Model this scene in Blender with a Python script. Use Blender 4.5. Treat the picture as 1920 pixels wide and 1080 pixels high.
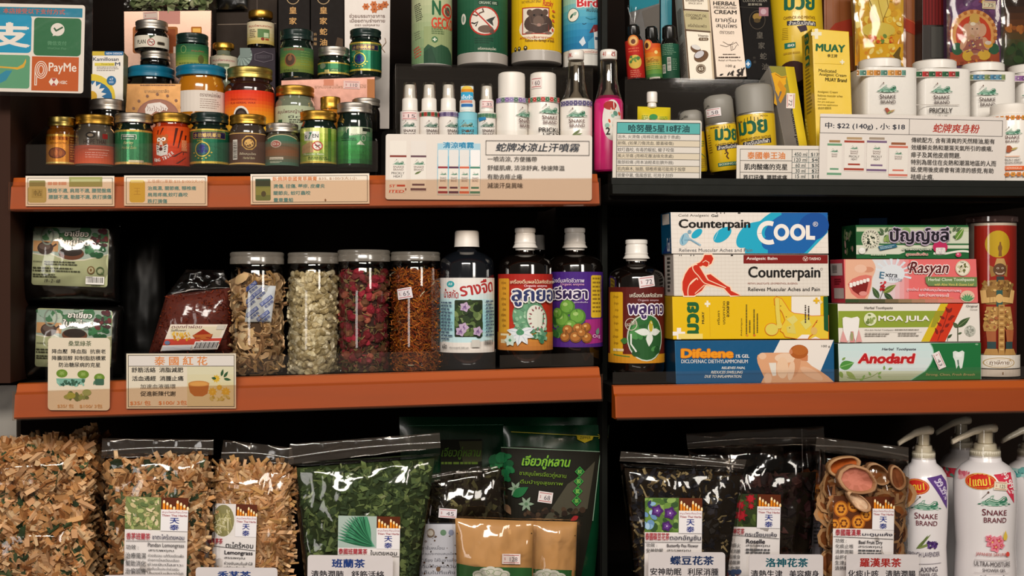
import bpy, bmesh, math, random
from mathutils import Vector, Matrix, noise, geometry
sc = bpy.context.scene
for o in list(bpy.data.objects): bpy.data.objects.remove(o)
COL = sc.collection
random.seed(7)
# ---------------------------------------------------------------- camera
F = 2350.0; YAW = math.radians(7.5); EYE = 1.45; DIST = 1.52
CAM = Vector((0, -DIST, EYE))
cam = bpy.data.cameras.new('camera'); cam.sensor_width = 36; cam.lens = 36*F/1920; cam.clip_start = .02; cam.clip_end = 60
camo = bpy.data.objects.new('camera', cam); COL.objects.link(camo)
camo.location = CAM; camo.rotation_euler = (math.pi/2, 0, -YAW); sc.camera = camo
# ---------------------------------------------------------------- world, lamps, exposure
w = bpy.data.worlds.new('world'); sc.world = w; w.use_nodes = True
bg = w.node_tree.nodes['Background']; bg.inputs[0].default_value = (1, .86, .72, 1); bg.inputs[1].default_value = .10
def lamp(name, loc, aim, sx, sy, power, col):
    l = bpy.data.lights.new(name, 'AREA'); l.shape = 'RECTANGLE'; l.size = sx; l.size_y = sy; l.energy = power; l.color = col
    o = bpy.data.objects.new(name, l); COL.objects.link(o); o.location = loc
    o.rotation_euler = (Vector(aim)-Vector(loc)).to_track_quat('-Z', 'Y').to_euler(); return o
lamp('ceiling_lamp_panel', (-.25, -2.5, 2.75), (.1, 0, 1.35), 1.7, .45, 92, (1, .93, .84))
lamp('ceiling_lamp_panel', (1.35, -2.4, 2.6), (.5, 0, 1.3), .5, .9, 30, (1, .92, .82))
lamp('shop_front_light', (-1.7, -2.7, 1.5), (.1, 0, 1.2), .6, 1.4, 18, (1, .95, .9))
vs = sc.view_settings; vs.view_transform = 'Standard'; vs.look = 'None'; vs.gamma = 1; vs.exposure = -.42
try: vs.use_curve_mapping = False
except Exception: pass
try:
    sc.cycles.transparent_max_bounces = 24; sc.cycles.sample_clamp_indirect = 4; sc.cycles.caustics_reflective = False; sc.cycles.caustics_refractive = False
except Exception: pass
# ---------------------------------------------------------------- photo pixel -> place
G = [0, 0, 1.0]
CR = {1:(0,0,4.8),2:(380,0,4.8),3:(740,0,4.8),4:(1120,0,4.8),5:(1520,0,4.8),6:(0,190,4.8),7:(380,190,4.8),8:(740,190,4.8),9:(1120,190,4.8),
 10:(1520,190,4.8),11:(0,400,4.8),12:(0,600,4.2667),13:(400,450,4.2667),14:(800,410,4.17),15:(800,580,4.17),16:(1230,390,5.483),17:(1230,540,5.483),
 18:(1550,390,5.189),19:(1550,550,5.189),20:(0,780,3.6),21:(380,780,3.6),22:(760,770,3.485),23:(1140,770,3.485),24:(1520,770,3.485),0:(0,0,1.0)}
def crop(i): G[:] = CR[i]
def gp(a, b): return G[0]+a/G[2], G[1]+b/G[2]
FW = Vector((math.sin(YAW), math.cos(YAW), 0)); RT = Vector((math.cos(YAW), -math.sin(YAW), 0))
def P(x, y, Y):                       # the point of the plane y=Y seen at photo pixel (x, y)
    d = FW*F + RT*(x-960) + Vector((0, 0, 540-y))
    return CAM + d*((Y-CAM.y)/d.y)
def S(x, Y):                          # metres per photo pixel there
    d = FW*F + RT*(x-960)
    return (Y-CAM.y)/d.y
# ---------------------------------------------------------------- colours and materials
def C(h):
    if not isinstance(h, str): return h
    r = []
    for i in (0, 2, 4):
        c = int(h[i:i+2], 16)/255; r.append(c/12.92 if c <= .04045 else ((c+.055)/1.055)**2.4)
    return tuple(r)
def mixc(a, b, t):
    a, b = C(a), C(b); return tuple(a[i]*(1-t)+b[i]*t for i in range(3))
MATS = {}
def node_mat(name):
    m = bpy.data.materials.new(name); m.use_nodes = True; nt = m.node_tree
    return m, nt, nt.nodes['Principled BSDF']
def mat(name, col='888888', rough=.5, metal=0, coat=0, bump=0, bscale=60, var=0, spec=.5, attr=False, stretch=None):
    if name in MATS: return MATS[name]
    m, nt, b = node_mat(name); N = nt.nodes.new; L = nt.links.new
    b.inputs['Roughness'].default_value = rough; b.inputs['Metallic'].default_value = metal
    b.inputs['Coat Weight'].default_value = coat; b.inputs['Coat Roughness'].default_value = .08; b.inputs['Specular IOR Level'].default_value = spec
    tc = N('ShaderNodeTexCoord'); mp = N('ShaderNodeMapping'); L(tc.outputs['Object'], mp.inputs[0])
    if stretch: mp.inputs['Scale'].default_value = stretch
    nz = N('ShaderNodeTexNoise'); nz.inputs['Scale'].default_value = bscale; nz.inputs['Detail'].default_value = 4; L(mp.outputs[0], nz.inputs['Vector'])
    mr = N('ShaderNodeMapRange'); L(nz.outputs['Fac'], mr.inputs[0]); mr.inputs[3].default_value = max(.02, rough-.06); mr.inputs[4].default_value = rough+.06
    L(mr.outputs[0], b.inputs['Roughness'])
    if attr:
        a = N('ShaderNodeAttribute'); a.attribute_name = 'Col'; L(a.outputs['Color'], b.inputs['Base Color'])
    elif var:
        cr = N('ShaderNodeMix'); cr.data_type = 'RGBA'; c = C(col)
        cr.inputs[6].default_value = (*[x*(1-var) for x in c], 1); cr.inputs[7].default_value = (*[min(1, x*(1+var)) for x in c], 1)
        L(nz.outputs['Fac'], cr.inputs[0]); L(cr.outputs[2], b.inputs['Base Color'])
    else: b.inputs['Base Color'].default_value = (*C(col), 1)
    if bump:
        bp = N('ShaderNodeBump'); bp.inputs['Strength'].default_value = bump; bp.inputs['Distance'].default_value = .002
        L(nz.outputs['Fac'], bp.inputs['Height']); L(bp.outputs[0], b.inputs['Normal'])
    MATS[name] = m; return m
def clear(name, tint='ffffff', lo=.04, hi=.55, rough=.06, bump=0, bscale=30, haze=0, hazecol='cccccc'):
    """thin clear plastic: light passes straight through, the surface mirrors at a slant"""
    if name in MATS: return MATS[name]
    m = bpy.data.materials.new(name); m.use_nodes = True; nt = m.node_tree; N = nt.nodes.new; L = nt.links.new
    for n in list(nt.nodes): nt.nodes.remove(n)
    out = N('ShaderNodeOutputMaterial'); tr = N('ShaderNodeBsdfTransparent'); tr.inputs[0].default_value = (*C(tint), 1)
    gl = N('ShaderNodeBsdfGlossy'); gl.inputs['Roughness'].default_value = rough; gl.inputs[0].default_value = (1, 1, 1, 1)
    lw = N('ShaderNodeLayerWeight'); lw.inputs[0].default_value = .35
    mr = N('ShaderNodeMapRange'); L(lw.outputs['Fresnel'], mr.inputs[0]); mr.inputs[3].default_value = lo; mr.inputs[4].default_value = hi
    base = tr
    if haze:
        df = N('ShaderNodeBsdfDiffuse'); df.inputs[0].default_value = (*C(hazecol), 1); mh = N('ShaderNodeMixShader'); mh.inputs[0].default_value = haze
        L(tr.outputs[0], mh.inputs[1]); L(df.outputs[0], mh.inputs[2]); base = mh
    mx = N('ShaderNodeMixShader'); L(mr.outputs[0], mx.inputs[0]); L(base.outputs[0], mx.inputs[1]); L(gl.outputs[0], mx.inputs[2]); L(mx.outputs[0], out.inputs[0])
    if bump:
        tc = N('ShaderNodeTexCoord'); nz = N('ShaderNodeTexNoise'); nz.inputs['Scale'].default_value = bscale; nz.inputs['Detail'].default_value = 3; nz.inputs['Distortion'].default_value = .6
        L(tc.outputs['Object'], nz.inputs['Vector']); bp = N('ShaderNodeBump'); bp.inputs['Strength'].default_value = bump; bp.inputs['Distance'].default_value = .01
        L(nz.outputs['Fac'], bp.inputs['Height']); L(bp.outputs[0], gl.inputs['Normal']); L(bp.outputs[0], lw.inputs['Normal'])
    MATS[name] = m; return m
PAPER = mat('printed_paper', rough=.6, attr=True, spec=.2, bscale=200)
GLOSS = mat('glossy_print', rough=.34, attr=True, coat=.08, spec=.35, bscale=150)
MATTB = mat('matt_black_print', rough=.6, attr=True, spec=.1, bscale=150)
FOILP = mat('metallic_print', rough=.28, attr=True, metal=.55, bscale=150)
CHIP = mat('dried_plant', rough=.75, attr=True, spec=.2, bscale=300, bump=.3)
GOLD = mat('gold_tin', 'd0a044', .36, 1, bscale=200)
BRASS = mat('pale_gold_tin', 'd8be6a', .36, 1, bscale=200)
SILV = mat('silver_tin', 'c8c0b6', .42, 1, bscale=200)
WHITE = mat('white_plastic', 'e8e2da', .35, coat=.2)
CLEAR = clear('clear_plastic', 'f4f2ee', .03, .5, .05)
ACRYL = clear('clear_acrylic', 'ffffff', .008, .45, .04, haze=.022, hazecol='a09488')
FILM = clear('cellophane', 'f7f5f2', .035, .6, .10, bump=.3, bscale=22)
SLEEVE = clear('card_sleeve', 'fdfcfa', .02, .4, .10, bump=.12, bscale=20)
# ---------------------------------------------------------------- meshes
def link(name, me, m, parent):
    o = bpy.data.objects.new(name, me); COL.objects.link(o)
    if m: me.materials.append(m)
    if parent: o.parent = parent
    return o
def mesh(name, vs_, fs, m, parent, cols=None, smooth=False):
    me = bpy.data.meshes.new(name); me.from_pydata([tuple(v) for v in vs_], [], fs); me.validate(clean_customdata=False)
    if cols is not None and len(cols) == len(me.polygons):
        a = me.color_attributes.new('Col', 'FLOAT_COLOR', 'CORNER'); buf = []
        for p in me.polygons: buf += [*cols[p.index], 1.0]*p.loop_total
        a.data.foreach_set('color', buf)
    if smooth: me.polygons.foreach_set('use_smooth', [True]*len(me.polygons))
    me.update(); return link(name, me, m, parent)
def props(o, label=None, cat=None, group=None, kind=None):
    for k, v in (('label', label), ('category', cat), ('group', group), ('kind', kind)):
        if v: o[k] = v
    return o
def empty(name, loc, label, cat, group=None):
    o = bpy.data.objects.new(name, None); COL.objects.link(o); o.location = loc; o.empty_display_size = .02
    return props(o, label, cat, group)
_gl = {}
def glyphs(txt, bold=0):
    k = (txt, bold)
    if k not in _gl:
        cu = bpy.data.curves.new('t', 'FONT'); cu.body = txt; cu.resolution_u = 3; cu.offset = bold*.02
        ob = bpy.data.objects.new('t', cu); me = ob.to_mesh(); me.calc_loop_triangles()
        vv = [(v.co.x, v.co.y) for v in me.vertices]; tt = [tuple(t.vertices) for t in me.loop_triangles]
        ob.to_mesh_clear(); bpy.data.objects.remove(ob); bpy.data.curves.remove(cu)
        xs = [v[0] for v in vv] or [0, 1]; ys = [v[1] for v in vv] or [0, 1]
        _gl[k] = (vv, tt, min(xs), max(xs), min(ys), max(ys))
    return _gl[k]
def clip(pts, a, s, keep):            # keep the side u<a (keep=-1) or u>a
    r = []; n = len(pts)
    for i in range(n):
        p, q = pts[i], pts[(i+1) % n]; ip, iq = (p[0]-a)*keep >= 0, (q[0]-a)*keep >= 0
        if ip: r.append(p)
        if ip != iq:
            t = (a-p[0])/(q[0]-p[0]); r.append((a, p[1]+(q[1]-p[1])*t))
    return r
class Art:
    """flat printing on one surface: everything is given in photo pixels of the current crop and laid on the surface by fn(u, v, h)"""
    def __init__(s, fn, step=0, lay=.00003, start=.00015, stepv=0): s.fn, s.step, s.lay, s.h, s.stepv = fn, step, lay, start, stepv; s.v, s.f, s.c = [], [], []; s.rot = None; s.clipu = s.clipv = None
    def _emit(s, pts, col):
        if s.clipu:
            pts = clip(pts, s.clipu[0], 0, 1)
            if len(pts) > 2: pts = clip(pts, s.clipu[1], 0, -1)
            if len(pts) < 3: return
        if s.clipv:
            q = clip([(b, a) for a, b in pts], s.clipv[0], 0, 1)
            if len(q) > 2: q = clip(q, s.clipv[1], 0, -1)
            if len(q) < 3: return
            pts = [(b, a) for a, b in q]
        if s.step:
            us = [p[0] for p in pts]; k0, k1 = math.floor(min(us)/s.step), math.floor(max(us)/s.step)
            if k1 > k0:
                for k in range(k0, k1+1):
                    q = pts
                    if k > k0: q = clip(q, k*s.step, 0, 1)
                    if k < k1 and len(q) > 2: q = clip(q, (k+1)*s.step, 0, -1)
                    if len(q) > 2: s._raw(q, col)
                return
        s._raw(pts, col)
    def _raw(s, pts, col):
        if s.stepv:
            w_ = s.stepv; k0, k1 = math.floor(min(p[1] for p in pts)/w_), math.floor(max(p[1] for p in pts)/w_); sw = [(b, a) for a, b in pts]
            for k in range(k0, k1+1):
                q = sw
                if k > k0: q = clip(q, k*w_, 0, 1)
                if k < k1 and len(q) > 2: q = clip(q, (k+1)*w_, 0, -1)
                if len(q) > 2: s._put([(b, a) for a, b in q], col)
        else: s._put(pts, col)
    def _put(s, pts, col):
        i = len(s.v); s.v += [s.fn(u, v, s.h) for u, v in pts]
        s.f.append(tuple(range(i, i+len(pts)))); s.c.append(col)
    def raw(s, pts, col, convex=True):      # photo px
        if s.rot:
            cx, cy, a = s.rot; ca, sa = math.cos(a), math.sin(a)
            pts = [(cx+(x-cx)*ca-(y-cy)*sa, cy+(x-cx)*sa+(y-cy)*ca) for x, y in pts]
        ar = sum(pts[i-1][0]*pts[i][1]-pts[i][0]*pts[i-1][1] for i in range(len(pts)))
        if ar > 0: pts = pts[::-1]
        col = C(col)
        if convex: s._emit(pts, col)
        else:
            for t in geometry.tessellate_polygon([[Vector((x, y, 0)) for x, y in pts]]): 
                q = [pts[i] for i in t]
                if sum(q[i-1][0]*q[i][1]-q[i][0]*q[i-1][1] for i in range(3)) > 0: q = q[::-1]
                s._emit(q, col)
    def box(s, x0, y0, x1, y1): (a, b), (c, d) = gp(x0, y0), gp(x1, y1); s.clipu, s.clipv = (a, c), (b, d)
    def unbox(s): s.clipu = s.clipv = None
    def up(s): s.h += s.lay
    def poly(s, pts, col): s.up(); s.raw([gp(*p) for p in pts], col, len(pts) < 4); return s
    def rect(s, x0, y0, x1, y1, col, r=0):
        s.up()
        if r:
            pts = []
            for cx, cy, a0 in ((x1-r, y0+r, -90), (x1-r, y1-r, 0), (x0+r, y1-r, 90), (x0+r, y0+r, 180)):
                for k in range(5):
                    a = math.radians(a0+k*22.5); pts.append((cx+r*math.cos(a), cy+r*math.sin(a)))
        else: pts = [(x0, y0), (x1, y0), (x1, y1), (x0, y1)]
        s.raw([gp(*p) for p in pts], col); return s
    def ell(s, cx, cy, rx, ry, col, rot=0, n=22):
        s.up(); a = math.radians(rot); pts = []
        for k in range(n):
            t = 2*math.pi*k/n; x, y = rx*math.cos(t), ry*math.sin(t); pts.append(gp(cx+x*math.cos(a)-y*math.sin(a), cy+x*math.sin(a)+y*math.cos(a)))
        s.raw(pts, col); return s
    def line(s, pts, wd, col, closed=False, nolift=False):
        if not nolift: s.up()
        pts = [gp(*p) for p in pts]; wd = wd/G[2]/2; n = len(pts); rng = range(n if closed else n-1); L = []
        for i in range(n):                               # mitred outline, so that no joint is doubled
            a = pts[i-1] if (i or closed) else pts[i]; b = pts[(i+1) % n] if (i < n-1 or closed) else pts[i]; c = pts[i]
            d1 = (c[0]-a[0], c[1]-a[1]); d2 = (b[0]-c[0], b[1]-c[1]); l1 = math.hypot(*d1); l2 = math.hypot(*d2)
            if l1 < 1e-6: d1, l1 = d2, l2
            if l2 < 1e-6: d2, l2 = d1, l1
            n1 = (-d1[1]/l1, d1[0]/l1); n2 = (-d2[1]/l2, d2[0]/l2); mx, my = n1[0]+n2[0], n1[1]+n2[1]; q = max(.5, (mx*mx+my*my)/2)
            L.append((mx/q*wd, my/q*wd))
        for i in rng:
            j = (i+1) % n; a, b = pts[i], pts[j]; p, q = L[i], L[j]
            s.raw([(a[0]+p[0], a[1]+p[1]), (b[0]+q[0], b[1]+q[1]), (b[0]-q[0], b[1]-q[1]), (a[0]-p[0], a[1]-p[1])], col)
        return s
    def ring(s, cx, cy, rx, ry, wd, col, n=24): return s.line([(cx+rx*math.cos(2*math.pi*k/n), cy+ry*math.sin(2*math.pi*k/n)) for k in range(n)], wd, col, True)
    def frame(s, x0, y0, x1, y1, wd, col): return s.line([(x0, y0), (x1, y0), (x1, y1), (x0, y1)], wd, col, True)
    def grad(s, x0, y0, x1, y1, cols, n=10, horiz=False):
        s.up(); m = len(cols)-1
        for k in range(n):
            t = (k+.5)/n*m; i = min(int(t), m-1); c = mixc(cols[i], cols[i+1], t-i)
            if horiz: q = (x0+(x1-x0)*k/n, y0, x0+(x1-x0)*(k+1)/n, y1)
            else: q = (x0, y0+(y1-y0)*k/n, x1, y0+(y1-y0)*(k+1)/n)
            s.raw([gp(q[0], q[1]), gp(q[2], q[1]), gp(q[2], q[3]), gp(q[0], q[3])], c)
        return s
    def t(s, txt, x0, y0, x1, y1, col, b=0, sh=0, rot=0, edge=None, ew=1.6):
        """lettering whose ink fills the box; edge = outline colour"""
        if edge: s._txt(txt, x0, y0, x1, y1, edge, b+ew, sh, rot, b)
        return s._txt(txt, x0, y0, x1, y1, col, b, sh, rot, b)
    def _txt(s, txt, x0, y0, x1, y1, col, b, sh, rot, fitb):
        s.up(); vv, tt, a0, a1, b0, b1 = glyphs(txt)
        cx, cy = (x0+x1)/2, (y0+y1)/2; ca, sa = math.cos(math.radians(rot)), math.sin(math.radians(rot)); pp = []
        kx, ky = 1/max(1e-6, a1-a0), 1/max(1e-6, b1-b0); e = fitb*.016                      # stroke growth in em
        W, H = (x1-x0), (y1-y0); W -= 2*e*kx*W; H -= 2*e*ky*H; sk = sh*H; d = b*.016; dx, dy = d*kx*(W-abs(sk)), d*ky*H
        for x, y in vv:
            f = (y-b0)*ky; pp.append((-W/2+(x-a0)*kx*(W-abs(sk)) + (sk*f if sk > 0 else 0), H/2-f*H))
        sh_ = [(0, 0)] if b < .3 else [(-dx, 0), (dx, 0), (0, -dy*.6), (0, dy*.6)] if b < 3.2 else [(dx*math.cos(k*math.pi/4), dy*math.sin(k*math.pi/4)) for k in range(8)]
        if .3 <= b < .9: sh_ = sh_[:2]
        for ox, oy in sh_:
            s.h += 4e-6; q = [gp(cx+(u+ox)*ca-(v+oy)*sa, cy+(u+ox)*sa+(v+oy)*ca) for u, v in pp]
            for t in tt: s.raw([q[i] for i in t], col)
        return s
    def micro(s, x0, y0, x1, y1, rows, col, seed=1, fill=.55, rot=0):
        """print too small to read: short dashes"""
        s.up(); R = random.Random(seed); h = (y1-y0)/rows; ca, sa = math.cos(math.radians(rot)), math.sin(math.radians(rot)); mx, my = (x0+x1)/2, (y0+y1)/2
        for k in range(rows):
            x = x0; y = y0+k*h; end = x1-(x1-x0)*R.uniform(0, .3)
            while x < end:
                w_ = h*R.uniform(.5, 1.6); q = []
                for a, b_ in ((x, y), (min(x+w_, end), y), (min(x+w_, end), y+h*fill), (x, y+h*fill)):
                    q.append(gp(mx+(a-mx)*ca-(b_-my)*sa, my+(a-mx)*sa+(b_-my)*ca))
                s.raw(q, col); x += w_+h*R.uniform(.12, .35)
        return s
    def blobs(s, x0, y0, x1, y1, n, r0, r1, cols, seed=1, asp=(.5, 1), inell=False):
        R = random.Random(seed)
        for k in range(n):
            x, y = R.uniform(x0, x1), R.uniform(y0, y1)
            if inell and ((x-(x0+x1)/2)/((x1-x0)/2))**2+((y-(y0+y1)/2)/((y1-y0)/2))**2 > 1: continue
            r = R.uniform(r0, r1); s.ell(x, y, r, r*R.uniform(*asp), R.choice(cols), R.uniform(0, 180), 9)
        return s
    def cross(s, x0, y0, x1, y1, col):
        a, b = (x1-x0)*.33, (y1-y0)*.33
        return s.poly([(x0+a, y0), (x1-a, y0), (x1-a, y0+b), (x1, y0+b), (x1, y1-b), (x1-a, y1-b), (x1-a, y1), (x0+a, y1), (x0+a, y1-b), (x0, y1-b), (x0, y0+b), (x0+a, y0+b)], col)
    def leaf(s, x, y, ln, wd, rot, col, vein=None):
        a = math.radians(rot); pts = []
        for k in range(9):
            t = k/8; pts.append((t*ln, math.sin(math.pi*t**.8)*wd/2))
        for k in range(7, 0, -1):
            t = k/8; pts.append((t*ln, -math.sin(math.pi*t**.8)*wd/2))
        s.poly([(x+p*math.cos(a)-q*math.sin(a), y+p*math.sin(a)+q*math.cos(a)) for p, q in pts], col)
        if vein: s.line([(x, y), (x+ln*.95*math.cos(a), y+ln*.95*math.sin(a))], wd*.08+.6, vein)
        return s
    def flower(s, x, y, r, col, mid, n=5, wd=.75, rot=0):
        for k in range(n): s.leaf(x, y, r, r*wd, rot+360*k/n, col)
        return s.ell(x, y, r*.22, r*.22, mid)
    def bars(s, x0, y0, x1, y1, seed=3, bg='f2eee8', vert=False):
        if bg: s.rect(x0, y0, x1, y1, bg)
        s.up(); R = random.Random(seed); a, b = (y0, y1) if vert else (x0, x1); m = (b-a)*.06; p = a+m
        while p < b-m:
            w_ = (b-a)*R.choice((.015, .025, .04)); e = min(p+w_, b-m)
            q = (x0+(x1-x0)*.08, p, x1-(x1-x0)*.08, e) if vert else (p, y0+(y1-y0)*.08, e, y1-(y1-y0)*.2)
            s.raw([gp(q[0], q[1]), gp(q[2], q[1]), gp(q[2], q[3]), gp(q[0], q[3])], '1c1814'); p += w_+(b-a)*R.choice((.015, .03))
        return s
    def done(s, name, parent, m=None):
        return mesh(name, s.v, s.f, m or PAPER, parent, s.c)
# ---------------------------------------------------------------- round things
class Round:
    """a turned thing standing at photo pixel cx with its axis in the plane y=Yc; profiles and printing in pixels"""
    def __init__(s, name, label, cat, cx, yb, rmax, Yc, group=None, tilt=0):
        s.cx, s.yb = gp(cx, yb); s.Yc = Yc; s.k = S(s.cx, Yc); r = rmax/G[2]*s.k
        s.Yf = Yc-r*.9; p = P(s.cx, s.yb, s.Yf); ax = P(s.cx, 540, Yc); s.root = empty(name, (ax.x, Yc, p.z), label, cat, group)
        s.z0 = p.z; s.face = math.atan2(ax.x-CAM.x, ax.y-CAM.y)   # printing faces the camera's side
        s.kz = S(s.cx, s.Yf)
        if tilt: s.root.rotation_euler[1] = math.radians(tilt)
    def z(s, y): return (s.yb-y)*s.kz
    def lathe(s, name, prof, m, knurl=(), seg=40, cols=None, sq=None, parent=None, smooth=True):
        pr = [(r/G[2]*s.k, s.z(gp(0, y)[1])) for r, y in prof]
        vv, ff, cc = [], [], []
        for i, (r, z) in enumerate(pr):
            for k in range(seg):
                a = 2*math.pi*k/seg; rr = r*(1-.016*(k % 2)) if i in knurl else r; c_, s_ = math.cos(a), math.sin(a)
                if sq:
                    e = (abs(c_)**sq+abs(s_)**sq)**(-1/sq); c_, s_ = c_*e, s_*e
                vv.append((rr*c_, rr*s_, z))
        for i in range(len(pr)-1):
            for k in range(seg):
                k2 = (k+1) % seg; ff.append((i*seg+k2, i*seg+k, (i+1)*seg+k, (i+1)*seg+k2)); cc.append(C(cols[i]) if cols else None)
        up = pr[0][1] > pr[-1][1]
        if pr[0][0] > 1e-6: ff.append(tuple(range(seg)) if up else tuple(reversed(range(seg)))); cc.append(C(cols[0]) if cols else None)
        if pr[-1][0] > 1e-6:
            b = (len(pr)-1)*seg; q = tuple(range(b, b+seg)); ff.append(q[::-1] if up else q); cc.append(C(cols[-1]) if cols else None)
        o = mesh(name, vv, ff, m, parent or s.root, cc if cols else None, smooth)
        if smooth:
            for p in o.data.polygons:
                if len(p.vertices) > 4: p.use_smooth = False
            try: o.data.set_sharp_from_angle(angle=math.radians(38))
            except Exception: pass
        return o
    def art(s, r, r2=None, turn=0):
        """printing wrapped round radius r (pixels); r2 = radius at a given pixel height"""
        R = r/G[2]; fx = s.face+math.radians(turn)
        def fn(u, v, h):
            rr = R if r2 is None else r2(v); a = fx+(u-s.cx)/R; q = rr*s.k+h
            return (q*math.sin(a)*1.0, -q*math.cos(a), s.z(v))
        fx = -s.face+math.radians(turn)
        A = Art(fn, step=R*.16); A.R = R; A.cx = s.cx; A.clipu = (s.cx-R*1.75, s.cx+R*1.75); return A
def band(A, y0, y1, col, arc=1.7):
    x0, x1 = A.cx-A.R*arc, A.cx+A.R*arc; y0, y1 = gp(0, y0)[1], gp(0, y1)[1]; A.up(); A.raw([(x0, y0), (x1, y0), (x1, y1), (x0, y1)], col); return A
def bandg(A, y0, y1, cols, n=10, arc=1.7):
    for k in range(n):
        t = (k+.5)/n*(len(cols)-1); i = min(int(t), len(cols)-2); A.h -= A.lay if k else 0
        band(A, y0+(y1-y0)*k/n, y0+(y1-y0)*(k+1)/n, mixc(cols[i], cols[i+1], t-i), arc)
    return A
def jar(label, cx, yt, yb, lw, bw, lh, Yc, lid, body, group='balm jars', neck=None, name='balm_jar', bodyname='glass_body', cat='jar', shoulder=1.0):
    r = max(lw, bw)/2; J = Round(name, label, cat, cx, yb, r, Yc, group); l, b = lw/2, bw/2; nk = neck if neck is not None else l*.88; u = lw/16
    y1 = yt+lh
    J.lathe('lid', [(0, yt), (l*.93, yt), (l, yt+u*.45), (l, yt+lh*.42), (l*.975, yt+lh*.48), (l*.975, yt+lh*.62), (l*1.0, yt+lh*.68), (l*1.0, yt+lh*.95), (l*.97, y1), (l*.8, y1)], lid, knurl=(2, 3), seg=72)
    h = yb-y1; sd = min(h*.22, lw*.2)*shoulder
    J.lathe('glass_body' if bodyname is None else bodyname, [(nk*.9, y1-u*.4), (nk, y1), (nk, y1+sd*.35), (nk+(b-nk)*.55, y1+sd*.6), (b*.985, y1+sd*.9), (b, y1+sd*1.25), (b, yb-u*1.2), (b*.96, yb-u*.35), (b*.85, yb), (0, yb)], body)
    J.b = b; J.y1 = y1+sd*1.25; return J
# ---------------------------------------------------------------- flat things
def flat(root, Y, Yt=None, yt=0, yb=1, lift=0):
    o = root.location.copy()
    def fn(u, v, h):
        y = Y if Yt is None else Y+(Yt-Y)*(yb-v)/(yb-yt)
        p = P(u, v, y-h-lift); return p-o
    return Art(fn)
class Box:
    """a carton: the front face given by its four photo corners in the plane y=Y, going back by depth"""
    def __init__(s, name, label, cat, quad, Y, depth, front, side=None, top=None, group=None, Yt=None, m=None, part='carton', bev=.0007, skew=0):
        q = [gp(*p) for p in quad]; s.yt, s.yb = min(q[0][1], q[1][1]), max(q[2][1], q[3][1]); s.Y, s.Yt = Y, Yt
        yy = [Yt if Yt is not None else Y]*2+[Y]*2; f = [P(*q[i], yy[i]) for i in range(4)]
        c = (f[2]+f[3])/2; s.root = empty(name, (c.x, Y+depth/2, min(f[2].z, f[3].z)), label, cat, group); o = s.root.location.copy()
        up = ((f[0]+f[1])-(f[2]+f[3])).normalized(); rt = (f[1]-f[0]).normalized(); back = rt.cross(up); back = -back if back.y < 0 else back
        back = back*depth+rt*skew; bm = bmesh.new()
        v = [bm.verts.new(p-o) for p in f]+[bm.verts.new(p+back-o) for p in f]
        for t in ((3, 2, 1, 0), (4, 5, 6, 7), (0, 1, 5, 4), (2, 3, 7, 6), (1, 2, 6, 5), (3, 0, 4, 7)): bm.faces.new([v[i] for i in t])
        bmesh.ops.recalc_face_normals(bm, faces=bm.faces)
        if bev: bmesh.ops.bevel(bm, geom=list(bm.edges), offset=bev, segments=2, affect='EDGES', profile=.5)
        me = bpy.data.meshes.new(part); bm.to_mesh(me); bm.free()
        a = me.color_attributes.new('Col', 'FLOAT_COLOR', 'CORNER'); buf = []
        side, top = side or front, top or side or front
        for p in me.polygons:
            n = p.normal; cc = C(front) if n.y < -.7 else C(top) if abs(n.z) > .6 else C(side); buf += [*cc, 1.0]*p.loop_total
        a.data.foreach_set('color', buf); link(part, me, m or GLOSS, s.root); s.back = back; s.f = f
    def art(s, lift=0): return flat(s.root, s.Y, s.Yt, s.yt, s.yb, lift)
    def side_art(s):           # printing on the left face: u 0..1 front to back, v photo pixels (uses crop 0 numbers: x = u*100)
        o = s.root.location.copy(); f, b = s.f, s.back; q = (b.cross(f[0]-f[3])).normalized(); q = -q if q.x > 0 else q
        def fn(u, v, h):
            t = (v-s.yt)/(s.yb-s.yt); p = f[0]+(f[3]-f[0])*t+b*(1-u/100); return p+q*h-o
        return Art(fn)
def tag(parent_art, root, x0, y0, x1, y1, num, rot=0, tint='efdcd8', lift=.0004, name='price_tag'):
    """a small price sticker stuck on its thing"""
    A = parent_art; A.h = max(A.h, .0003)+lift; cx, cy = gp((x0+x1)/2, (y0+y1)/2); A.rot = (cx, cy, math.radians(rot))
    A.rect(x0, y0, x1, y1, tint); w_, h_ = x1-x0, y1-y0
    A.line([(x0+w_*.08, y0+h_*.14), (x1-w_*.08, y0+h_*.14)], h_*.06, 'b04a4a'); A.line([(x0+w_*.08, y1-h_*.14), (x1-w_*.08, y1-h_*.14)], h_*.06, 'b04a4a')
    A.t('$', x0+w_*.12, y0+h_*.35, x0+w_*.2, y0+h_*.65, 'b05a5a')
    if num: A.t(num, x0+w_*.42, y0+h_*.32, x1-w_*.16, y1-h_*.26, '5a5058')
    return A.done(name, root)
def sheet(name, quad, Y, m, root, thick=.0006, Yt=None, part=True):
    """a thin plate with real thickness: quad in photo corners"""
    q = [gp(*p) for p in quad]; yy = [Yt if Yt is not None else Y]*2+[Y]*2; o = root.location.copy() if root else Vector()
    f = [P(*q[i], yy[i])-o for i in range(4)]; b = [p+Vector((0, thick, 0)) for p in f]
    return mesh(name, f+b, [(3, 2, 1, 0), (4, 5, 6, 7), (0, 1, 5, 4), (2, 3, 7, 6), (1, 2, 6, 5), (3, 0, 4, 7)], m, root)
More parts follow.
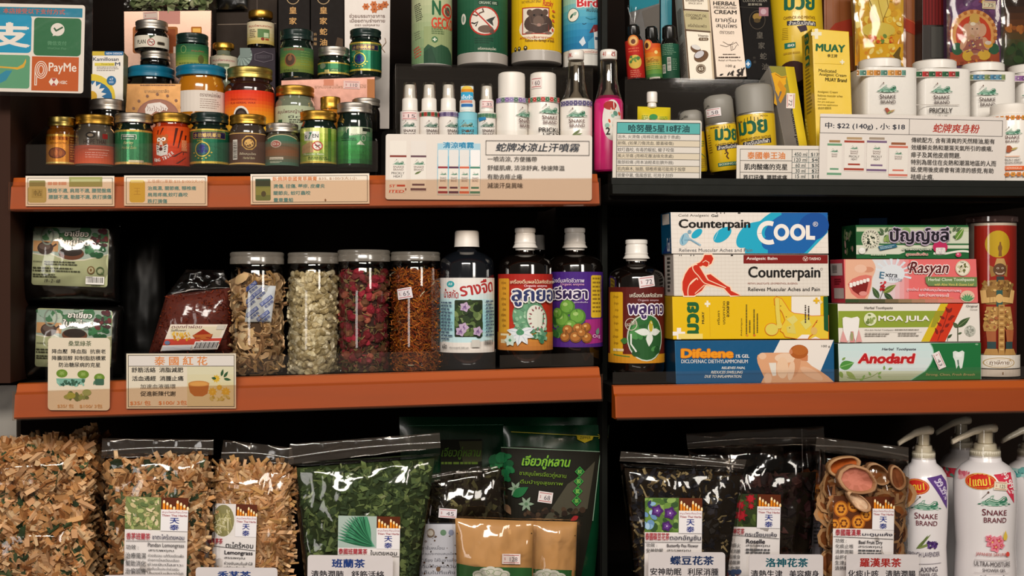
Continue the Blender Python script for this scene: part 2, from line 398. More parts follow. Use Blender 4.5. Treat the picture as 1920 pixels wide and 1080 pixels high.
def card(label, x0, y0, x1, y1, Y, group, slope=0, col='efe6dc', r=0, sleeve=None, name='shelf_card', cat='card', lean=0):
    """a printed card; slope tilts it (degrees) in its own plane; lean moves its top back"""
    X0, Y0 = gp(x0, y0); X1, Y1 = gp(x1, y1); root = empty(name, P((X0+X1)/2, Y1, Y), label, cat, group)
    A = flat(root, Y, Y+lean if lean else None, Y0, Y1); A.lay = .000008; A.start = 0; A.rot0 = ((X0+X1)/2, (Y0+Y1)/2, math.radians(slope)); A.rot = A.rot0
    B = flat(root, Y+.0007, Y+.0007+lean if lean else None, Y0, Y1); B.rot = A.rot; B.h = 0; B.rect(x0, y0, x1, y1, 'cfc6bc', r); B.lift = 0
    B.v = B.v+[v.copy() for v in B.v]; n = len(B.v)//2
    for i in range(n): B.v[i+n] = B.v[i]+Vector((0, -.0006, 0))
    cc = C(col); B.f = [tuple(range(n))[::-1], tuple(range(n, 2*n))]+[(i, (i+1) % n, n+(i+1) % n, n+i) for i in range(n)]; B.c = [cc]*len(B.f)
    B.done('paper', root)
    if sleeve:
        g = sleeve; Sx = flat(root, Y-.0012, Y-.0012+lean if lean else None, Y0, Y1); Sx.rot = A.rot; Sx.h = 0
        Sx.rect(x0-g, y0-g, x1+g, y1+g, 'ffffff', min(r+g, 60)); mesh('clear_sleeve', Sx.v, Sx.f, SLEEVE, root)
    A.root = root; return A
def cend(A): A.rot = A.rot0; return A.done('print', A.root)
# ---------------------------------------------------------------- small drawings
def snake(A, cx, cy, w_, g='3f8a6a'):
    k = w_/100; dk = mixc(g, '1f4a38', .45)
    A.ell(cx, cy+13*k, 49*k, 12*k, mixc(g, 'dde8e0', .25))
    for j in range(9): A.leaf(cx-48*k+j*12*k, cy+(17+4*(j % 2))*k, 15*k, 5*k, 170 if j < 4 else 10, mixc(g, 'e4ece4', .6) if j % 2 else dk)
    A.line([(cx-34*k, cy+8*k), (cx-22*k, cy-1*k), (cx-8*k, cy+4*k), (cx+6*k, cy+8*k), (cx+20*k, cy+1*k), (cx+30*k, cy-8*k), (cx+40*k, cy-7*k), (cx+43*k, cy+1*k), (cx+34*k, cy+7*k), (cx+16*k, cy+12*k)], 8*k, dk)
    A.line([(cx-32*k, cy+7*k), (cx-22*k, cy), (cx-8*k, cy+4*k), (cx+6*k, cy+7*k), (cx+20*k, cy), (cx+30*k, cy-8*k), (cx+39*k, cy-6*k)], 2.4*k, 'e4ece0')
    A.line([(cx-20*k, cy-2*k), (cx-14*k, cy-14*k), (cx-6*k, cy-16*k), (cx-10*k, cy-4*k), (cx+2*k, cy+2*k)], 2.6*k, mixc(g, 'dde8e0', .3))
    A.line([(cx-46*k, cy-4*k), (cx-22*k, cy-30*k)], 1.8*k, '6a6258'); A.ell(cx-24*k, cy-28*k, 3.4*k, 4.4*k, '6a4a40')
def snake_brand(A, cx, y, w_, ink='5a2c2c', prickly=False, small=1.0):
    """emblem, SNAKE, BRAND centred on cx from the emblem's middle y; w_ = emblem width"""
    k = w_/100; snake(A, cx, y, w_)
    A.t('S', cx-46*k, y+36*k, cx-32*k, y+62*k, ink, .6); A.t('NAKE', cx-29*k, y+40*k, cx+45*k, y+61*k, ink, .6); A.t('BRAND', cx-40*k, y+69*k, cx+44*k, y+89*k, ink, .4)
def flowers_band(A, x0, x1, y0, y1, cols, n):
    for k in range(n):
        x = x0+(x1-x0)*(k+.5)/n; c = cols[k % len(cols)]; h = (y1-y0)/2
        A.rect(x0, y0, x1, y1, 'd8d0c4'); A.rect(x-h*1.0, y0+h*.2, x+h*.7, y1-h*.2, c); A.flower(x+h*.5, (y0+y1)/2, h*.95, mixc(c, '203028', .4), mixc(c, 'f0e8d8', .5), 6)
def candles_logo(A, x0, y0, x1, y1):
    """the herb packs' little label head: candles, red words, blue sign"""
    w_, h_ = x1-x0, (y1-y0); A.rect(x0, y0, x1, y1, 'ece8ea'); A.rect(x0, y0, x1, y0+h_*.36, '5a2408')
    for k in range(8):
        x = x0+w_*(.06+.125*k); t = y0+h_*(.1+.06*((k*5) % 4)); A.rect(x, t+h_*.03, x+w_*.09, y0+h_*.36, 'e88a1c'); A.ell(x+w_*.045, t+h_*.03, w_*.04, h_*.05, 'fbe6b0')
    A.t('สมุนไพรเทียนไทย', x0+w_*.04, y0+h_*.40, x1-w_*.03, y0+h_*.48, 'b0686c'); A.t('Thien Thai Herbs', x0+w_*.04, y0+h_*.5, x1-w_*.03, y0+h_*.565, 'a03038', .8)
    A.t('天', x0+w_*.33, y0+h_*.6, x0+w_*.68, y0+h_*.775, '2c3a86', 1.5); A.t('泰', x0+w_*.33, y0+h_*.8, x0+w_*.68, y0+h_*.97, '2c3a86', 1.5)
# ================================================================ the shelving
crop(0)
WOODB = mat('dark_brown_board', '30190e', .65, spec=.15, var=.35, bscale=14, bump=.15, stretch=(1, 1, .12))
BLACK = mat('black_board', '0c0907', .75, var=.3, bscale=30, spec=.15)
LIP = mat('orange_wood_lip', 'a44a0e', .45, coat=0, spec=.22, var=.16, bscale=9, stretch=(.5, 3, 6))
RAILB = mat('black_metal_rail', '121410', .6, bscale=80, spec=.15)
RAILC = clear('clear_price_rail', 'fcf5ee', .015, .4, .08, haze=.018, hazecol='c09880')
def slab(name, x0, x1, y0, y1, z0, z1, m, parent=None, kind=None):
    v = [(x, y, z) for z in (z0, z1) for y in (y0, y1) for x in (x0, x1)]
    if parent: v = [Vector(p)-parent.location for p in v]
    o = mesh(name, v, [(0, 2, 3, 1), (4, 5, 7, 6), (0, 1, 5, 4), (2, 6, 7, 3), (0, 4, 6, 2), (1, 3, 7, 5)], m, parent)
    return props(o, kind=kind) if kind else o
def sweep(name, a, b, prof, m, parent, closed=True):
    """a moulding run between two photo points of the plane y=0; profile in (Y, height)"""
    A, B = P(*a, 0), P(*b, 0); o = parent.location; n = len(prof)
    v = [(p.x-o.x, y-o.y, p.z+z-o.z) for p in (A, B) for y, z in prof]
    f = [(i, (i+1) % n, n+(i+1) % n, n+i) for i in range(n if closed else n-1)]
    if closed: f += [tuple(range(n))[::-1], tuple(range(n, 2*n))]
    return mesh(name, v, f, m, parent)
XL, XR = P(28, 400, 0).x, P(2010, 400, 0).x; XM = P(1133, 400, .10).x
slab('floor', -3, 3, -3, .6, -.02, 0, mat('beige_floor', '8a7a6a', .4, var=.1), kind='structure')
slab('wall_back', -1.4, 1.6, .42, .46, 0, 2.6, mat('dark_back_panel', '140c08', .8, spec=.1, var=.3, bscale=20), kind='structure')
slab('wall_left', XL-.5, XL, -.02, .42, P(0, 716, 0).z, 2.6, WOODB, kind='structure')
PX = P(0, 760, -.02)
def shelf(label, a, b, lip, depth=.40, thick=.022, lipm=None, rail=None):
    A, B = P(*a, 0), P(*b, 0); r = empty('display_shelf', ((A.x+B.x)/2, depth/2, min(A.z, B.z)-thick), label, 'shelf'); o = r.location
    v = [(p.x-o.x, y-o.y, p.z+dz-o.z) for p in (A, B) for y, dz in ((.002, -.001), (depth, -.001), (depth, -thick), (.002, -thick))]
    mesh('board', v, [(0, 1, 2, 3), (4, 7, 6, 5), (0, 4, 5, 1), (1, 5, 6, 2), (2, 6, 7, 3), (3, 7, 4, 0)], BLACK, r)
    sweep('front_lip', a, b, lip, lipm or LIP, r)
    if rail: sweep('price_rail', a, b, rail, RAILC, r)
    return r
lipL = [(0, 0), (-.008, -.001), (-.0125, -.010), (-.0185, -.0125), (-.0235, -.038), (-.0205, -.040), (0, -.040)]
railL = [(-.0286, -.0075), (-.0302, -.0405), (-.0235, -.0412), (-.0235, -.0404), (-.0294, -.0397), (-.0279, -.0075)]
shelf('long wooden shelf with orange lip under the rows of balm jars', (29, 333), (1117, 326), lipL, rail=railL)
shelf('long wooden shelf with orange lip under the clear jars of dried flowers', (36, 718), (1121, 687), lipL, rail=railL)
shelf('wooden shelf with orange lip under the stacks of medicine and toothpaste boxes', (1147, 722), (2005, 710), lipL, rail=railL)
shelf('shelf with black metal edge under the white powder tins', (1142, 341), (2005, 347),
      [(0, -.001), (-.009, -.001), (-.010, .004), (-.014, .004), (-.0155, -.004), (-.020, -.005), (-.021, -.016), (0, -.017)], lipm=RAILB)
zb = P(900, 1170, 0).z
r = empty('display_shelf', (.2, .2, zb-.03), 'lowest shelf that carries the bags of dried tea herbs', 'shelf')
slab('board', XL-.3, XR, 0, .40, zb-.03, zb, BLACK, r); slab('front_lip', XL-.3, XR, -.02, 0, zb-.05, zb, LIP, r)
r = empty('shelf_upright', (XM, .11, zb), 'dark post that stands between the two bays of shelves', 'post')
slab('post', XM-.005, XM+.005, .102, .120, zb, 2.4, BLACK, r); slab('slotted_strip', XM-.0035, XM+.0035, .098, .102, zb, 2.4, RAILB, r)
# pale panel at the very left edge under the middle shelf
q = P(0, 760, .0); r = empty('side_panel_board', (q.x-.03, .05, P(0, 900, 0).z), 'pale grey panel beside the herb block under the middle shelf', 'panel')
slab('panel', q.x-.20, P(33, 760, .06).x, .055, .075, P(0, 830, .06).z, P(0, 722, .06).z, mat('pale_grey_laminate', '8f8a82', .4), r)
# clear acrylic strips and risers
def fence(label, a, b, h, Y, end=None):
    p = gp(*a); r = empty('acrylic_strip', P(*p, Y), label, 'shelf divider')
    sheet('plate', [(a[0], a[1]-h), (b[0], b[1]-h), b, a], Y, ACRYL, r, .002); return r
fence('clear acrylic strip standing in front of the four flower jars', (445, 704), (929, 691), 36, .004)
fence('clear acrylic strip standing before the brown syrup bottles', (937, 690), (1113, 685), 24, .004)
fence('clear acrylic strip before the medicine and toothpaste cartons', (1149, 720), (1990, 708), 22, .004)
def riser(label, x0, x1, y, Y0, Y1, foot, step=.003):
    p, q = P(x0, y, Y0), P(x1, y, Y0); z0 = P(x0, foot, Y0).z; r = empty('acrylic_riser', ((p.x+q.x)/2, (Y0+Y1)/2, z0), label, 'display riser')
    slab('top_plate', p.x, q.x, Y0, Y1, p.z-step, p.z, ACRYL, r)
    slab('front_plate', p.x, q.x, Y0, Y0+.002, z0, p.z-step, ACRYL, r)
    slab('end_plate', p.x, p.x+.002, Y0+.002, Y1, z0, p.z-step, ACRYL, r); slab('end_plate', q.x-.002, q.x, Y0+.002, Y1, z0, p.z-step, ACRYL, r)
    return r
riser('low clear acrylic riser under the back rows of balm jars', 150, 694, 243, .085, .34, 322)
riser('tall clear acrylic riser under the pest repellent cans', 742, 1112, 119, .112, .215, 318)
riser('tall clear acrylic riser under the cream cartons and small oil bottles', 1172, 1440, 144, .118, .22, 326)
riser('clear acrylic riser under the amulet packets behind the powder tins', 1560, 1990, 140, .135, .30, 330)
# clear tray round the front balm jars
r = empty('acrylic_tray', P(380, 322, .02), 'clear acrylic tray holding the front row of balm jars', 'tray')
sheet('front_wall', [(48, 271), (708, 264), (708, 322), (48, 326)], .018, ACRYL, r, .002)
p = P(50, 326, .018); q = P(706, 322, .018); o = r.location
for nm, x, ye, he in (('side_wall', p.x, .18, .092), ('side_wall', q.x, .10, .05)):
    z = p.z if x < 0 else q.z
    vv = [Vector((x+dx, y, zz))-o for dx in (0, .002) for y, zz in ((.02, z+.003), (.02, z+.035), (ye, z+he), (ye, z+.003))]
    mesh(nm, vv, [(0, 1, 2, 3), (7, 6, 5, 4), (0, 4, 5, 1), (1, 5, 6, 2), (2, 6, 7, 3), (3, 7, 4, 0)], ACRYL, r)

def base_y(x, Y):                     # photo row (in the current crop) where the lowest shelf is met at depth Y
    X_, _ = gp(x, 0); return (540+(EYE-zb-.005)/S(X_, Y)-G[1])*G[2]
def grounded(quad, Y): return [quad[0], quad[1], (quad[2][0], base_y(quad[2][0], Y)), (quad[3][0], base_y(quad[3][0], Y))]
# ================================================================ upper shelf, balm jars
def gmat(n, c, rough=.12, coat=.6): return mat(n, c, rough, coat=coat, bscale=40, spec=.6)
DGREEN = gmat('dark_green_balm', '0b1a14'); AMBER = gmat('amber_balm', '9a5410'); TIGERJ = gmat('orange_red_jar', '8e2408'); GREY = gmat('smoky_glass', '5a5248')
DARK = gmat('black_glass', '0c0a08'); PALEJ = gmat('pale_green_glass', '6e7460'); BROWNJ = gmat('brown_balm', '3a302a'); HONEY = gmat('honey_balm', 'b06c14'); DGLID = mat('dark_green_lid', '102420', .3, coat=.3); TEAL = mat('teal_lid', '0c6c8c', .38, coat=.2)
crop(6)
J = jar('small amber balm jar with an orange label, at the end of the front row', 554, 132, 572, 240, 262, 88, .05, BRASS, AMBER)
A = J.art(131); band(A, 295, 560, 'd88a2c'); band(A, 295, 312, 'e0b050'); band(A, 545, 560, 'e8c870')
A.rect(620, 315, 690, 545, '8a3a10'); A.t('五塔行軍散膏', 440, 318, 608, 350, '8a2c10', 1); A.t('WUTA BALM OINTMENT', 452, 368, 598, 384, '6a2a10'); A.ell(510, 465, 80, 50, '5a2410'); A.ell(510, 465, 70, 42, '8a4420')
for k in range(3): A.ell(470+k*38, 465, 16, 28, 'a85c28')
A.micro(628, 330, 684, 530, 9, 'd09040', 2); A.done('label', J.root, FOILP)
J = jar('balm jar with smoky top and red lower label in the front row', 852, 112, 584, 330, 345, 88, .05, GOLD, GREY)
A = J.art(172); band(A, 395, 425, '9c4a38', 1.6); bandg(A, 425, 560, ['a84c34', 'c05034', 'd05a34'], 6, 1.6)
A.ell(815, 305, 42, 28, '2a2420'); A.ell(815, 305, 26, 14, '8a7a68'); A.rect(918, 290, 970, 335, '8a2420', 8); A.t('HOPE THAI', 755, 342, 950, 385, '3a2c26', 1); A.line([(800, 436), (985, 436)], 4, 'e8b8a0'); A.micro(770, 460, 985, 520, 3, 'e0a090', 4, .3); A.done('label', J.root)
J = jar('green balm jar with silver lid and shield logo label', 1208, 100, 582, 334, 332, 88, .05, SILV, DGREEN)
A = J.art(166); band(A, 262, 545, '2f7a4c'); band(A, 256, 274, 'c8a850'); band(A, 545, 566, 'd8b468')
for k in range(5): A.rect(1085+60*k, 276, 1105+60*k, 543, '3f8e5c')
A.rect(1088, 298, 1228, 345, '2a5c40', 14); A.frame(1092, 302, 1224, 341, 5, 'd8d8c8'); A.t('GREEN HERBAL', 1105, 310, 1210, 325, 'e8e8dc', 1); A.t('Barley', 1110, 360, 1205, 395, 'c8c890', 0, .3); A.t('Herbal Balm', 1095, 405, 1230, 430, 'b8c080', 0, .3); A.rect(1160, 530, 1290, 550, 'd0c4a0'); A.done('label', J.root, FOILP)
J = jar('orange red jar with a roaring tiger head on its label', 1547, 98, 588, 328, 330, 86, .05, GOLD, TIGERJ)
A = J.art(165); bandg(A, 225, 575, ['c04410', 'd8480c', 'c83408', 'a82808'], 8)
for x0, y0, x1, y1, w_ in ((1590, 240, 1560, 400, 26), (1640, 260, 1600, 420, 22), (1680, 300, 1650, 480, 20), (1560, 500, 1640, 450, 30), (1590, 560, 1680, 500, 26), (1470, 240, 1440, 300, 16), (1420, 260, 1400, 330, 14)):
    A.poly([(x0-w_*.5, y0), (x0+w_*.5, y0), (x1+w_*.2, y1), (x1-w_*.2, y1)], '4a1408')
A.poly([(1395, 400), (1400, 480), (1450, 495), (1510, 480), (1515, 400), (1490, 360), (1410, 360)], 'dcd4cc'); A.ell(1455, 355, 58, 52, 'b05a28'); A.ell(1410, 315, 16, 18, 'b05a28'); A.ell(1500, 315, 16, 18, 'b05a28')
A.ell(1428, 345, 22, 18, 'efe6dc'); A.ell(1474, 342, 22, 18, 'efe6dc'); A.ell(1430, 345, 7, 8, '1c120c'); A.ell(1472, 343, 7, 8, '1c120c'); A.poly([(1440, 360), (1462, 360), (1468, 405), (1450, 418), (1434, 405)], 'd8cabc'); A.ell(1450, 403, 13, 10, 'a83424'); A.ell(1448, 430, 18, 16, '5a120c')
for k in range(4): A.line([(1400+k*5, 385+k*22), (1425, 395+k*20)], 7, '3a2418'); A.line([(1505-k*4, 385+k*22), (1480, 395+k*20)], 7, '3a2418')
for i, ch in enumerate('KING TIGER'):
    if ch != ' ': A.t(ch, 1372+i*19, 520-(i-2)**2*1.3-6, 1388+i*19, 552-(i-2)**2*1.3-6, 'efe6dc', 1.5, 0, -4-i*3)
A.rect(1625, 345, 1690, 450, 'c04a18'); A.micro(1630, 350, 1688, 445, 8, 'e0a070', 8); A.done('label', J.root)
def emblem_jar(label, cx, yt, yb, k, Yc, crop_id):
    """dark lidded jar with gold rimmed green label and round emblem; k scales the drawing"""
    J = jar(label, cx, yt, yb, 336*k, 345*k, 92*k, Yc, DGLID, DGREEN); A = J.art(172*k); y = lambda v: yt+(v-94)*k; x = lambda v: cx+(v-1888)*k
    band(A, y(248), y(560), '1c6a4c'); band(A, y(248), y(264), 'd8b84c'); band(A, y(540), y(560), 'd8b84c')
    A.rect(x(1720), y(275), x(2040), y(335), '2a2450'); A.frame(x(1720), y(275), x(2040), y(335), 4*k, 'c8a850')
    A.t('水德蟠桃藥膏', x(1735), y(284), x(1990), y(326), 'c8a868', 1.5); A.t('นำศิลป์', x(1770), y(345), x(1830), y(362), 'd8b84c', 1)
    A.ring(x(1820), y(432), 66*k, 64*k, 9*k, 'd8b84c'); A.ell(x(1820), y(432), 54*k, 52*k, '2c5a6c'); A.ell(x(1820), y(415), 26*k, 24*k, '2c2c78'); A.rect(x(1806), y(425), x(1834), y(465), '2c2c78'); A.ell(x(1785), y(450), 14*k, 12*k, '2c2c78'); A.ell(x(1855), y(450), 14*k, 12*k, '2c2c78')
    for j in range(7):
        a = math.radians(20+j*23); A.ell(x(1820)+math.cos(a)*88*k, y(432)+math.sin(a)*86*k, 9*k, 6*k, 'd8b84c')
    A.done('label', J.root, FOILP); return J
emblem_jar('dark green lidded jar with blue emblem, between tiger jar and brown jar', 1888, 94, 580, 1, .05, 6)
crop(7)
J = jar('brown balm jar with gold octagon badge and barcode', 407, 112, 584, 322, 326, 88, .05, GOLD, BROWNJ)
A = J.art(163); band(A, 290, 560, '52382c'); band(A, 284, 292, 'c8a060'); band(A, 552, 566, 'd0a860')
pts = [(418+70*math.cos(math.radians(22.5+45*k)), 374+68*math.sin(math.radians(22.5+45*k))) for k in range(8)]
A.poly(pts, 'c89a4c'); A.ell(418, 374, 58, 56, '4a3020'); A.ell(418, 380, 42, 40, 'd0a45c'); A.blobs(385, 345, 450, 415, 9, 5, 12, ['8a6030', 'e0bc78', '5a3c20'], 5)
A.bars(262, 345, 312, 525, 4, 'd8d0c4', True); A.t('ขี้ผึ้งสมุนไพร', 330, 462, 480, 490, 'd8c8a8', 0, .2); A.t('Herbal Balm', 365, 500, 470, 522, 'c8b890', 0, .2); A.done('label', J.root)
J = jar('small grey green jar with silver lid and red oval badge', 715, 190, 584, 290, 300, 82, .048, SILV, gmat('grey_green_balm', '4a4638'))
A = J.art(150); bandg(A, 350, 575, ['3c6450', '6a5038', '84502e', '5a5844', '3f6a58'], 8); pts = [(565+k*15, 335-34*math.sin(math.pi*k/20)) for k in range(21)]; A.poly(pts+[(865, 360), (565, 360)], '3c6450'); A.line(pts, 6, 'c8b88c')
A.ell(658, 384, 50, 34, 'b8a090'); A.ell(658, 384, 40, 25, '96483c'); A.t('นิว', 630, 372, 686, 396, 'd8c8b8', 1); A.rect(595, 503, 725, 526, 'c8bca8'); A.t('ยาหม่อง', 605, 507, 715, 523, '5a4a3c'); A.micro(600, 540, 720, 560, 2, 'b8b8a0', 3); A.done('label', J.root)
J = jar('shiny yellow green jar with a no mosquito sign and the number 7', 1042, 78, 586, 326, 326, 86, .05, GOLD, DGREEN)
A = J.art(163); bandg(A, 238, 545, ['c8d070', 'a4b848', '8aa83c', 'a8b850'], 6); A.grad(930, 240, 1050, 545, ['e0e090', 'c8cc60'], 4); A.rect(1130, 240, 1165, 545, '5c9030'); A.rect(1080, 240, 1090, 545, 'd8dc80'); band(A, 540, 556, 'd8b850')
A.poly([(870, 400), (980, 360), (1010, 400), (1000, 460), (870, 470)], 'c8a070'); A.rect(905, 272, 1050, 355, 'e0dcd4'); A.t('S', 912, 305, 935, 335, '1c1c1c', 2); A.t('EN', 990, 295, 1042, 330, '1c1c1c', 1); A.t('7', 945, 278, 985, 345, '1c7a50', 3, .2)
A.ell(1033, 403, 46, 42, 'e8dcd0'); A.ring(1033, 403, 42, 38, 9, 'b02c28'); A.line([(1010, 395), (1030, 405), (1058, 395)], 6, '3a2a20'); A.line([(1018, 420), (1040, 402), (1052, 422)], 4, '3a2a20'); A.line([(1004, 375), (1062, 432)], 8, 'b02c28')
A.rect(890, 465, 1095, 492, '8aa44c'); A.t('Mosquito Balm', 900, 468, 1088, 489, 'e8e8d0', .5); A.micro(950, 500, 1150, 530, 2, '4a6a24', 5); A.done('label', J.root, FOILP)
J = jar('tall dark green jar with silver lid and pale green metallic label', 1368, 5, 600, 316, 316, 92, .052, SILV, DGREEN, shoulder=1.3)
A = J.art(158); bandg(A, 228, 560, ['88a07c', '5c9468', '2f8a44', '2c8c3c', '286c3c'], 8); A.poly([(1290, 232), (1500, 232), (1480, 290), (1320, 310), (1290, 280)], 'd4d8c0'); A.poly([(1222, 330), (1318, 240), (1318, 330)], '3c6c4c'); A.t('สมุนไพรไทย', 1330, 288, 1470, 308, '3a4a38'); A.rect(1440, 238, 1530, 268, '283428'); A.ring(1450, 330, 18, 26, 4, 'e0e4d0'); A.poly([(1382, 390), (1420, 352), (1462, 392)], 'd4d8c0'); A.micro(1240, 330, 1420, 360, 2, '2a4a34', 6); A.micro(1280, 450, 1490, 500, 4, '246a34', 7, .2); A.done('label', J.root, FOILP)
# ---- second row, on the low riser
crop(1)
J = jar('black glass jar with wide silver lid behind the smoky red jar', 966, 885, 1170, 300, 280, 100, .112, SILV, DARK)
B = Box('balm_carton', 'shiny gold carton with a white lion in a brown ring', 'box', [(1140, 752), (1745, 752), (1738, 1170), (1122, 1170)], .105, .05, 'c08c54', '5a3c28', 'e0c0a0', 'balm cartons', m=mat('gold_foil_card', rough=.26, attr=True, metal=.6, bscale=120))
A = B.art(); A.ell(1420, 1040, 190, 150, '9a6a5a'); A.ell(1420, 1040, 175, 138, 'a4705c')
A.poly([(1305, 980), (1330, 935), (1390, 925), (1440, 920), (1490, 945), (1512, 975), (1500, 1000), (1470, 990), (1440, 1010), (1400, 1000), (1350, 1040), (1310, 1030)], 'e8dcd4')
for k in range(9): A.line([(1325+k*20, 950+(k % 3)*12), (1335+k*20, 975+(k % 2)*14), (1325+k*20, 1000)], 4, '8a5a4c')
A.micro(1262, 762, 1600, 778, 1, '8a6450', 3); A.t('ยาหม่องตราลิง', 1300, 800, 1520, 835, 'b08c68', .5)
for k in range(7):
    a = math.radians(200+k*23); A.ell(1420+math.cos(a)*232, 1040+math.sin(a)*192, 13, 13, '8a6450')
A.done('print', B.root)
TB = jar('wide dark jar with teal lid at the base of a stack of three', 1360, 585, 1150, 412, 400, 100, .19, TEAL, DARK)
J = jar('middle dark jar with silver lid in the stack of three', 1398, 452, 584, 256, 262, 72, .19, SILV, DARK, neck=110)
J = jar('topmost dark jar with white label and no mosquito sign, on a stack', 1366, 172, 452, 284, 300, 82, .19, SILV, DARK)
A = J.art(150); band(A, 318, 425, 'd8d0c0'); A.poly([(1340, 318), (1400, 318), (1350, 350)], '3a4a34'); A.t('PLAN', 1225, 358, 1312, 395, '3a3428', 1); A.ell(1360, 382, 34, 34, 'e0d8cc'); A.ring(1360, 382, 29, 29, 7, '9a2c24'); A.line([(1338, 382), (1384, 378)], 6, '2a2018'); A.line([(1340, 362), (1380, 402)], 6, '9a2c24'); A.rect(1412, 372, 1490, 402, '6a5c48', 12); A.rect(1420, 378, 1482, 396, '2a2420', 8); A.done('label', J.root)
J = jar('amber balm jar with teal lid and white Thai label', 1810, 575, 1175, 440, 430, 95, .125, TEAL, HONEY)
A = J.art(215); band(A, 812, 1005, 'd8ccc0'); A.t('ตรายาหม่องไพล', 1800, 830, 2000, 870, '5a3c34', .5); A.micro(1800, 890, 2000, 985, 5, '9a8478', 6, .3); A.done('label', J.root)
J = jar('dark lidded jar with yellow green label on top of the amber jar', 1730, 292, 574, 282, 285, 92, .135, DGLID, DGREEN, neck=118)
A = J.art(143); bandg(A, 395, 590, ['1c4a34', '2c6a3c', '6a8a3c', 'a8a048'], 8); A.ring(1650, 445, 26, 32, 4, '8aa060'); A.t('สมุนไพร', 1720, 448, 1845, 470, 'a05a3c', .5); A.ell(1810, 530, 30, 40, '5a5a2c'); A.micro(1600, 565, 1850, 585, 1, '5a6a30', 6); A.done('label', J.root)
crop(2)
J = Round('oil_bottle', 'small clear bottle with gold cap and pale Thai label, mostly hidden', 'bottle', 188, 830, 125, .195, 'small oil bottles')
J.lathe('cap', [(0, 372), (88, 374), (95, 384), (95, 420), (70, 428), (66, 440)], GOLD, knurl=(2, 3), seg=64); J.lathe('glass_body', [(62, 436), (60, 470), (100, 498), (118, 520), (120, 820), (0, 830)], PALEJ)
A = J.art(121); band(A, 500, 700, 'cabfa8'); A.t('สมุนไพรสเตรท', 80, 530, 300, 558, 'a0505c', 1); A.rect(135, 572, 240, 640, '5c7050'); A.micro(80, 575, 130, 640, 4, '6a5a48', 2); A.rect(195, 600, 240, 640, 'b0c0a0'); A.done('label', J.root)
B = Box('soap_carton', 'dark purple carton with a plumed pale corner, under a gold capped bottle', 'box', [(335, 430), (655, 430), (655, 1165), (335, 1165)], .20, .06, '383038', '201a1c', '2c2624', 'balm cartons', m=MATTB)
A = B.art()
for k in range(22):
    a = math.radians(-30+k*7); A.line([(335, 500), (335+110*math.cos(a), 500+110*math.sin(a))], 12, ['7a8a84', '94a49c', '66726c'][k % 3])
A.rect(335, 431, 430, 520, '74827c'); A.line([(470, 490), (550, 465), (632, 490), (632, 540), (550, 560), (470, 540)], 5, '6a6068', True); A.micro(485, 500, 618, 530, 3, '585058', 3); A.done('print', B.root)
J = Round('oil_bottle', 'small dark bottle with gold cap and cream label, on purple carton', 'bottle', 522, 430, 118, .225, 'small oil bottles')
J.lathe('cap', [(0, 82), (102, 84), (108, 96), (108, 140), (102, 148), (88, 156)], GOLD, knurl=(2, 3), seg=64); J.lathe('glass_body', [(86, 150), (86, 162), (112, 176), (116, 190), (118, 415), (110, 430), (0, 430)], DARK)
A = J.art(119); bandg(A, 192, 395, ['d8c8a8', 'd8c8a0', 'c8b880', 'c0a450'], 6); A.t('สมุนไพรสเตรท', 395, 222, 640, 250, '9a4a44', 1); A.rect(495, 262, 605, 340, '5c7c4c'); A.rect(550, 295, 595, 335, 'b8c8a0'); A.micro(412, 265, 490, 345, 5, '6a5a48', 2); A.ell(540, 352, 16, 14, '8a3020'); A.rect(562, 345, 598, 362, '9a4a2c'); A.done('label', J.root)
J = jar('big jar with sunset red to yellow label and arched portrait', 425, 588, 1180, 400, 440, 105, .12, BRASS, gmat('dark_red_balm', '2c1410'))
A = J.art(220); bandg(A, 812, 1180, ['d83018', 'e0481c', 'e8801c', 'e8a024', 'e8b838'], 12); A.t('ขี้ผึ้งไพรวัลย์ผสมเสลดพังพอน', 240, 880, 480, 905, '9a2414', .6); A.t('PLAI HERBAL WAX', 240, 918, 475, 938, '8a2414', .6)
A.ell(345, 1040, 72, 84, 'e0d8cc'); A.ell(345, 1045, 58, 70, '2a1c18'); A.ell(345, 1050, 42, 52, '4a3a34'); A.rect(265, 1040, 425, 1180, 'e8a838'); A.done('label', J.root)
def black_carton(label, x0, x1, yb, Y, crest, txt, small, off=0):
    B = Box('snake_oil_carton', label, 'box', [(x0, -60), (x1, -60), (x1, yb), (x0, yb)], Y, .05, '1c1613', '0e0b0a', group='black cartons with gold characters', m=MATTB); A = B.art(); cx = (x0+x1)/2+off
    A.ring(cx, -22, 56, 58, 7, 'b0946c')
    for i, ch in enumerate(txt): A.t(ch, cx-34, 60+i*96, cx+34, 124+i*96, 'c8985c', 1.5)
    for i, ch in enumerate(small): A.t(ch, cx-88, 296+i*42, cx-58, 324+i*42, 'a88458', 1)
    A.poly([(x0+40, yb), (x1-60, 335), (x1-10, 350), (x1-10, yb)], '4a3420'); A.done('print', B.root)
black_carton('black carton with two gold characters showing, behind a green jar', 680, 965, 1160, .235, 1, '皇家', '', -10)
black_carton('black carton with four gold characters and smaller side characters, beside white packet', 972, 1272, 1160, .235, 1, '皇家蛇油', '升級版', -35)
B = Box('herb_packet', 'white glossy packet with orange flowers and Thai lines', 'packet', [(1275, -60), (1690, -60), (1680, 1160), (1280, 1160)], .23, .03, 'd8cdc4', '8a7a70')
A = B.art()
for x, y in ((1470, 60), (1540, 40), (1600, 60), (1545, 85), (1640, 40)): A.flower(x, y, 36, 'c8703c', '8a4020', 6)
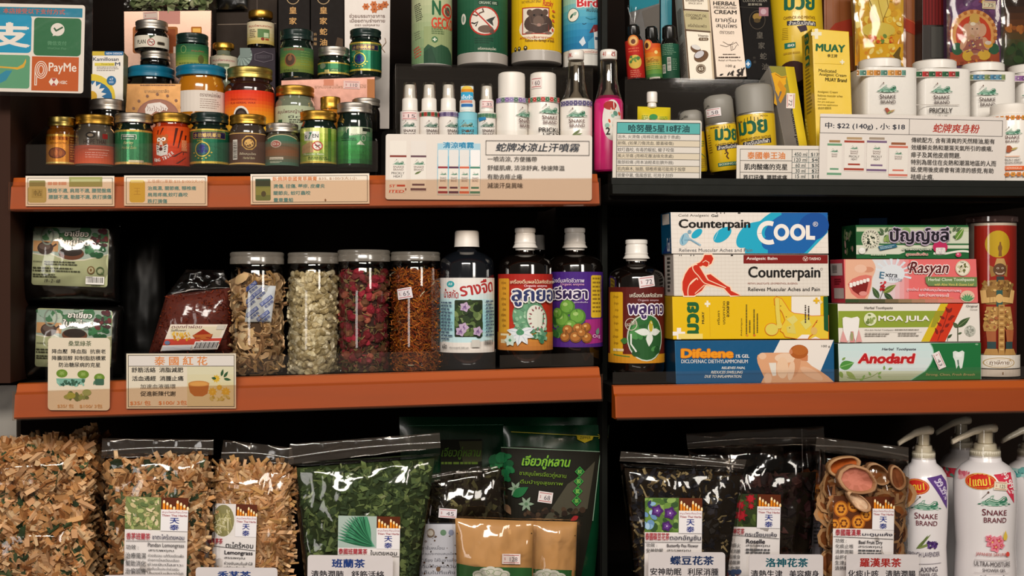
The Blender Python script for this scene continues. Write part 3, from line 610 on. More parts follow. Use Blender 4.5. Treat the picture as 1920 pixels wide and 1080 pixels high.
A.t('ช่วยบรรเทาอาการ', 1320, 122, 1640, 158, '8a7268', .4); A.t('เมื่อยตามร่างกาย', 1325, 165, 1640, 200, '8a7268', .4); A.t('ตรา แม่กุหลาบ', 1370, 210, 1590, 240, '8a7268', .4); A.line([(1640, 340), (1650, 380), (1610, 430), (1640, 470)], 5, '8a6a4c'); A.done('print', B.root)
B = Box('balm_carton', 'long pink silver foil carton that carries three green jars', 'box', [(705, 722), (1552, 690), (1552, 1160), (705, 1160)], .135, .07, 'b08070', '7a4c34', 'e8d8d0', 'balm cartons', m=MATS['gold_foil_card'])
A = B.art(); A.rect(1480, 712, 1548, 900, 'b07040'); A.rect(1090, 715, 1180, 770, 'd08468'); A.t('ยาหม่องสมุนไพร', 1010, 762, 1260, 805, 'a87c64', .6); A.t('รวม', 1410, 760, 1470, 790, 'a87c64', .6); A.done('print', B.root)
tag(B.art(), B.root, 1268, 728, 1415, 800, '110', 2, 'e0c0b8')
J = jar('dark green lidded jar with a portrait label, at the end of the foil carton', 848, 255, 705, 294, 296, 95, .165, DGLID, DGREEN, neck=130)
A = J.art(148); bandg(A, 425, 650, ['3c6040', '4c7038', '7c8430', '5a7034'], 8); A.t('ตราเสลดพังพอน', 715, 425, 910, 455, '8a4a34', 1); A.ell(785, 540, 55, 60, '8a5a34'); A.ell(785, 540, 44, 50, '4a3428'); A.ell(785, 525, 20, 24, '7a5438'); A.t('ยาหม่อง', 722, 615, 860, 645, '3a3a1c', .6); A.micro(880, 460, 980, 600, 6, '6a8a4c', 3, .3); A.done('label', J.root)
J = jar('squat green jar with silver lid and gold edged label, between two taller jars', 1180, 412, 695, 278, 285, 85, .165, SILV, DGREEN)
A = J.art(143); band(A, 570, 650, '2c6a44'); band(A, 560, 572, 'c8a84c'); band(A, 648, 664, 'd8b85c'); A.ell(1072, 592, 34, 26, '8a9a80'); A.rect(1145, 620, 1225, 644, '1c3a24', 10); A.t('HERB', 1155, 625, 1215, 640, '8aa06c', 1); A.rect(1095, 628, 1140, 660, 'd8c880'); A.done('label', J.root, FOILP)
emblem_jar('dark green lidded jar with blue emblem, in front of white flower packet', 1466, 250, 685, .83, .165, 2)
J = jar('clear jar with gold lid and pale green Thai label in the second row', 832, 762, 1200, 340, 350, 90, .112, GOLD, PALEJ)
A = J.art(175); band(A, 950, 1170, 'b0b898'); A.t('สมุนไพรหญ้าเอ็นยืด', 650, 985, 980, 1030, '6a3c3c', 1); A.t('ยืด', 770, 1040, 890, 1065, '3a3a30', .5); A.micro(780, 1075, 960, 1115, 2, '4a4a3c', 5); A.rect(660, 1075, 710, 1160, '3c5a3c'); A.done('label', J.root)
J = jar('small honey jar with crumpled gold wrap over its lid', 1150, 865, 1190, 180, 190, 110, .105, GOLD, HONEY, neck=80)
J = jar('dark jar with wide silver lid behind the tall silver lidded jar', 1470, 878, 1190, 250, 250, 70, .112, SILV, DARK)
crop(1)
# foil blister card and crumpled bag behind
B = Box('blister_pack', 'pink silver foil blister pack with amber windows behind stacked jars', 'packet', [(1112, 100), (1905, 92), (1890, 1140), (1120, 1140)], .225, .02, '8e7060', '7a5c4c', m=MATS['gold_foil_card'])
A = B.art(); A.rect(1195, 240, 1600, 480, 'a05a24', 20); A.rect(1215, 260, 1580, 470, '8a4014', 16); A.rect(1720, 240, 1815, 460, 'b06a20', 10); A.rect(1735, 255, 1805, 290, 'e8b050'); A.rect(1430, 100, 1620, 215, 'c08478'); A.rect(1560, 420, 1610, 480, 'd8c0b0'); A.done('print', B.root)
tag(B.art(), B.root, 1288, 106, 1418, 175, '', -3, 'c8b4a8')
crop(0)
B = Box('dark_carton', 'dark grey plain carton behind the gold capped bottle', 'box', [(405, -14), (520, -14), (520, 243), (405, 243)], .27, .05, '30261f', '241c18', m=MATTB); A = B.art(); A.line([(408, 46), (518, 44)], 1.6, '7a6a5c'); A.line([(482, 0), (482, 43)], 1.2, '5a4c42'); A.done('print', B.root)
# ================================================================ upper shelf: payment sign, leaflet box, cards, cans and sprays
crop(1)
r = empty('payment_sign', P(10, 178, -.06), 'payment sign in a clear sleeve at top corner, with four coloured logo squares', 'sign')
A = flat(r, -.06); A.rot = (75, 90, math.radians(1.3)); A.lay = .00001
A.rect(-160, 38, 758, 832, 'e6ded8', 26)
A.rect(-100, 68, 735, 150, '1c7fa0'); A.t('本店接受以下支付方式', 20, 78, 578, 128, 'c05a48', 1.5)
A.rect(-110, 140, 280, 480, '1494c0', 34); A.t('支', -110, 200, 275, 440, 'eae4e0', 3)
A.rect(302, 158, 728, 500, '2c6c46', 34); A.ell(515, 262, 62, 58, 'e4ded8'); A.poly([(478, 300), (470, 322), (510, 312)], 'e4ded8'); A.line([(482, 248), (502, 274), (562, 240)], 15, '2c5c3e'); A.t('微信支付', 425, 365, 598, 405, '5c9470', 1); A.t('WeChat Pay', 425, 422, 596, 446, '5c9470')
A.rect(-110, 500, 272, 800, '5c9c78', 24); pts = [(-60, 600), (90, 608), (160, 610), (210, 580), (236, 530), (238, 560), (220, 610), (160, 632), (90, 622), (-60, 615)]; A.poly(pts, 'd8a838'); A.poly([(60, 640), (115, 640), (60, 730), (-60, 790), (-60, 720)], '2c88a8')
A.rect(290, 508, 712, 815, 'c05a24'); A.t('PayMe', 442, 560, 692, 665, 'efe6de', 1)
for k, (rx, ry) in enumerate(((54, 76), (38, 58), (22, 40))): A.ring(374, 628, rx, ry, 7, 'efe6de')
A.line([(320, 628), (320, 765), (335, 765), (336, 690)], 7, 'efe6de'); A.poly([(445, 735), (468, 700), (515, 700), (537, 735), (515, 768), (468, 768)], 'efe6de'); A.poly([(468, 702), (515, 702), (491, 733)], 'b0443c'); A.poly([(468, 767), (515, 767), (491, 738)], 'b0443c'); A.t('HSBC', 545, 722, 612, 752, 'efe6de', 1)
A.done('print', r); sheet('card_back', [(-160, 36), (758, 56), (740, 834), (-160, 812)], -.0593, mat('white_card', 'd8d0c8', .6), r); sheet('clear_sleeve', [(-170, -30), (835, -22), (825, 880), (-170, 856)], -.0615, SLEEVE, r, .0008)
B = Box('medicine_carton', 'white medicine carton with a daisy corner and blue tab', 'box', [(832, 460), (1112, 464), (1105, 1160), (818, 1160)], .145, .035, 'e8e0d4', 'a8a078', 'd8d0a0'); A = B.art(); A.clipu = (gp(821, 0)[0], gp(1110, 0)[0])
A.rect(830, 462, 960, 500, 'd0b43c'); A.rect(940, 462, 1112, 498, '2c6c9c', 8); A.t('NEW DESIGN', 955, 472, 1098, 490, 'e8e8f0', 1); A.t('Kamillosan', 838, 515, 1068, 548, '2c3850', .8); A.t('M', 1035, 560, 1082, 592, '2c3850', 1); A.rect(852, 566, 1030, 592, 'e0cc4c'); A.t('Throat Spray', 910, 570, 1022, 588, '6a5c20')
A.micro(870, 600, 1070, 645, 3, '9a9088', 3, .4); A.ell(822, 870, 215, 205, 'e0c43c'); A.ell(822, 890, 190, 165, '2c6c9c')
for k in range(9): A.leaf(820, 860, 140, 46, -95+k*22, 'ece6de')
A.ell(826, 868, 48, 50, 'd8a830'); A.rect(815, 893, 1112, 1128, 'e8e0d4'); A.ell(1002, 725, 42, 42, '2c6c9c'); A.t('+7', 985, 702, 1018, 726, 'e8e8f0', 1); A.micro(980, 732, 1024, 752, 2, 'c0d0e0', 3); A.done('print', B.root)
def price_card(label, quadx, y0, y1, slope, k, red, lines, pic):
    x0, x1 = quadx; A = card(label, x0, y0, x1, y1, -.0258, 'balm price cards in the shelf edge', slope, 'e8dccc'); A.frame(x0+18, y0+18, x1-18, y1-18, 4, '3a3028')
    return A
crop(6)
A = price_card('balm price card with olive sticker on its top edge', (232, 1030), 672, 944, 0, 0, '', [], 0)
A.rect(262, 712, 408, 770, '8a8450', 10); A.rect(252, 765, 418, 912, 'b8a868', 24); A.rect(285, 790, 385, 870, 'a89858'); A.t('帖', 305, 800, 375, 850, '6a5c30'); A.micro(430, 725, 610, 760, 1, 'd8a088', 3, .8); A.t('頸椎不適, 肩周不適, 腰間盤痛', 430, 782, 1000, 825, '5c98a0', 1.5); A.t('腰腿不適, 勒膝不適, 跌打損傷', 436, 840, 1005, 882, '5c98a0', 1.5)
A.rect(622, 680, 920, 768, '9a9c60'); A.rect(640, 700, 900, 722, 'b4b480'); cend(A)
A = price_card('balm price card with a mustard yellow jar picture', (1118, 1866), 668, 940, 0, 0, '', [], 0)
A.rect(1165, 712, 1305, 910, 'd0b040', 26); A.rect(1175, 708, 1290, 735, 'e0cc80'); A.t('王', 1205, 780, 1265, 840, 'b89430'); A.t('五塔標行軍散 $35 $100/3大1小', 1325, 702, 1840, 735, 'd8a888', .5)
for i, (tx, xx) in enumerate((('治風濕, 關節痛, 頸椎痛', 1765), ('肩周疼痛,蚊叮蟲咬', 1690), ('跌打損傷', 1505))): A.t(tx, 1328, 762+i*58, xx, 802+i*58, '5c98a0', 1.5)
cend(A)
crop(7)
A = price_card('wide balm price card with a dark green jar picture', (432, 1500), 652, 924, -.4, 0, '', [], 0)
A.rect(475, 695, 612, 890, '6a7c48', 14); A.rect(475, 695, 608, 760, '2c4030'); A.rect(480, 770, 610, 840, '8a9450'); A.ell(548, 830, 22, 26, '4a4a34')
A.t('臥佛牌泰國青草藥膏', 632, 675, 1030, 715, 'd88c5c', 1.5); A.t('$35, $100/3大1小', 1045, 680, 1388, 708, 'b89478', .5)
for i, (tx, xx) in enumerate((('燙傷, 扭傷, 莓疹, 皮膚炎', 1100), ('關節炎, 蚊叮蟲咬', 970), ('暈車暈船', 815))): A.t(tx, 637, 742+i*62, xx, 782+i*62, '5c98a0', 1.5)
A.ell(1104, 890, 8, 12, '8a6a4c'); cend(A)
crop(8)
A = card('long white card about cooling sweat sprays, in clear sleeve before white sprays', -82, 300, 1775, 888, -.0258, None, .35, 'eae2dc', 24, 40)
def minibottle(x, y0, y1, w_, c, cap, cap_h):
    A.rect(x, y0, x+w_, y0+cap_h, cap, 8); A.rect(x, y0+cap_h, x+w_, y1, 'f0eae4', 8); A.rect(x, y0+cap_h+10, x+w_, y0+cap_h+28, c); A.rect(x, y1-30, x+w_, y1-8, c); A.rect(x+w_*.1, y1-70, x+w_*.9, y1-52, c)
    snake(A, x+w_*.55, y0+cap_h+75, w_*.6); A.t('SNAKE', x+w_*.2, y0+cap_h+105, x+w_*.85, y0+cap_h+125, '6a4a44'); A.t('BRAND', x+w_*.22, y0+cap_h+130, x+w_*.82, y0+cap_h+148, '6a4a44')
minibottle(-44, 360, 815, 150, '8a3c34', 'f0eae4', 120); A.t('PRICKLY', -28, 640, 88, 662, '3a302c'); A.t('HEAT', -10, 670, 72, 690, '3a302c'); A.rect(-52, 745, 95, 830, 'eae2dc'); A.t('ST', -50, 755, 10, 780, 'd85030', 2, .2); A.t('ITED', -50, 802, 90, 828, 'd85030', 2, .2); A.rect(20, 755, 95, 772, 'c84c34')
minibottle(144, 360, 815, 140, '6a4c58', 'eae4e0', 120)
A.leaf(180, 660, 70, 18, -25, '6a7a4c'); A.grad(385, 380, 770, 845, ['bcdcec', '6cc0e4', '8cd0ec', 'd8e4e8'], 8); A.t('清涼噴霧', 432, 368, 715, 428, '2c8cb8', 2.5, 0, 0, 'd0e8f4', 4)
for x, c in ((390, '9a3440'), (488, '5c3450'), (584, 'd86c50'), (680, '4c8470')): minibottle(x, 438, 840, 88, c, 'eae8e8', 140)
A.frame(820, 353, 1750, 480, 4, '2a2624'); A.t('蛇牌冰涼止汗噴霧', 905, 372, 1672, 450, '2c3440', .8, .22)
for i, (tx, xx) in enumerate((('一噴清涼, 方便攜帶', 1280), ('舒緩肌膚, 清涼舒爽, 快速降溫', 1530), ('有助去痱止癢', 1150), ('減淡汗臭異味', 1155))): A.t(tx, 835, 494+i*79, xx, 543+i*79, '4a4440', .7)
cend(A)
# ---- cans on the tall riser
crop(3)
PGREY = mat('grey_plastic_base', 'a8a098', .4, coat=.2)
def can(label, cx, yb, rad, base, Yc, group=None, basem=None):
    R_ = Round('spray_can', label, 'spray can', cx, yb, rad, Yc, group)
    R_.lathe('base_cup', [(0, yb+4), (rad*.7, yb+3), (rad*.9, yb), (rad, yb-16), (rad, yb-base), (rad*.985, yb-base-2)], basem or PGREY)
    R_.lathe('can_body', [(rad*.985, yb-base), (rad*.99, -620), (rad*.9, -700), (rad*.45, -760), (rad*.4, -860), (0, -870)], mat('white_tin', 'd8d2c8', .35, coat=.2)); return R_
J = can('pale green spray can with red and green gecko lettering', 334, 590, 182, 18, .155, basem=WHITE); A = J.art(181)
bandg(A, -620, 572, ['d8d4c4', 'd4d0bc', 'b8bc94', '98a87c', '6a8a60'], 16); A.rect(262, 240, 640, 572, '93a070'); A.poly([(300, 400), (360, 430), (420, 400), (500, 420), (560, 470), (600, 572), (262, 572), (262, 440)], '2c5038'); A.poly([(262, 470), (330, 420), (380, 572), (262, 572)], '244430')
A.micro(165, 30, 250, 190, 9, '4a4c3c', 4, .5, -12); A.micro(160, 280, 235, 360, 4, '6a6c58', 7, .4, -12); A.micro(150, 420, 245, 520, 4, 'b84c3c', 9, .5, -20)
A.t('N', 335, 0, 418, 142, '1c5c38', 2.5); A.ring(495, 92, 62, 60, 20, 'c83c2c'); A.ell(492, 95, 34, 40, '5a4c40'); A.line([(450, 50), (540, 135)], 12, 'c83c2c'); A.t('GECKO', 330, 155, 580, 260, 'd04028', 2.2)
A.micro(332, 240, 450, 315, 4, '5c7048', 8); A.ell(360, 358, 28, 28, '3c6c44'); A.cross(342, 342, 378, 374, 'd8dcc8'); A.done('label', J.root)
J = can('dark green spray can with red barred lizard circle and grey base', 790, 580, 228, 105, .16); A = J.art(226)
bandg(A, -620, 470, ['3c6c4c', '3c6c48', '2c6044', '1c5038', '184c34'], 14); A.rect(750, 5, 940, 48, '1c3c2c', 16); A.t('ORGANIC 100%', 760, 15, 925, 40, 'b8c8b0', 1); A.ell(602, 163, 30, 50, 'd8d4c8'); A.ell(602, 163, 14, 30, '7a9484')
A.ell(810, 192, 138, 130, 'ddd4c8'); A.ring(810, 192, 132, 124, 14, 'b83428')
A.line([(700, 130), (740, 145), (770, 120), (800, 110), (790, 80)], 12, '5a4438'); A.line([(690, 205), (720, 215), (750, 200), (730, 240)], 12, '2c2420'); A.poly([(820, 185), (860, 165), (910, 145), (880, 190), (890, 235), (860, 215)], '3a3c38'); A.ell(820, 265, 70, 35, '6a5448'); A.ell(880, 285, 30, 20, '5a463c'); A.line([(720, 100), (905, 285)], 12, 'b83428'); A.t('เครื่องหอมสมุนไพร', 750, 425, 915, 460, 'd0d0bc', .6); A.micro(720, 340, 900, 400, 3, '1c4430', 8); A.done('label', J.root)
J = can('yellow spray can with a rat in a red frame and grey base', 1276, 560, 226, 105, .16); A = J.art(224)
bandg(A, -620, 448, ['e0b81c', 'e4bc18', 'e0b414', 'd8ac14'], 6); A.t('Ratsky', 1330, 0, 1440, 75, 'b83428', 2, .1); A.t('RAT REPELLENT SPRAY', 1140, 5, 1320, 30, '6a4c1c', .8); A.ell(1280, 260, 170, 105, 'e8dcc4'); A.rect(1148, 72, 1390, 305, 'e0d4c4'); A.frame(1148, 72, 1390, 305, 10, 'a83424')
A.ell(1295, 215, 132, 88, '4a3a34'); A.ell(1285, 160, 78, 78, '54423a'); A.ell(1215, 115, 26, 28, '5a463c'); A.ell(1355, 112, 26, 28, '5a463c'); A.ell(1295, 195, 48, 50, '6a554a'); A.ell(1298, 228, 18, 14, 'a07c70'); A.ell(1255, 140, 9, 9, '14100e'); A.ell(1322, 140, 9, 9, '14100e'); A.ell(1210, 295, 35, 12, '7a6258'); A.ell(1385, 295, 35, 12, '7a6258'); A.line([(1230, 215), (1280, 225)], 3, 'a89488'); A.line([(1320, 225), (1370, 212)], 3, 'a89488')
A.t('ลดความเสียหายจากหนู', 1120, 325, 1440, 358, 'b84c24', .8); A.t('Reduce the damage of bites', 1175, 352, 1445, 385, '6a4420', .8)
for x in (1062, 1112, 1178): A.ell(x, 432, 18, 20, '2c2418'); A.ell(x, 428, 8, 8, 'd8c89c')
for k in range(5): A.leaf(1420, 90+k*40, 40, 22, 20+k*13, ['c8502c', '8a6a20'][k % 2])
A.done('label', J.root)
J = can('white and blue spray can with a red roofed house picture', 1712, 590, 200, 10, .16, basem=WHITE); A = J.art(199)
J.lathe('base_ring', [(92, 470), (92, 600), (88, 622), (0, 624)], WHITE) if False else None
bandg(A, -620, 445, ['e4dcd0', 'e0dcc8', 'd8d4a8', 'b4c89c', '5cacc0', '2c88b4', '1c6c9c'], 18); A.t('Birdp', 1640, -15, 1900, 90, 'c82c34', 2.4, 0, 0, 'eee4e0', 4); A.t('พ่นจับไล่นก', 1725, 65, 1880, 110, '3a3a34', .6); A.ell(1600, 132, 60, 62, 'e8e4d8'); A.ring(1600, 132, 58, 60, 5, '2a3a34'); A.leaf(1570, 160, 60, 22, -50, '2c5c4c'); A.leaf(1605, 135, 45, 30, -40, '8aa898')
A.poly([(1790, 260), (1880, 260), (1880, 440), (1800, 440)], 'dcdcdc'); A.poly([(1750, 300), (1790, 225), (1870, 215), (1905, 250), (1800, 290)], '7c2c30'); A.rect(1800, 330, 1832, 362, '4a5c70'); A.frame(1800, 330, 1832, 362, 4, 'e8e8e8'); A.poly([(1740, 380), (1790, 330), (1800, 440), (1740, 440)], '4ca0c4'); A.poly([(1660, 380), (1700, 330), (1720, 390), (1690, 420)], 'ccd4dc'); A.line([(1720, 160), (1760, 178), (1810, 165)], 7, '2c7c8c'); A.line([(1690, 215), (1705, 222), (1725, 212)], 5, '2c4c5c'); A.rect(1650, 445, 1840, 485, 'e4dcd0'); A.t('ไปกับแตรไล่นก', 1655, 455, 1830, 478, 'b04a3c', 1); A.rect(1500, 490, 1900, 590, 'd8d4cc'); A.done('label', J.root)
# ---- the white sprays in the front row
def spray(label, cx, top, rad, band_c, extra=None, bodym=WHITE, lab='e4ddd6', dx=10, Yc=.045):
    J = Round('spray_bottle', label, 'spray bottle', cx, 1540, rad, Yc, 'small spray bottles'); t = top
    J.lathe('bottle', [(rad*.7, t+262), (rad*.94, t+268), (rad, t+285), (rad, 1525), (rad*.9, 1540), (0, 1540)], bodym)
    J.lathe('collar', [(0, t+146), (rad*.74, t+148), (rad*.8, t+158), (rad*.82, t+260), (rad*.7, t+264)], WHITE)
    J.lathe('nozzle', [(0, t+22), (rad*.5, t+24), (rad*.56, t+36), (rad*.62, t+148), (0, t+150)], WHITE)
    J.lathe('overcap', [(0, t), (rad*.58, t+2), (rad*.66, t+18), (rad*.72, t+146)], CLEAR, seg=32)
    A = J.art(rad); band(A, t+268, 1525, lab)
    if band_c:
        n = 7; L = A.cx-A.R*1.3; 
        for k in range(n):
            x = cx-rad*1.3+k*rad*2.6/n; c = band_c[k % len(band_c)]; A.rect(x, t+278, x+rad*2.5/n, t+318, mixc(c, 'e4ddd6', .1)); A.flower(x+rad*1.25/n, t+298, 17, mixc(c, '201818', .3), c, 5)
    if extra: extra(A)
    snake(A, cx+dx, 1118, rad*1.25, '2c5c48'); A.t('SNAKE', cx+dx-rad*.55, 1164, cx+dx+rad*.75, 1190, '4a3434', .8); A.t('BRAND', cx+dx-rad*.5, 1198, cx+dx+rad*.7, 1222, '4a3434', .8)
    A.done('label', J.root); return J
J = spray('small white spray bottle with pink price sticker under its collar, beside the jar tray', 137, 730, 86, [], None, dx=-10); tag(J.art(87), J.root, 60, 1008, 205, 1078, '15', 0, 'e8cfcc')
spray('small white spray bottle with red and green flower band', 310, 730, 84, ['b03428', '2c5c38'], dx=25)
spray('small white spray bottle with violet flower band', 483, 730, 84, ['5c4a78', '8a7ca0'], dx=40)
def blue(A):
    bandg(A, 1012, 1525, ['8cc8d4', '5cb4c8', '7cc4d0', '9cd0d8'], 8); A.ell(655, 1182, 18, 10, '8a5c3c')
J = spray('small turquoise spray bottle with orange and blue printed cap', 655, 742, 88, [], blue, mat('turquoise_plastic', '6cb8c8', .3, coat=.3), '7cc0cc', dx=-5)
A = J.art(66); A.h = .0012; A.rect(596, 772, 706, 990, 'dce4e0'); A.ell(650, 800, 46, 28, 'e0c04c'); A.rect(600, 800, 706, 826, 'd88a1c'); A.rect(598, 826, 704, 895, '2c9cc8', 10); A.t('เย็นจ้า', 602, 850, 695, 888, 'e8f0f4', 1.5); A.rect(596, 900, 695, 925, 'c88a7c'); A.rect(600, 932, 700, 960, '2c6cac', 8); A.done('cap_wrap', J.root)
def leafblue(A): A.poly([(750, 1058), (820, 1054), (824, 1078), (760, 1092)], '2c7cac')
J = spray('small white spray bottle with green leaf band and blue tab', 828, 742, 80, ['5c8c68', '4c7c60'], leafblue, dx=10); tag(J.art(67), J.root, 780, 905, 892, 968, '35', 0, 'e8cfcc')
def bottle(label, cx, captop, capw, body, caph, bc, dx, prick, Yc=.05):
    J = Round('powder_bottle', label, 'bottle', cx, 1540, body, Yc, 'white talc bottles')
    J.lathe('cap', [(0, captop), (capw*.8, captop+3), (capw*.96, captop+14), (capw, captop+40), (capw, captop+caph), (capw*.9, captop+caph+4)], mat('ribbed_white_cap', 'e6dfd6', .4), knurl=(3, 4), seg=96)
    J.lathe('bottle', [(capw*.97, captop+caph), (capw*1.02, captop+caph+15), (body*.97, captop+caph+45), (body, captop+caph+80), (body, 1525), (body*.9, 1540), (0, 1540)], WHITE)
    A = J.art(body); y = captop+caph+22
    for k in range(9):
        x = cx-body*1.2+k*body*2.4/9; c = bc[k % len(bc)]; A.rect(x, y, x+body*2.3/9, y+44, mixc(c, 'e4ddd6', .25)); A.flower(x+body*1.15/9, y+22, 20, c, 'e0d8d0', 6)
    snake_brand(A, cx+dx, 1010 if not prick else 985, body*1.05, '5a3434')
    if prick: A.t('PRICKLY', cx+dx-95, 1150, cx+dx+120, 1192, '2a2624', 1); A.t('HEAT', cx+dx-60, 1200, cx+dx+80, 1240, '2a2624', 1)
    A.done('label', J.root); return J
bottle('white ribbed cap talc bottle with violet flower band, emblem turned aside', 1052, 633, 122, 145, 222, ['7c5c9c', '8c7cb0', '4c6c60'], 130, False)
J = bottle('white talc bottle with red flower band and price sticker on cap', 1336, 636, 118, 142, 215, ['b8342c', '2c6c44'], 60, True); tag(J.art(119), J.root, 1215, 690, 1325, 790, '60', 0, 'e6d8d2')
GL = clear('clear_glass_neck', 'd8d4cc', .06, .7, .04)
J = Round('spray_bottle', 'clear necked bottle with white cap and violet flower band, beside pink bottle', 'bottle', 1632, 1540, 146, .05, 'bottles with tall clear necks')
J.lathe('cap', [(0, 428), (62, 430), (72, 442), (72, 515), (66, 522)], WHITE); J.lathe('clear_neck', [(64, 520), (72, 545), (80, 700), (105, 830), (132, 884)], GL); J.lathe('bottle', [(120, 876), (135, 888), (146, 910), (146, 1525), (130, 1540), (0, 1540)], WHITE)
J.lathe('inner_tube', [(0, 560), (22, 562), (24, 800), (70, 878), (0, 880)], mat('translucent_grey', '8a8074', .4))
A = J.art(146)
for k in range(9): A.rect(1460+k*38, 905, 1492+k*38, 950, ['6c6488', '8a84a0'][k % 2]); A.flower(1476+k*38, 928, 20, '585078', 'd8d0d0', 6)
snake_brand(A, 1640, 1018, 145, '5a3434'); A.leaf(1600, 1225, 90, 18, -40, '6a7a4c'); A.leaf(1620, 1225, 70, 16, -20, '7a8a5c'); A.done('label', J.root)
A = J.art(73); A.t('ร.พ.', 1520, 460, 1600, 500, 'b04a44', 1); A.done('cap_print', J.root)
J = Round('spray_bottle', 'pink bottle with tall clear neck and white cap, at the end of the shelf', 'bottle', 1925, 1540, 132, .05, 'bottles with tall clear necks')
PINK = mat('hot_pink_plastic', 'c81c6c', .25, coat=.4)
J.lathe('cap', [(0, 428), (66, 430), (76, 442), (76, 512), (70, 520)], WHITE); J.lathe('clear_neck', [(66, 518), (74, 545), (80, 700), (100, 800), (124, 880)], GL); J.lathe('bottle', [(96, 850), (118, 872), (132, 920), (132, 1525), (118, 1540), (0, 1540)], PINK)
J.lathe('inner_tube', [(0, 560), (22, 562), (24, 780), (60, 852), (0, 854)], MATS['translucent_grey'])
A = J.art(132); A.ell(1960, 1080, 92, 185, 'd8d4cc'); A.ell(1940, 950, 60, 40, 'a02c28'); A.blobs(1900, 980, 2030, 1180, 16, 10, 26, ['8ab0a0', 'c8502c', 'd8c8b0', '5c8878'], 5); A.t('2', 1900, 1145, 1940, 1215, '2a2420', 2); A.done('label', J.root)
A = J.art(77); A.t('41', 1868, 452, 1900, 496, 'b04a44', 1); A.t('ดี', 1950, 452, 1990, 496, 'b04a44', 1); A.done('cap_print', J.root)
# ================================================================ upper shelf, other bay
crop(4)
BCAP = mat('black_plastic', '12100e', .25, coat=.4)
def oil(label, cx, yt, yb, rad, caph, tilt, cols, Yc, draw):
    J = Round('oil_bottle', label, 'bottle', cx, yb, rad, Yc, 'small oil bottles on the riser', tilt)
    J.lathe('cap', [(0, yt), (rad*.5, yt+4), (rad*.74, yt+24), (rad*.78, yt+caph*.8), (rad*.7, yt+caph)], BCAP); J.lathe('bottle', [(rad*.7, yt+caph-6), (rad*.8, yt+caph+6), (rad, yt+caph+50), (rad, yb-14), (rad*.92, yb), (0, yb)], DARK)
    A = J.art(rad); bandg(A, yt+caph+48, yb-10, cols, 8); draw(A); A.done('label', J.root)
def d1(A):
    A.ell(346, 365, 52, 52, 'c8702c'); A.ell(346, 365, 40, 40, 'e0b070'); A.ell(346, 372, 20, 22, '6a3c28'); A.micro(295, 430, 400, 480, 2, 'e0704c', 3, .3); A.ell(350, 555, 62, 62, 'd0b04c'); A.blobs(310, 500, 390, 560, 8, 10, 20, ['6a8a3c', '4c7a40'], 3); A.micro(300, 630, 400, 700, 4, 'e08a6c', 5, .3)
oil('small red oil bottle with black cap and a yellow round label', 352, 206, 712, 80, 104, -4, ['b8281c', 'b02018', 'a81c18'], .15, d1)
def d2(A):
    A.ell(470, 400, 48, 52, 'c8502c'); A.ell(466, 398, 38, 42, 'e0a850'); A.ell(462, 402, 20, 26, '4a2c20'); A.ell(545, 470, 16, 16, 'e8d080'); A.t('โพธิ์ไทย', 450, 520, 560, 560, '7a4c1c', .8); A.micro(455, 570, 580, 640, 4, '5c7c30', 4, .3); A.rect(470, 692, 570, 708, 'd8d0c0')
oil('small orange to green oil bottle with black cap and portrait', 515, 222, 712, 74, 120, -4, ['c8441c', 'd86c1c', 'c8a03c', '6a943c', '2c6c3c'], .15, d2)
def d3(A):
    A.micro(590, 390, 720, 500, 7, '7a9c80', 6, .3); A.bars(585, 575, 618, 655, 3, 'd0ccc0', True); A.bars(635, 515, 668, 635, 5, 'd0ccc0', True); A.micro(680, 530, 735, 640, 6, '6a8c70', 6, .3)
oil('small dark green oil bottle with black cap and barcode', 660, 212, 716, 84, 132, -2, ['18503c', '16482f', '14402c'], .15, d3)
tealm = mat('teal_card', rough=.4, attr=True)
B = Box('teal_carton', 'upright teal carton behind the green oil bottle', 'box', [(572, -80), (672, -80), (672, 712), (572, 712)], .187, .03, '0f7484', '0a5060')
A = B.art(); A.line([(612, -80), (620, 150)], 3, '2c94a0'); A.done('print', B.root)
B = Box('teal_carton', 'tilted teal carton with a grey flap behind the red oil bottle', 'box', [(285, -80), (565, -80), (560, 712), (300, 712)], .19, .03, '3a3430', '2a2420')
A = B.art(); A.poly([(288, -78), (563, -78), (555, 30), (380, 85), (290, 110)], '0f7484'); A.poly([(400, 100), (560, 40), (560, 300), (430, 250)], '5c5650'); A.done('print', B.root)
def tuft(name, label, cx, cy, w_, h_, Y, seed, cat='wrap', grp=None):
    """a gathered end of clear wrapping"""
    x, y = gp(cx, cy); r_ = empty(name, P(x, y, Y), label, cat, grp); s_ = S(x, Y)/G[2]; R = random.Random(seed); v, f = [], []
    n = 14
    for i in range(n):
        a = -1+2*i/(n-1); z = .5*R.uniform(-1, 1)
        v += [(a*w_*.12*s_, R.uniform(-.2, .2)*w_*.2*s_, 0), (a*w_*.5*s_*R.uniform(.8, 1.1), z*w_*.25*s_, h_*s_*R.uniform(.8, 1.1))]
    for i in range(n-1): f.append((2*i, 2*i+2, 2*i+3, 2*i+1))
    mesh('film', v, f, FILM, r_, smooth=False); return r_
tuft('wrapped_candy_end', 'crumpled clear wrap end standing on the red oil bottle cap', 330, 207, 130, 150, .15, 4)
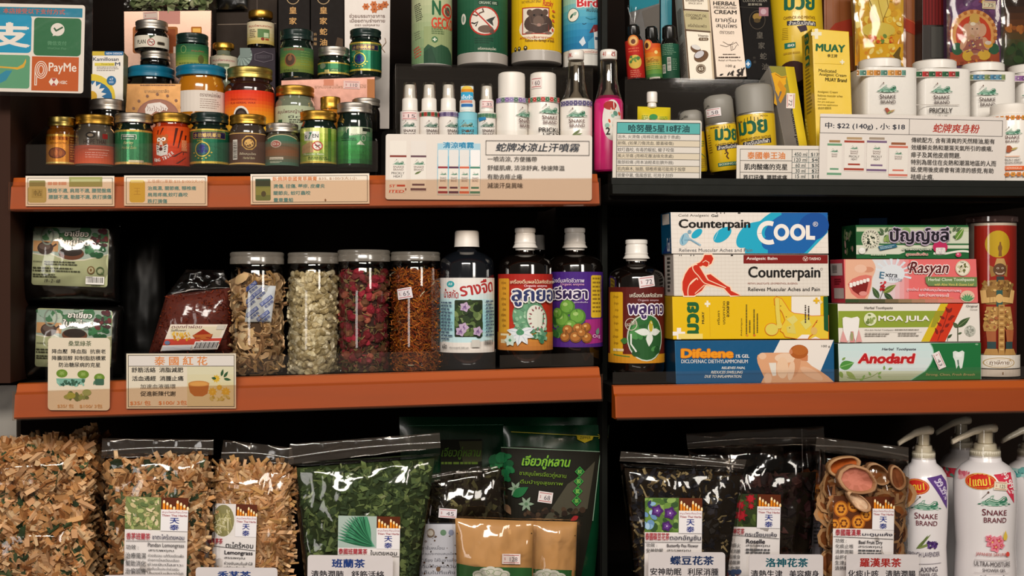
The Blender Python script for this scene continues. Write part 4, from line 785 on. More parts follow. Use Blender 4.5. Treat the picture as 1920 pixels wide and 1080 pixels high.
# cartons
B = Box('serum_carton', 'cream carton with brown edges and two coconut halves', 'box', [(755, -120), (1003, -120), (1057, 722), (820, 720)], .135, .036, 'e4d8c4', 'b8aca0', group='tall skin care cartons', Yt=.150)
A = B.art(); br = '5a4430'
A.poly([(757, -110), (770, -110), (835, 718), (822, 718)], br); A.poly([(984, -110), (1000, -110), (1055, 718), (1038, 718)], 'c8b498'); A.poly([(770, 78), (1002, 92), (1004, 106), (772, 92)], br); A.poly([(795, 262), (1018, 280), (1020, 294), (797, 278)], br); A.poly([(776, 95), (1000, 108), (1016, 278), (796, 260)], 'b8ac84')
A.t('อโรแกนิค', 795, -15, 955, 15, '4a3828', .8, 0, 2); A.t('SINCE 2014', 820, 22, 940, 38, '6a5844', .5, 0, 2); A.t('COCONUT OIL', 795, 128, 985, 152, '4a3c2c', 1, 0, 3); A.t('SERUM', 840, 155, 942, 176, '4a3c2c', 1, 0, 3); A.t('เซรั่มน้ำมันมะพร้าว', 815, 215, 985, 246, '4a3c2c', .8, 0, 3)
A.t('Vitamin', 905, 310, 998, 332, '5a4838', .5, 0, 3); A.rect(912, 338, 1000, 366, '6a5440', 13); A.t('C & E', 930, 343, 985, 360, 'e0d4c0', 1, 0, 3)
A.ell(885, 438, 48, 34, '6a4c34', 25); A.ell(888, 425, 42, 20, 'd8d4d0', 20); A.ell(935, 505, 68, 50, '6a4c34', -25); A.ell(918, 492, 52, 34, '5a4030', -30); A.ell(918, 490, 46, 28, 'c8c4c8', -30); A.ell(932, 618, 44, 42, '5c4836'); A.ring(932, 618, 36, 34, 4, 'd8c8b0'); A.t('65', 912, 602, 954, 634, 'e4d8c4', 1.5); A.done('print', B.root)
A = B.side_art(); crop(0); A.h = .0004; A.micro(20, 10, 80, 60, 14, '7a7068', 5, .5); A.micro(20, 75, 80, 135, 16, '7a7068', 7, .5); A.done('side_print', B.root); crop(4)
B = Box('cream_carton', 'pale pink cream carton with black lettering and plant silhouettes', 'box', [(1003, -120), (1262, -120), (1345, 690), (1076, 694)], .135, .03, 'e0ccb8', 'c0aa98', group='tall skin care cartons', Yt=.150)
A = B.art(); A.t('HERBAL', 1042, 12, 1252, 50, '2c2420', 2, 0, 1.5); A.t('MEDICATED', 1048, 58, 1252, 80, '3a302c', 1, 0, 1.5); A.t('CREAM', 1050, 90, 1254, 128, '2c2420', 2, 0, 1.5); A.t('ยาครีม', 1062, 155, 1252, 200, '3a302c', .8, 0, 2); A.t('สมุนไพร', 1070, 205, 1258, 262, '3a302c', .8, 0, 2); A.t('ตราวรดา', 1102, 280, 1230, 306, '4a3c34', .5, 0, 2)
A.line([(1105, 405), (1160, 420), (1200, 405), (1225, 378)], 4, '5a463c'); A.line([(1130, 375), (1175, 400), (1215, 400), (1250, 380), (1270, 410)], 4, '5a463c'); A.line([(1200, 405), (1205, 455), (1235, 440), (1255, 405)], 4, '5a463c'); A.line([(1215, 410), (1220, 445)], 3, '5a463c'); A.micro(1130, 485, 1255, 500, 1, '5a4a40', 3, .6); A.micro(1092, 510, 1300, 530, 1, '5a4a40', 4, .6); A.t('Relief of Muscle Pain', 1092, 535, 1300, 550, '6a5a50', .2); A.t('100 g', 1158, 582, 1243, 610, '4a3c34', .3)
for x, y, a, l in ((1100, 678, -20, 40), (1170, 685, -60, 50), (1210, 685, -75, 60), (1205, 650, -10, 30), (1270, 690, -60, 80), (1300, 690, -80, 90), (1255, 640, -30, 40), (1300, 640, -50, 50), (1285, 660, -140, 40), (1310, 650, -110, 45)): A.leaf(x, y, l, 16, a, '2c2420')
A.blobs(1165, 640, 1335, 680, 12, 5, 10, ['2c2420', '3a302a'], 6); A.done('print', B.root)
B = Box('snake_oil_carton', 'black carton with dim characters and blue round sticker, beside pink cream carton', 'box', [(1275, -120), (1545, -120), (1625, 712), (1350, 714)], .14, .04, '141110', '0c0a09', group='black cartons with gold characters', Yt=.155, m=MATTB)
A = B.art(); A.t('COSTAR CREAM', 1310, -5, 1525, 18, '8a8478', .5); A.t('皇家蛇油', 1355, 28, 1480, 50, 'a8a090', .5); A.line([(1280, 62), (1540, 80)], 4, '3a342c'); A.ring(1440, 180, 70, 82, 5, '4a4034'); A.ell(1438, 150, 40, 32, '8a6c30'); A.ell(1438, 185, 30, 20, '4a3a1c'); A.rect(1455, 66, 1540, 145, '9a6a74'); A.ell(1495, 105, 26, 26, 'b89ca4')
for i, ch in enumerate('皇家蛇油'): A.t(ch, 1432+i*16, 285+i*95, 1492+i*16, 345+i*95, '5a544c', 1)
A.t('升', 1400, 510, 1425, 535, '4a443c'); A.t('級', 1405, 545, 1430, 570, '4a443c'); A.ell(1357, 575, 28, 40, '2c6c9c'); A.cross(1340, 555, 1374, 595, 'd8e0e8'); A.done('print', B.root)
YEL = mat('yellow_label_plastic', 'd8b41c', .35, coat=.2)
J = Round('oil_flask', 'large yellow bottle with green lettering behind the yellow carton', 'bottle', 1815, 705, 235, .165, None, -3)
J.lathe('bottle', [(60, -420), (80, -300), (200, -230), (235, -170), (235, 680), (225, 700), (0, 705)], YEL)
A = J.art(236); A.t('มวย', 1715, -40, 2000, 95, '1c5c44', 3, 0, 3); A.t('CAMPHOR AND MENTHOL', 1705, 142, 2000, 170, '6a4420', .6, 0, 3); A.poly([(1735, 178), (2000, 198), (2000, 238), (1735, 218)], '1c2038'); A.t('สำหรับนักกีฬา', 1750, 186, 1990, 228, 'e8e0d0', .8, 0, 4)
for k in range(7): A.line([(1690-k*2, 240+k*16), (1740, 243+k*16)], 3, '8a6c20')
A.poly([(1820, 235), (1900, 230), (1910, 275), (1850, 290)], '3a2c38'); A.rect(1702, 375, 1800, 425, '1c6c5c'); A.t('80', 1730, 388, 1790, 412, 'e8e0d0', 1); A.micro(1690, 460, 1850, 490, 1, 'b08c20', 3); A.ell(1760, 640, 130, 100, '3a1c14'); A.done('label', J.root)
# pouch and grey capped sprays
r = empty('spouted_pouch', P(*gp(510, 1545), .06), 'yellow spouted pouch with white screw cap behind the turquoise headed card', 'pouch')
R_ = Round('tmp', 'x', 'x', 492, 1545, 100, .06); 
R_.lathe('screw_cap', [(0, 812), (44, 815), (48, 826), (48, 908), (36, 915), (40, 925), (42, 950), (30, 960)], WHITE, knurl=(2, 3), seg=48)
for ch in list(R_.root.children): ch.parent = r; ch.location = R_.root.location-r.location
bpy.data.objects.remove(R_.root)
def pillow(name, quad, Y, puff, m, root, n=10, cols=None, seed=1, wr=0):
    """a filled packet: two faces that meet round the edge"""
    q = [gp(*p) for p in quad]; o = root.location; v, f = [], []
    for side in (-1, 1):
        for j in range(n+1):
            for i in range(n+1):
                a, b = i/n, j/n; x = (q[0][0]*(1-a)+q[1][0]*a)*(1-b)+(q[3][0]*(1-a)+q[2][0]*a)*b; y = (q[0][1]*(1-a)+q[1][1]*a)*(1-b)+(q[3][1]*(1-a)+q[2][1]*a)*b
                e = (max(0, 4*a*(1-a))**.45)*(max(0, 4*b*(1-b))**.45); p = P(x, y, Y)
                d = side*puff*e+side*wr*noise.noise(Vector((x*.05, y*.05, seed)))*min(1, 3*e); v.append(Vector((p.x, p.y+d, p.z))-o)
    k = (n+1)**2
    for s_ in (0, 1):
        for j in range(n):
            for i in range(n):
                t = s_*k+j*(n+1)+i; w_ = (t, t+1, t+n+2, t+n+1); f.append(w_[::-1] if s_ == 0 else w_)
    return mesh(name, v, f, m, root, smooth=True)
pillow('pouch_body', [(362, 958), (658, 968), (665, 1540), (355, 1540)], .06, .012, mat('yellow_pouch_foil', 'd0bc20', .28, coat=.3), r, 12)
A = flat(r, .046); A.ell(505, 1052, 38, 26, '3c8a4c'); A.micro(400, 1040, 460, 1080, 3, '5c8a30', 3); A.micro(560, 1050, 640, 1080, 2, '5c8a30', 4); A.done('print', r)
GCAP = mat('grey_ribbed_cap', '8c8880', .45, spec=.4)
def muay_can(label, cx, yt, caph, yb, rad, tilt, Yc, draw, knurl=True):
    J = Round('muscle_spray', label, 'spray can', cx, yb, rad, Yc, 'grey capped muscle spray cans', tilt)
    J.lathe('cap', [(0, yt), (rad*.6, yt+6), (rad*.88, yt+26), (rad*.97, yt+60), (rad*.98, yt+caph), (rad*.9, yt+caph+3)], GCAP, knurl=(3, 4) if knurl else (), seg=100)
    J.lathe('neck_ring', [(rad*.9, yt+caph+2), (rad*.98, yt+caph+4), (rad, yt+caph+12), (rad*.99, yt+caph+20)], SILV)
    J.lathe('can_body', [(rad*.99, yt+caph+18), (rad, yt+caph+26), (rad, yb-20), (rad*.93, yb), (0, yb)], YEL); A = J.art(rad); draw(A); A.done('label', J.root); return J
def m1(A): A.micro(905, 1270, 1010, 1330, 3, '6a7a30', 3); A.line([(945, 1380), (1000, 1420), (1010, 1480)], 6, '2c6c44'); A.micro(900, 1430, 1010, 1520, 5, 'a08430', 5)
J = muay_can('small grey capped can half hidden behind the turquoise headed card', 885, 975, 190, 1545, 108, -5, .075, m1); A = J.art(106); A.line([(775, 1062), (812, 1050)], 5, '2c2824'); A.t('เปิด', 818, 1030, 856, 1052, '2c2824', 1); A.done('cap_print', J.root)
def m2(A):
    for k, a in enumerate((-35, -15, 5, 25)): A.line([(1160+k*24, 1158-6*(k % 2)), (1163+k*24, 1135-6*(k % 2))], 5, '2c2c20')
    A.t('มวย', 1090, 1150, 1320, 1268, '1c5c44', 3, 0, 4); A.micro(1050, 1130, 1140, 1150, 1, '7a5c20', 3); A.t('CAMPHOR AND', 1085, 1282, 1330, 1300, '5a3c1c', .6, 0, -2); A.poly([(1098, 1305), (1380, 1290), (1380, 1332), (1098, 1344)], '1c2038'); A.t('สำหรับนักกีฬา', 1108, 1302, 1330, 1336, 'e8e0d0', .8, 0, -2)
    for k in range(8): A.line([(1005, 1200+k*22), (1040+k*2, 1196+k*22)], 6, '8a6c20')
    A.line([(1170, 1350), (1190, 1380), (1175, 1405), (1192, 1430)], 10, '4a2c20'); A.ell(1178, 1345, 9, 10, '4a2c20'); A.line([(1178, 1372), (1160, 1380)], 7, '4a2c20'); A.rect(1095, 1458, 1400, 1490, '1c6c5c'); A.t('BOXING LINIMENT', 1105, 1464, 1390, 1484, 'e0d8b8', .8)
J = muay_can('middle grey ribbed cap can with a white price sticker on its cap', 1150, 833, 262, 1530, 135, -6, .055, m2); A = J.art(134); A.line([(975, 968), (1030, 945)], 5, '2c2824'); A.t('เปิด', 1035, 925, 1064, 945, '2c2824', 1); A.done('cap_print', J.root); tag(J.art(135), J.root, 1020, 962, 1165, 1038, '58', 0, 'e4dcdc')
def m3(A):
    for k in range(5): A.line([(1350+k*32, 1090-4*(2-abs(k-2))), (1355+k*30, 1052-6*(2-abs(k-2)))], 6, '2c2c20')
    A.t('มวย', 1275, 1070, 1560, 1205, '1c5c44', 3, 0, -2); A.t('PETCH', 1500, 1035, 1570, 1050, '6a5420', .5); A.micro(1265, 1070, 1340, 1095, 1, '7a5c20', 3); A.t('CAMPHOR AND METHYL SALICYLATE', 1290, 1225, 1590, 1250, '5a3c1c', .6, 0, -3); A.poly([(1320, 1265), (1590, 1243), (1590, 1285), (1320, 1305)], '1c2038'); A.t('สำหรับนักกีฬา', 1335, 1252, 1570, 1294, 'e8e0d0', .8, 0, -4)
J = muay_can('large smooth grey capped can, nearest the leaning carton', 1455, 728, 272, 1540, 172, -4, .06, m3, False)
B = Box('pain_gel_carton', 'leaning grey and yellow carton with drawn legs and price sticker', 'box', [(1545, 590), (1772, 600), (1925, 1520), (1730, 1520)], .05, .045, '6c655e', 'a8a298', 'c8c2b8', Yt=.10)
A = B.art(); A.poly([(1690, 598), (1772, 602), (1922, 1515), (1850, 1515)], 'd0b41c'); A.poly([(1548, 595), (1690, 600), (1760, 900), (1620, 800)], '8a8434')
A.poly([(1565, 660), (1600, 650), (1660, 690), (1700, 680), (1735, 710), (1735, 740), (1690, 760), (1640, 830), (1615, 950), (1590, 930), (1600, 800), (1590, 750)], 'd8a020'); A.poly([(1640, 720), (1700, 800), (1690, 850), (1650, 930), (1630, 900), (1660, 830), (1620, 760)], 'c88a1c'); A.line([(1600, 665), (1660, 700), (1700, 690), (1730, 715)], 5, '7a4c10')
A.t('Counterpain', 1600, 1135, 1960, 1178, '1c1a18', 1.8, 0, 80); A.micro(1770, 1180, 2010, 1200, 1, '8a7a20', 5, .6, 80); A.done('print', B.root); tag(B.art(), B.root, 1672, 868, 1808, 946, '72', 92, 'e4d8d0')
crop(5)
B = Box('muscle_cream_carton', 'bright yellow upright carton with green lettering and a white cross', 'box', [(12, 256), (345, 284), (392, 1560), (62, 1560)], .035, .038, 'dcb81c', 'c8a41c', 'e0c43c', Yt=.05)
A = B.art(); A.cross(5, 258, 98, 350, 'e4dcc0'); A.t('MUAY', 45, 395, 312, 470, '1c5c38', 3, 0, 3); A.t('拳王牌', 150, 486, 240, 518, '3a3a20', .5, 0, 3); A.line([(30, 570), (300, 578)], 2, 'c8a81c'); A.cross(264, 538, 304, 578, 'e4dcc0'); A.t('Medicated', 72, 622, 230, 652, '3a3418', .4, 0, 3); A.t('Analgesic Cream', 76, 660, 322, 694, '3a3418', .4, 0, 3); A.t('MUAY Brand', 132, 702, 326, 736, '2c2814', 1.5, 0, 3)
A.t('Analgesic Cream', 62, 818, 244, 842, '6a5c18', .2, 0, 2)
for k, (tx, xx) in enumerate((('Relieves muscular aches', 288), ('and pain', 140), ('For pre and post', 215), ('exercise application', 244))): A.t(tx, 64, 852+k*28, xx, 872+k*28, '7a6a1c', .2, 0, 2)
A.t('適合於運動員', 66, 962, 186, 984, '6a5c18'); A.done('print', B.root)
A = B.side_art(); crop(0); A.h = .0004
A.t('มวย', 19, 66, 81, 108, '1c5c38', 2.4, 0, -90); A.micro(25, 116, 75, 210, 14, '8a7420', 4, .5); A.done('side_print', B.root); crop(5)
# packets behind the powder tins
B = Box('wooden_panel', 'orange brown wooden panel behind the yellow amulet packet', 'panel', [(120, -120), (1010, -120), (1010, 640), (120, 640)], .25, .02, '8a4a18', '5a2c10', m=mat('orange_wood', rough=.45, attr=True)); A = B.art()
for k in range(14): A.line([(140+k*60, -110), (146+k*60, 630)], 3, ['7a3c14', '9a5820'][k % 2])
A.poly([(150, 290), (220, 210), (420, 150), (420, 330), (300, 320)], 'a0341c'); A.poly([(830, 150), (930, 190), (1000, 300), (990, 340), (840, 270)], 'a0341c'); A.line([(845, 160), (930, 200), (1000, 320)], 4, 'c87040'); A.done('print', B.root)
def wrapped(label, quad, Y, base, draw, seed, puff=.008):
    """a picture packet inside cellophane"""
    B = Box('incense_packet', label, 'packet', quad, Y, .018, base, mixc(base, '201008', .5), group='picture packets in cellophane'); A = B.art(); q = [gp(*p) for p in quad]; A.clipu = (min(q[0][0], q[3][0])+.5, max(q[1][0], q[2][0])-.5); draw(A); A.done('picture', B.root)
    x0, y0, x1, y1 = quad[0][0], quad[0][1], quad[1][0], quad[2][1]; pillow('cellophane', [(x0-22, y0), (x1+22, y0), (quad[2][0]+22, y1-4), (quad[3][0]-22, y1-4)], Y-.003, puff*.5, clear('packet_cellophane', 'faf8f5', .025, .5, .10, bump=.05, bscale=30), B.root, 18, seed=seed, wr=.002); return B
def gold(A):
    A.grad(395, -120, 850, 590, ['d8a828', 'e0b030', 'd89c18', 'd08c14'], 10); R = random.Random(3)
    A.blobs(420, -40, 830, 380, 46, 16, 46, ['e8c84c', 'd8a028', 'c88a18', 'f0dc80', 'e0b838'], 8)
    A.poly([(520, -40), (720, -40), (700, 60), (640, 200), (580, 160), (530, 60)], 'e0c860'); A.line([(520, -20), (560, 80), (620, 180)], 8, '7a5c1c'); A.line([(600, -40), (620, 60), (660, 200)], 6, 'a88428'); A.line([(680, -40), (700, 60), (650, 180)], 6, '8a6c20')
    A.ell(610, 270, 150, 70, 'd8c050'); A.blobs(520, 320, 740, 380, 26, 10, 22, ['d8541c', 'e07c20', 'e89c30', '6a8a3c'], 4); A.rect(440, 395, 830, 590, 'e0a81c'); A.blobs(500, 400, 780, 500, 16, 14, 34, ['e8c440', 'd88c20', 'f0d880'], 9); A.poly([(740, 500), (800, 420), (812, 430), (800, 500), (815, 540), (760, 520)], '6a5420')
wrapped('golden yellow amulet packet in cellophane before the wooden panel', [(397, -120), (832, -120), (838, 640), (440, 640)], .205, 'd8a020', gold, 3)
B = Box('red_carton', 'dark red ribbed carton between the yellow and purple packets', 'box', [(1005, -120), (1245, -120), (1245, 640), (1005, 640)], .225, .03, '2a2420', '1c1614'); A = B.art(); A.rect(1008, -110, 1244, 225, '5c1414')
for k in range(8): A.rect(1015+k*29, -110, 1026+k*29, 222, '7a1c1c')
A.rect(1085, 240, 1240, 520, '4a4844'); A.done('print', B.root)
def deity(A):
    A.rect(1243, -120, 1712, 590, '5c3464'); A.blobs(1260, -60, 1690, 160, 20, 20, 50, ['6a4070', '503058'], 3); A.blobs(1400, -60, 1560, 30, 10, 14, 30, ['4a7a54', 'c8a040', '8a3c50'], 4)
    A.ell(1465, 300, 208, 215, 'c87c3c'); A.ell(1465, 310, 190, 200, 'd89c58'); A.ell(1465, 320, 160, 180, 'c04024')
    for k in range(24):
        a = math.pi*(.95+1.1*k/23); A.ell(1465+200*math.cos(a), 310+205*math.sin(a), 16, 16, ['d8a060', 'b06830'][k % 2])
    A.rect(1255, 470, 1700, 590, 'a0482c'); A.ell(1320, 440, 52, 56, '2c5c40'); A.ell(1650, 440, 48, 50, '2c5c40')
    A.ell(1475, 420, 120, 110, 'b88a70'); A.ell(1475, 250, 62, 90, 'b8946c'); A.ell(1475, 165, 46, 44, 'c8a050'); A.ell(1410, 270, 42, 60, 'c89c80'); A.ell(1540, 270, 42, 60, 'c89c80'); A.ell(1475, 262, 48, 58, 'c8a48c')
    A.line([(1478, 280), (1490, 330), (1478, 380), (1500, 410)], 26, 'c09880'); A.ell(1460, 215, 24, 16, 'e0d4c0'); A.ell(1455, 260, 7, 5, '2a1c18'); A.ell(1498, 260, 7, 5, '2a1c18')
    A.poly([(1400, 360), (1555, 350), (1590, 450), (1475, 480), (1370, 450)], '9a5c50'); A.ell(1375, 390, 26, 60, 'c89878', 20); A.ell(1580, 390, 26, 60, 'c89878', -20); A.ell(1600, 400, 40, 32, 'd8a040'); A.ell(1598, 385, 30, 18, 'd8ccc0'); A.ell(1415, 500, 50, 50, 'd0a83c'); A.ell(1560, 495, 58, 46, 'd0a83c'); A.ell(1480, 520, 40, 26, 'a85c3c'); A.line([(1400, 470), (1470, 440), (1560, 460)], 9, '7a3c58')
    A.blobs(1420, 330, 1540, 460, 18, 5, 11, ['d8b060', 'e0c890', '8a4038', '6a4c78'], 12); A.blobs(1260, 540, 1700, 590, 14, 10, 20, ['c8702c', 'd8984c', '8a3c20'], 6)
B = wrapped('purple packet in cellophane with a seated figure under an orange arch', [(1243, -120), (1712, -120), (1690, 640), (1250, 640)], .195, '5c3464', deity, 5); A = B.art(); A.h = .0012; tag(A, B.root, 1545, 8, 1665, 80, '75', 3, 'd8d0b0')
def darkp(A):
    A.grad(1735, -120, 2100, 590, ['1c1612', '2c1c14', '5c3418', '3c4424', '24341c'], 12); A.blobs(1780, 240, 1990, 330, 12, 20, 44, ['8a4c20', '6a3c1c', 'a06028'], 4); A.blobs(1760, 400, 2000, 560, 12, 20, 50, ['2c4420', '1c3018'], 7)
wrapped('dark packet in cellophane at the end behind the last powder tin', [(1735, -120), (2080, -120), (2080, 640), (1735, 640)], .205, '2a1c14', darkp, 8)
# powder tins
TINW = mat('white_lacquered_tin', 'e2ddd6', .28, coat=.3); GT = mat('gold_tin_shoulder', 'a8925c', .3, 1)
def tin(label, cx, bx0, bx1, lx0, lx1, yt, yl, yB, cols, Yc, draw):
    r_ = (bx1-bx0)/2; c = (bx0+bx1)/2; J = Round('powder_tin', label, 'tin', c, 1625, r_, Yc, 'white powder tins'); d = (lx0+lx1)/2-c; lr = (lx1-lx0)/2
    o = J.lathe('lid', [(0, yt), (lr*.93, yt+4), (lr, yt+14), (lr, yl), (lr*.94, yl+4)], WHITE); o.location.x = d/G[2]*J.k*.25
    J.lathe('shoulder', [(lr*.9, yl), (lr*.92, yl+14), (r_*.9, yB-4), (r_*.98, yB+8)], GT, sq=4)
    J.lathe('tin_body', [(r_*.97, yB+2), (r_, yB+8), (r_, 1610), (r_*.97, 1625), (0, 1625)], TINW, sq=7, seg=64)
    A = flat(J.root, Yc-r_/G[2]*J.k, lift=.0002); A.clipu = (gp(bx0+r_*.16, 0)[0], gp(bx1-r_*.10, 0)[0])
    n = 8; w_ = (bx1-bx0)/n
    for k in range(n): flowers_band(A, bx0+k*w_, bx0+(k+1)*w_, yB+26, yB+84, [cols[k % len(cols)]], 1)
    snake_brand(A, cx, 795 if not draw else draw[0], 160, '3c2424')
    if draw: draw[1](A)
    A.done('label', J.root); S_ = flat(J.root, Yc); return J
def chilli(A): A.poly([(665, 975), (690, 968), (720, 1000), (690, 1020)], 'a0503c'); A.leaf(700, 1010, 65, 18, -20, 'b08c5c'); A.leaf(690, 1020, 45, 14, -30, '8a9a5c')
def prick(A): A.rect(900, 940, 1365, 946, 'b8b0a8'); A.t('PRICKLY', 1070, 970, 1278, 1018, '3a3430', 1); A.t('HEAT', 1120, 1040, 1230, 1082, '3a3430', 1)
tin('white square powder tin with orange flower band', 695, 375, 882, 408, 778, 500, 585, 600, ['c8843c', '5c8a7c', 'd89c50'], .07, (790, chilli))
tin('white square powder tin with red rose band', 1180, 885, 1362, 888, 1268, 515, 600, 612, ['b03030', '2c5c3c'], .075, (795, prick))
tin('white square powder tin with blue leaf band', 1592, 1366, 1772, 1300, 1668, 545, 628, 640, ['5c8ca4', '7c8c5c', '4c7c9c'], .085, (815, lambda A: None))
tin('white square powder tin with purple leaf band, partly out of view', 2000, 1778, 2190, 1722, 2080, 560, 640, 650, ['8a5c94', 'a884b0'], .09, (830, lambda A: None))
J = Round('powder_bottle', 'white powder bottle with ribbed cap and orange flower bands beside long card', 'bottle', 1790, 1640, 215, .02, 'white powder bottles')
J.lathe('cap', [(0, 913), (150, 916), (165, 928), (168, 1000), (160, 1012)], MATS['ribbed_white_cap'], knurl=(2, 3), seg=96); J.lathe('bottle', [(150, 1005), (185, 1018), (208, 1036), (215, 1060), (215, 1622), (205, 1640), (0, 1640)], WHITE)
A = J.art(215)
for k in range(9): A.flower(1640+k*44, 1058, 24, ['d08428', 'c8702c'][k % 2], '5c6c4c', 6)
snake(A, 1815, 1180, 125); A.t('SNAKE', 1750, 1222, 1870, 1252, '5a3838', .8); A.t('BRAND', 1760, 1262, 1865, 1284, '5a3838', .8); A.poly([(1770, 1310), (1795, 1310), (1820, 1345), (1790, 1375), (1765, 1370)], 'a0502c'); A.leaf(1800, 1350, 60, 18, -20, 'b09c5c'); A.rect(1740, 1405, 1870, 1412, 'd8a080'); A.t('PRICKLY HEAT', 1745, 1430, 1875, 1448, '4a3c38', .6); A.t('COOLING POWDER', 1742, 1456, 1890, 1474, '4a3c38', .6); A.rect(1730, 1495, 1910, 1532, 'd8602c'); A.t('TAEWANGKLAI', 1755, 1503, 1885, 1524, 'e8c8b0', .8)
for k in range(9): A.flower(1640+k*44, 1570, 24, ['d08428', 'c8702c'][k % 2], '5c6c4c', 6)
A.done('label', J.root)
# ---- cards on the black rail
crop(9)
A = card('tall card with turquoise heading and ruled lines of ailments', 138, 168, 935, 725, -.004, 'cards standing on the black shelf edge', .7, 'e2dcd4', 22, 14)
A.rect(172, 190, 925, 725, '2c3030'); A.rect(177, 196, 920, 290, '5cb4b4'); A.t('哈努曼5星18籽油', 275, 208, 828, 280, '1c4a50', 2.2)
L5 = (('治水, 火燙傷 (用棉花蘸油塗于患處)', 745), ('創傷, (如果刀傷流血, 膝蓋碰傷)', 685), ('蚊叮蟲咬, 有毒的蜈蚣, 蠍子咬傷', 690), ('風火牙痛 (用棉花蘸油填充患處)', 685), ('腹部絞痛 (用本油輕柔肚臍外圈)', 685), ('肌肉麻木, 抽筋, 頸椎疼痛可能用于按摩', 795), ('頭暈中暑, 傷風感冒, 可用于刮痧', 685))
for k, (tx, xx) in enumerate(L5):
    y = 296+k*57.5; A.rect(177, y, 920, y+53, ['e4ded8', 'e0d4c0'][k % 2]); A.t(tx, 182, y+7, xx, y+46, '3a3a38', .5)
cend(A)
A = card('price card with orange heading and a grid of bottle sizes', 1252, 398, 2066, 735, -.0045, 'cards standing on the black shelf edge', .5, 'e6dfd8', 10, 12)
A.frame(1285, 432, 2030, 760, 4, '3a3a38'); A.line([(1285, 535), (1750, 535)], 4, '3a3a38'); A.line([(1285, 640), (1750, 640)], 4, '3a3a38'); A.line([(1752, 432), (1752, 760)], 4, '3a3a38'); A.line([(1902, 432), (1902, 760)], 3, '4a6a70')
A.t('泰國拳王油', 1350, 455, 1690, 522, 'e08440', 1.6); A.t('肌肉酸痛的克星', 1322, 562, 1712, 620, '1c1a1a', 1.4); A.t('跌打扭傷, 腰膝疼痛', 1315, 662, 1710, 715, '1c1a1a', 1.4)
for k, (a, b) in enumerate((('450 ml', '$139'), ('120 ml', '$40'), ('60 ml', '$30'), ('30 ml', '$25'), ('15 ml', '$18'))):
    y = 458+k*49.5; A.t(a, 1772+(12 if k > 1 else 0), y, 1888-(14 if k > 1 else 0), y+34, '3a4a4c', .4); A.t(b, 1922+(8 if k else 0), y+2, 2010-(8 if k else 0), y+36, '3a4a4c', .4)
    if k: A.line([(1752, y-10), (2030, y-8)], 3, '4a6a70')
cend(A)
crop(10)
A = card('long white card with red heading about body powder, pictures of four tins', 78, 128, 1752, 775, -.0065, 'cards standing on the black shelf edge', 1.15, 'e8e1dd', 8, 12)
A.frame(80, 158, 1722, 300, 4, '3a3638'); A.line([(884, 158), (884, 300)], 4, '3a3638'); A.t('中: $22 (140g) , 小: $18', 126, 202, 845, 268, '1c2438', 1); A.t('蛇牌爽身粉', 1092, 195, 1525, 278, 'b83424', 1.2, .22)
for x, y, w_, h_, c, lc in ((150, 385, 130, 300, '6ca080', 'a8845c'), (302, 355, 180, 285, 'a84434', 'b89c78'), (505, 352, 180, 292, '7c6488', 'a89888'), (705, 395, 170, 290, 'd87c6c', '9a5c3c')):
    A.rect(x+w_*.12, y-22, x+w_*.88, y, lc); A.rect(x, y, x+w_, y+h_, 'efe9e4', 6); A.rect(x, y+8, x+w_, y+28, c); A.rect(x, y+h_-28, x+w_, y+h_-8, c); A.rect(x+w_*.2, y+h_-70, x+w_*.8, y+h_-54, c); snake(A, x+w_*.5, y+72, 60); A.t('SNAKE', x+w_*.3, y+98, x+w_*.7, y+114, '6a4a44'); A.t('BRAND', x+w_*.32, y+118, x+w_*.68, y+132, '6a4a44')
    if w_ == 180: A.t('PRICKLY', x+44, y+142, x+138, y+162, '3a3430', .5); A.t('HEAT', x+64, y+168, x+120, y+186, '3a3430', .5)
for k, (tx, xx) in enumerate((('傳統配方, 含有清爽的天然精油,能有', 1655), ('效緩解炎熱和潮濕天氣所引的痕癢,', 1638), ('痱子及其他皮膚問題.', 1350), ('特別為居住在炎熱和潮濕地區的人而', 1672), ('設,使用後皮膚會有清涼的感覺,有助', 1650), ('祛痱止痕.', 1112))): A.t(tx, 905, 322+k*66, xx, 372+k*66, '3a3634', .5)
cend(A)
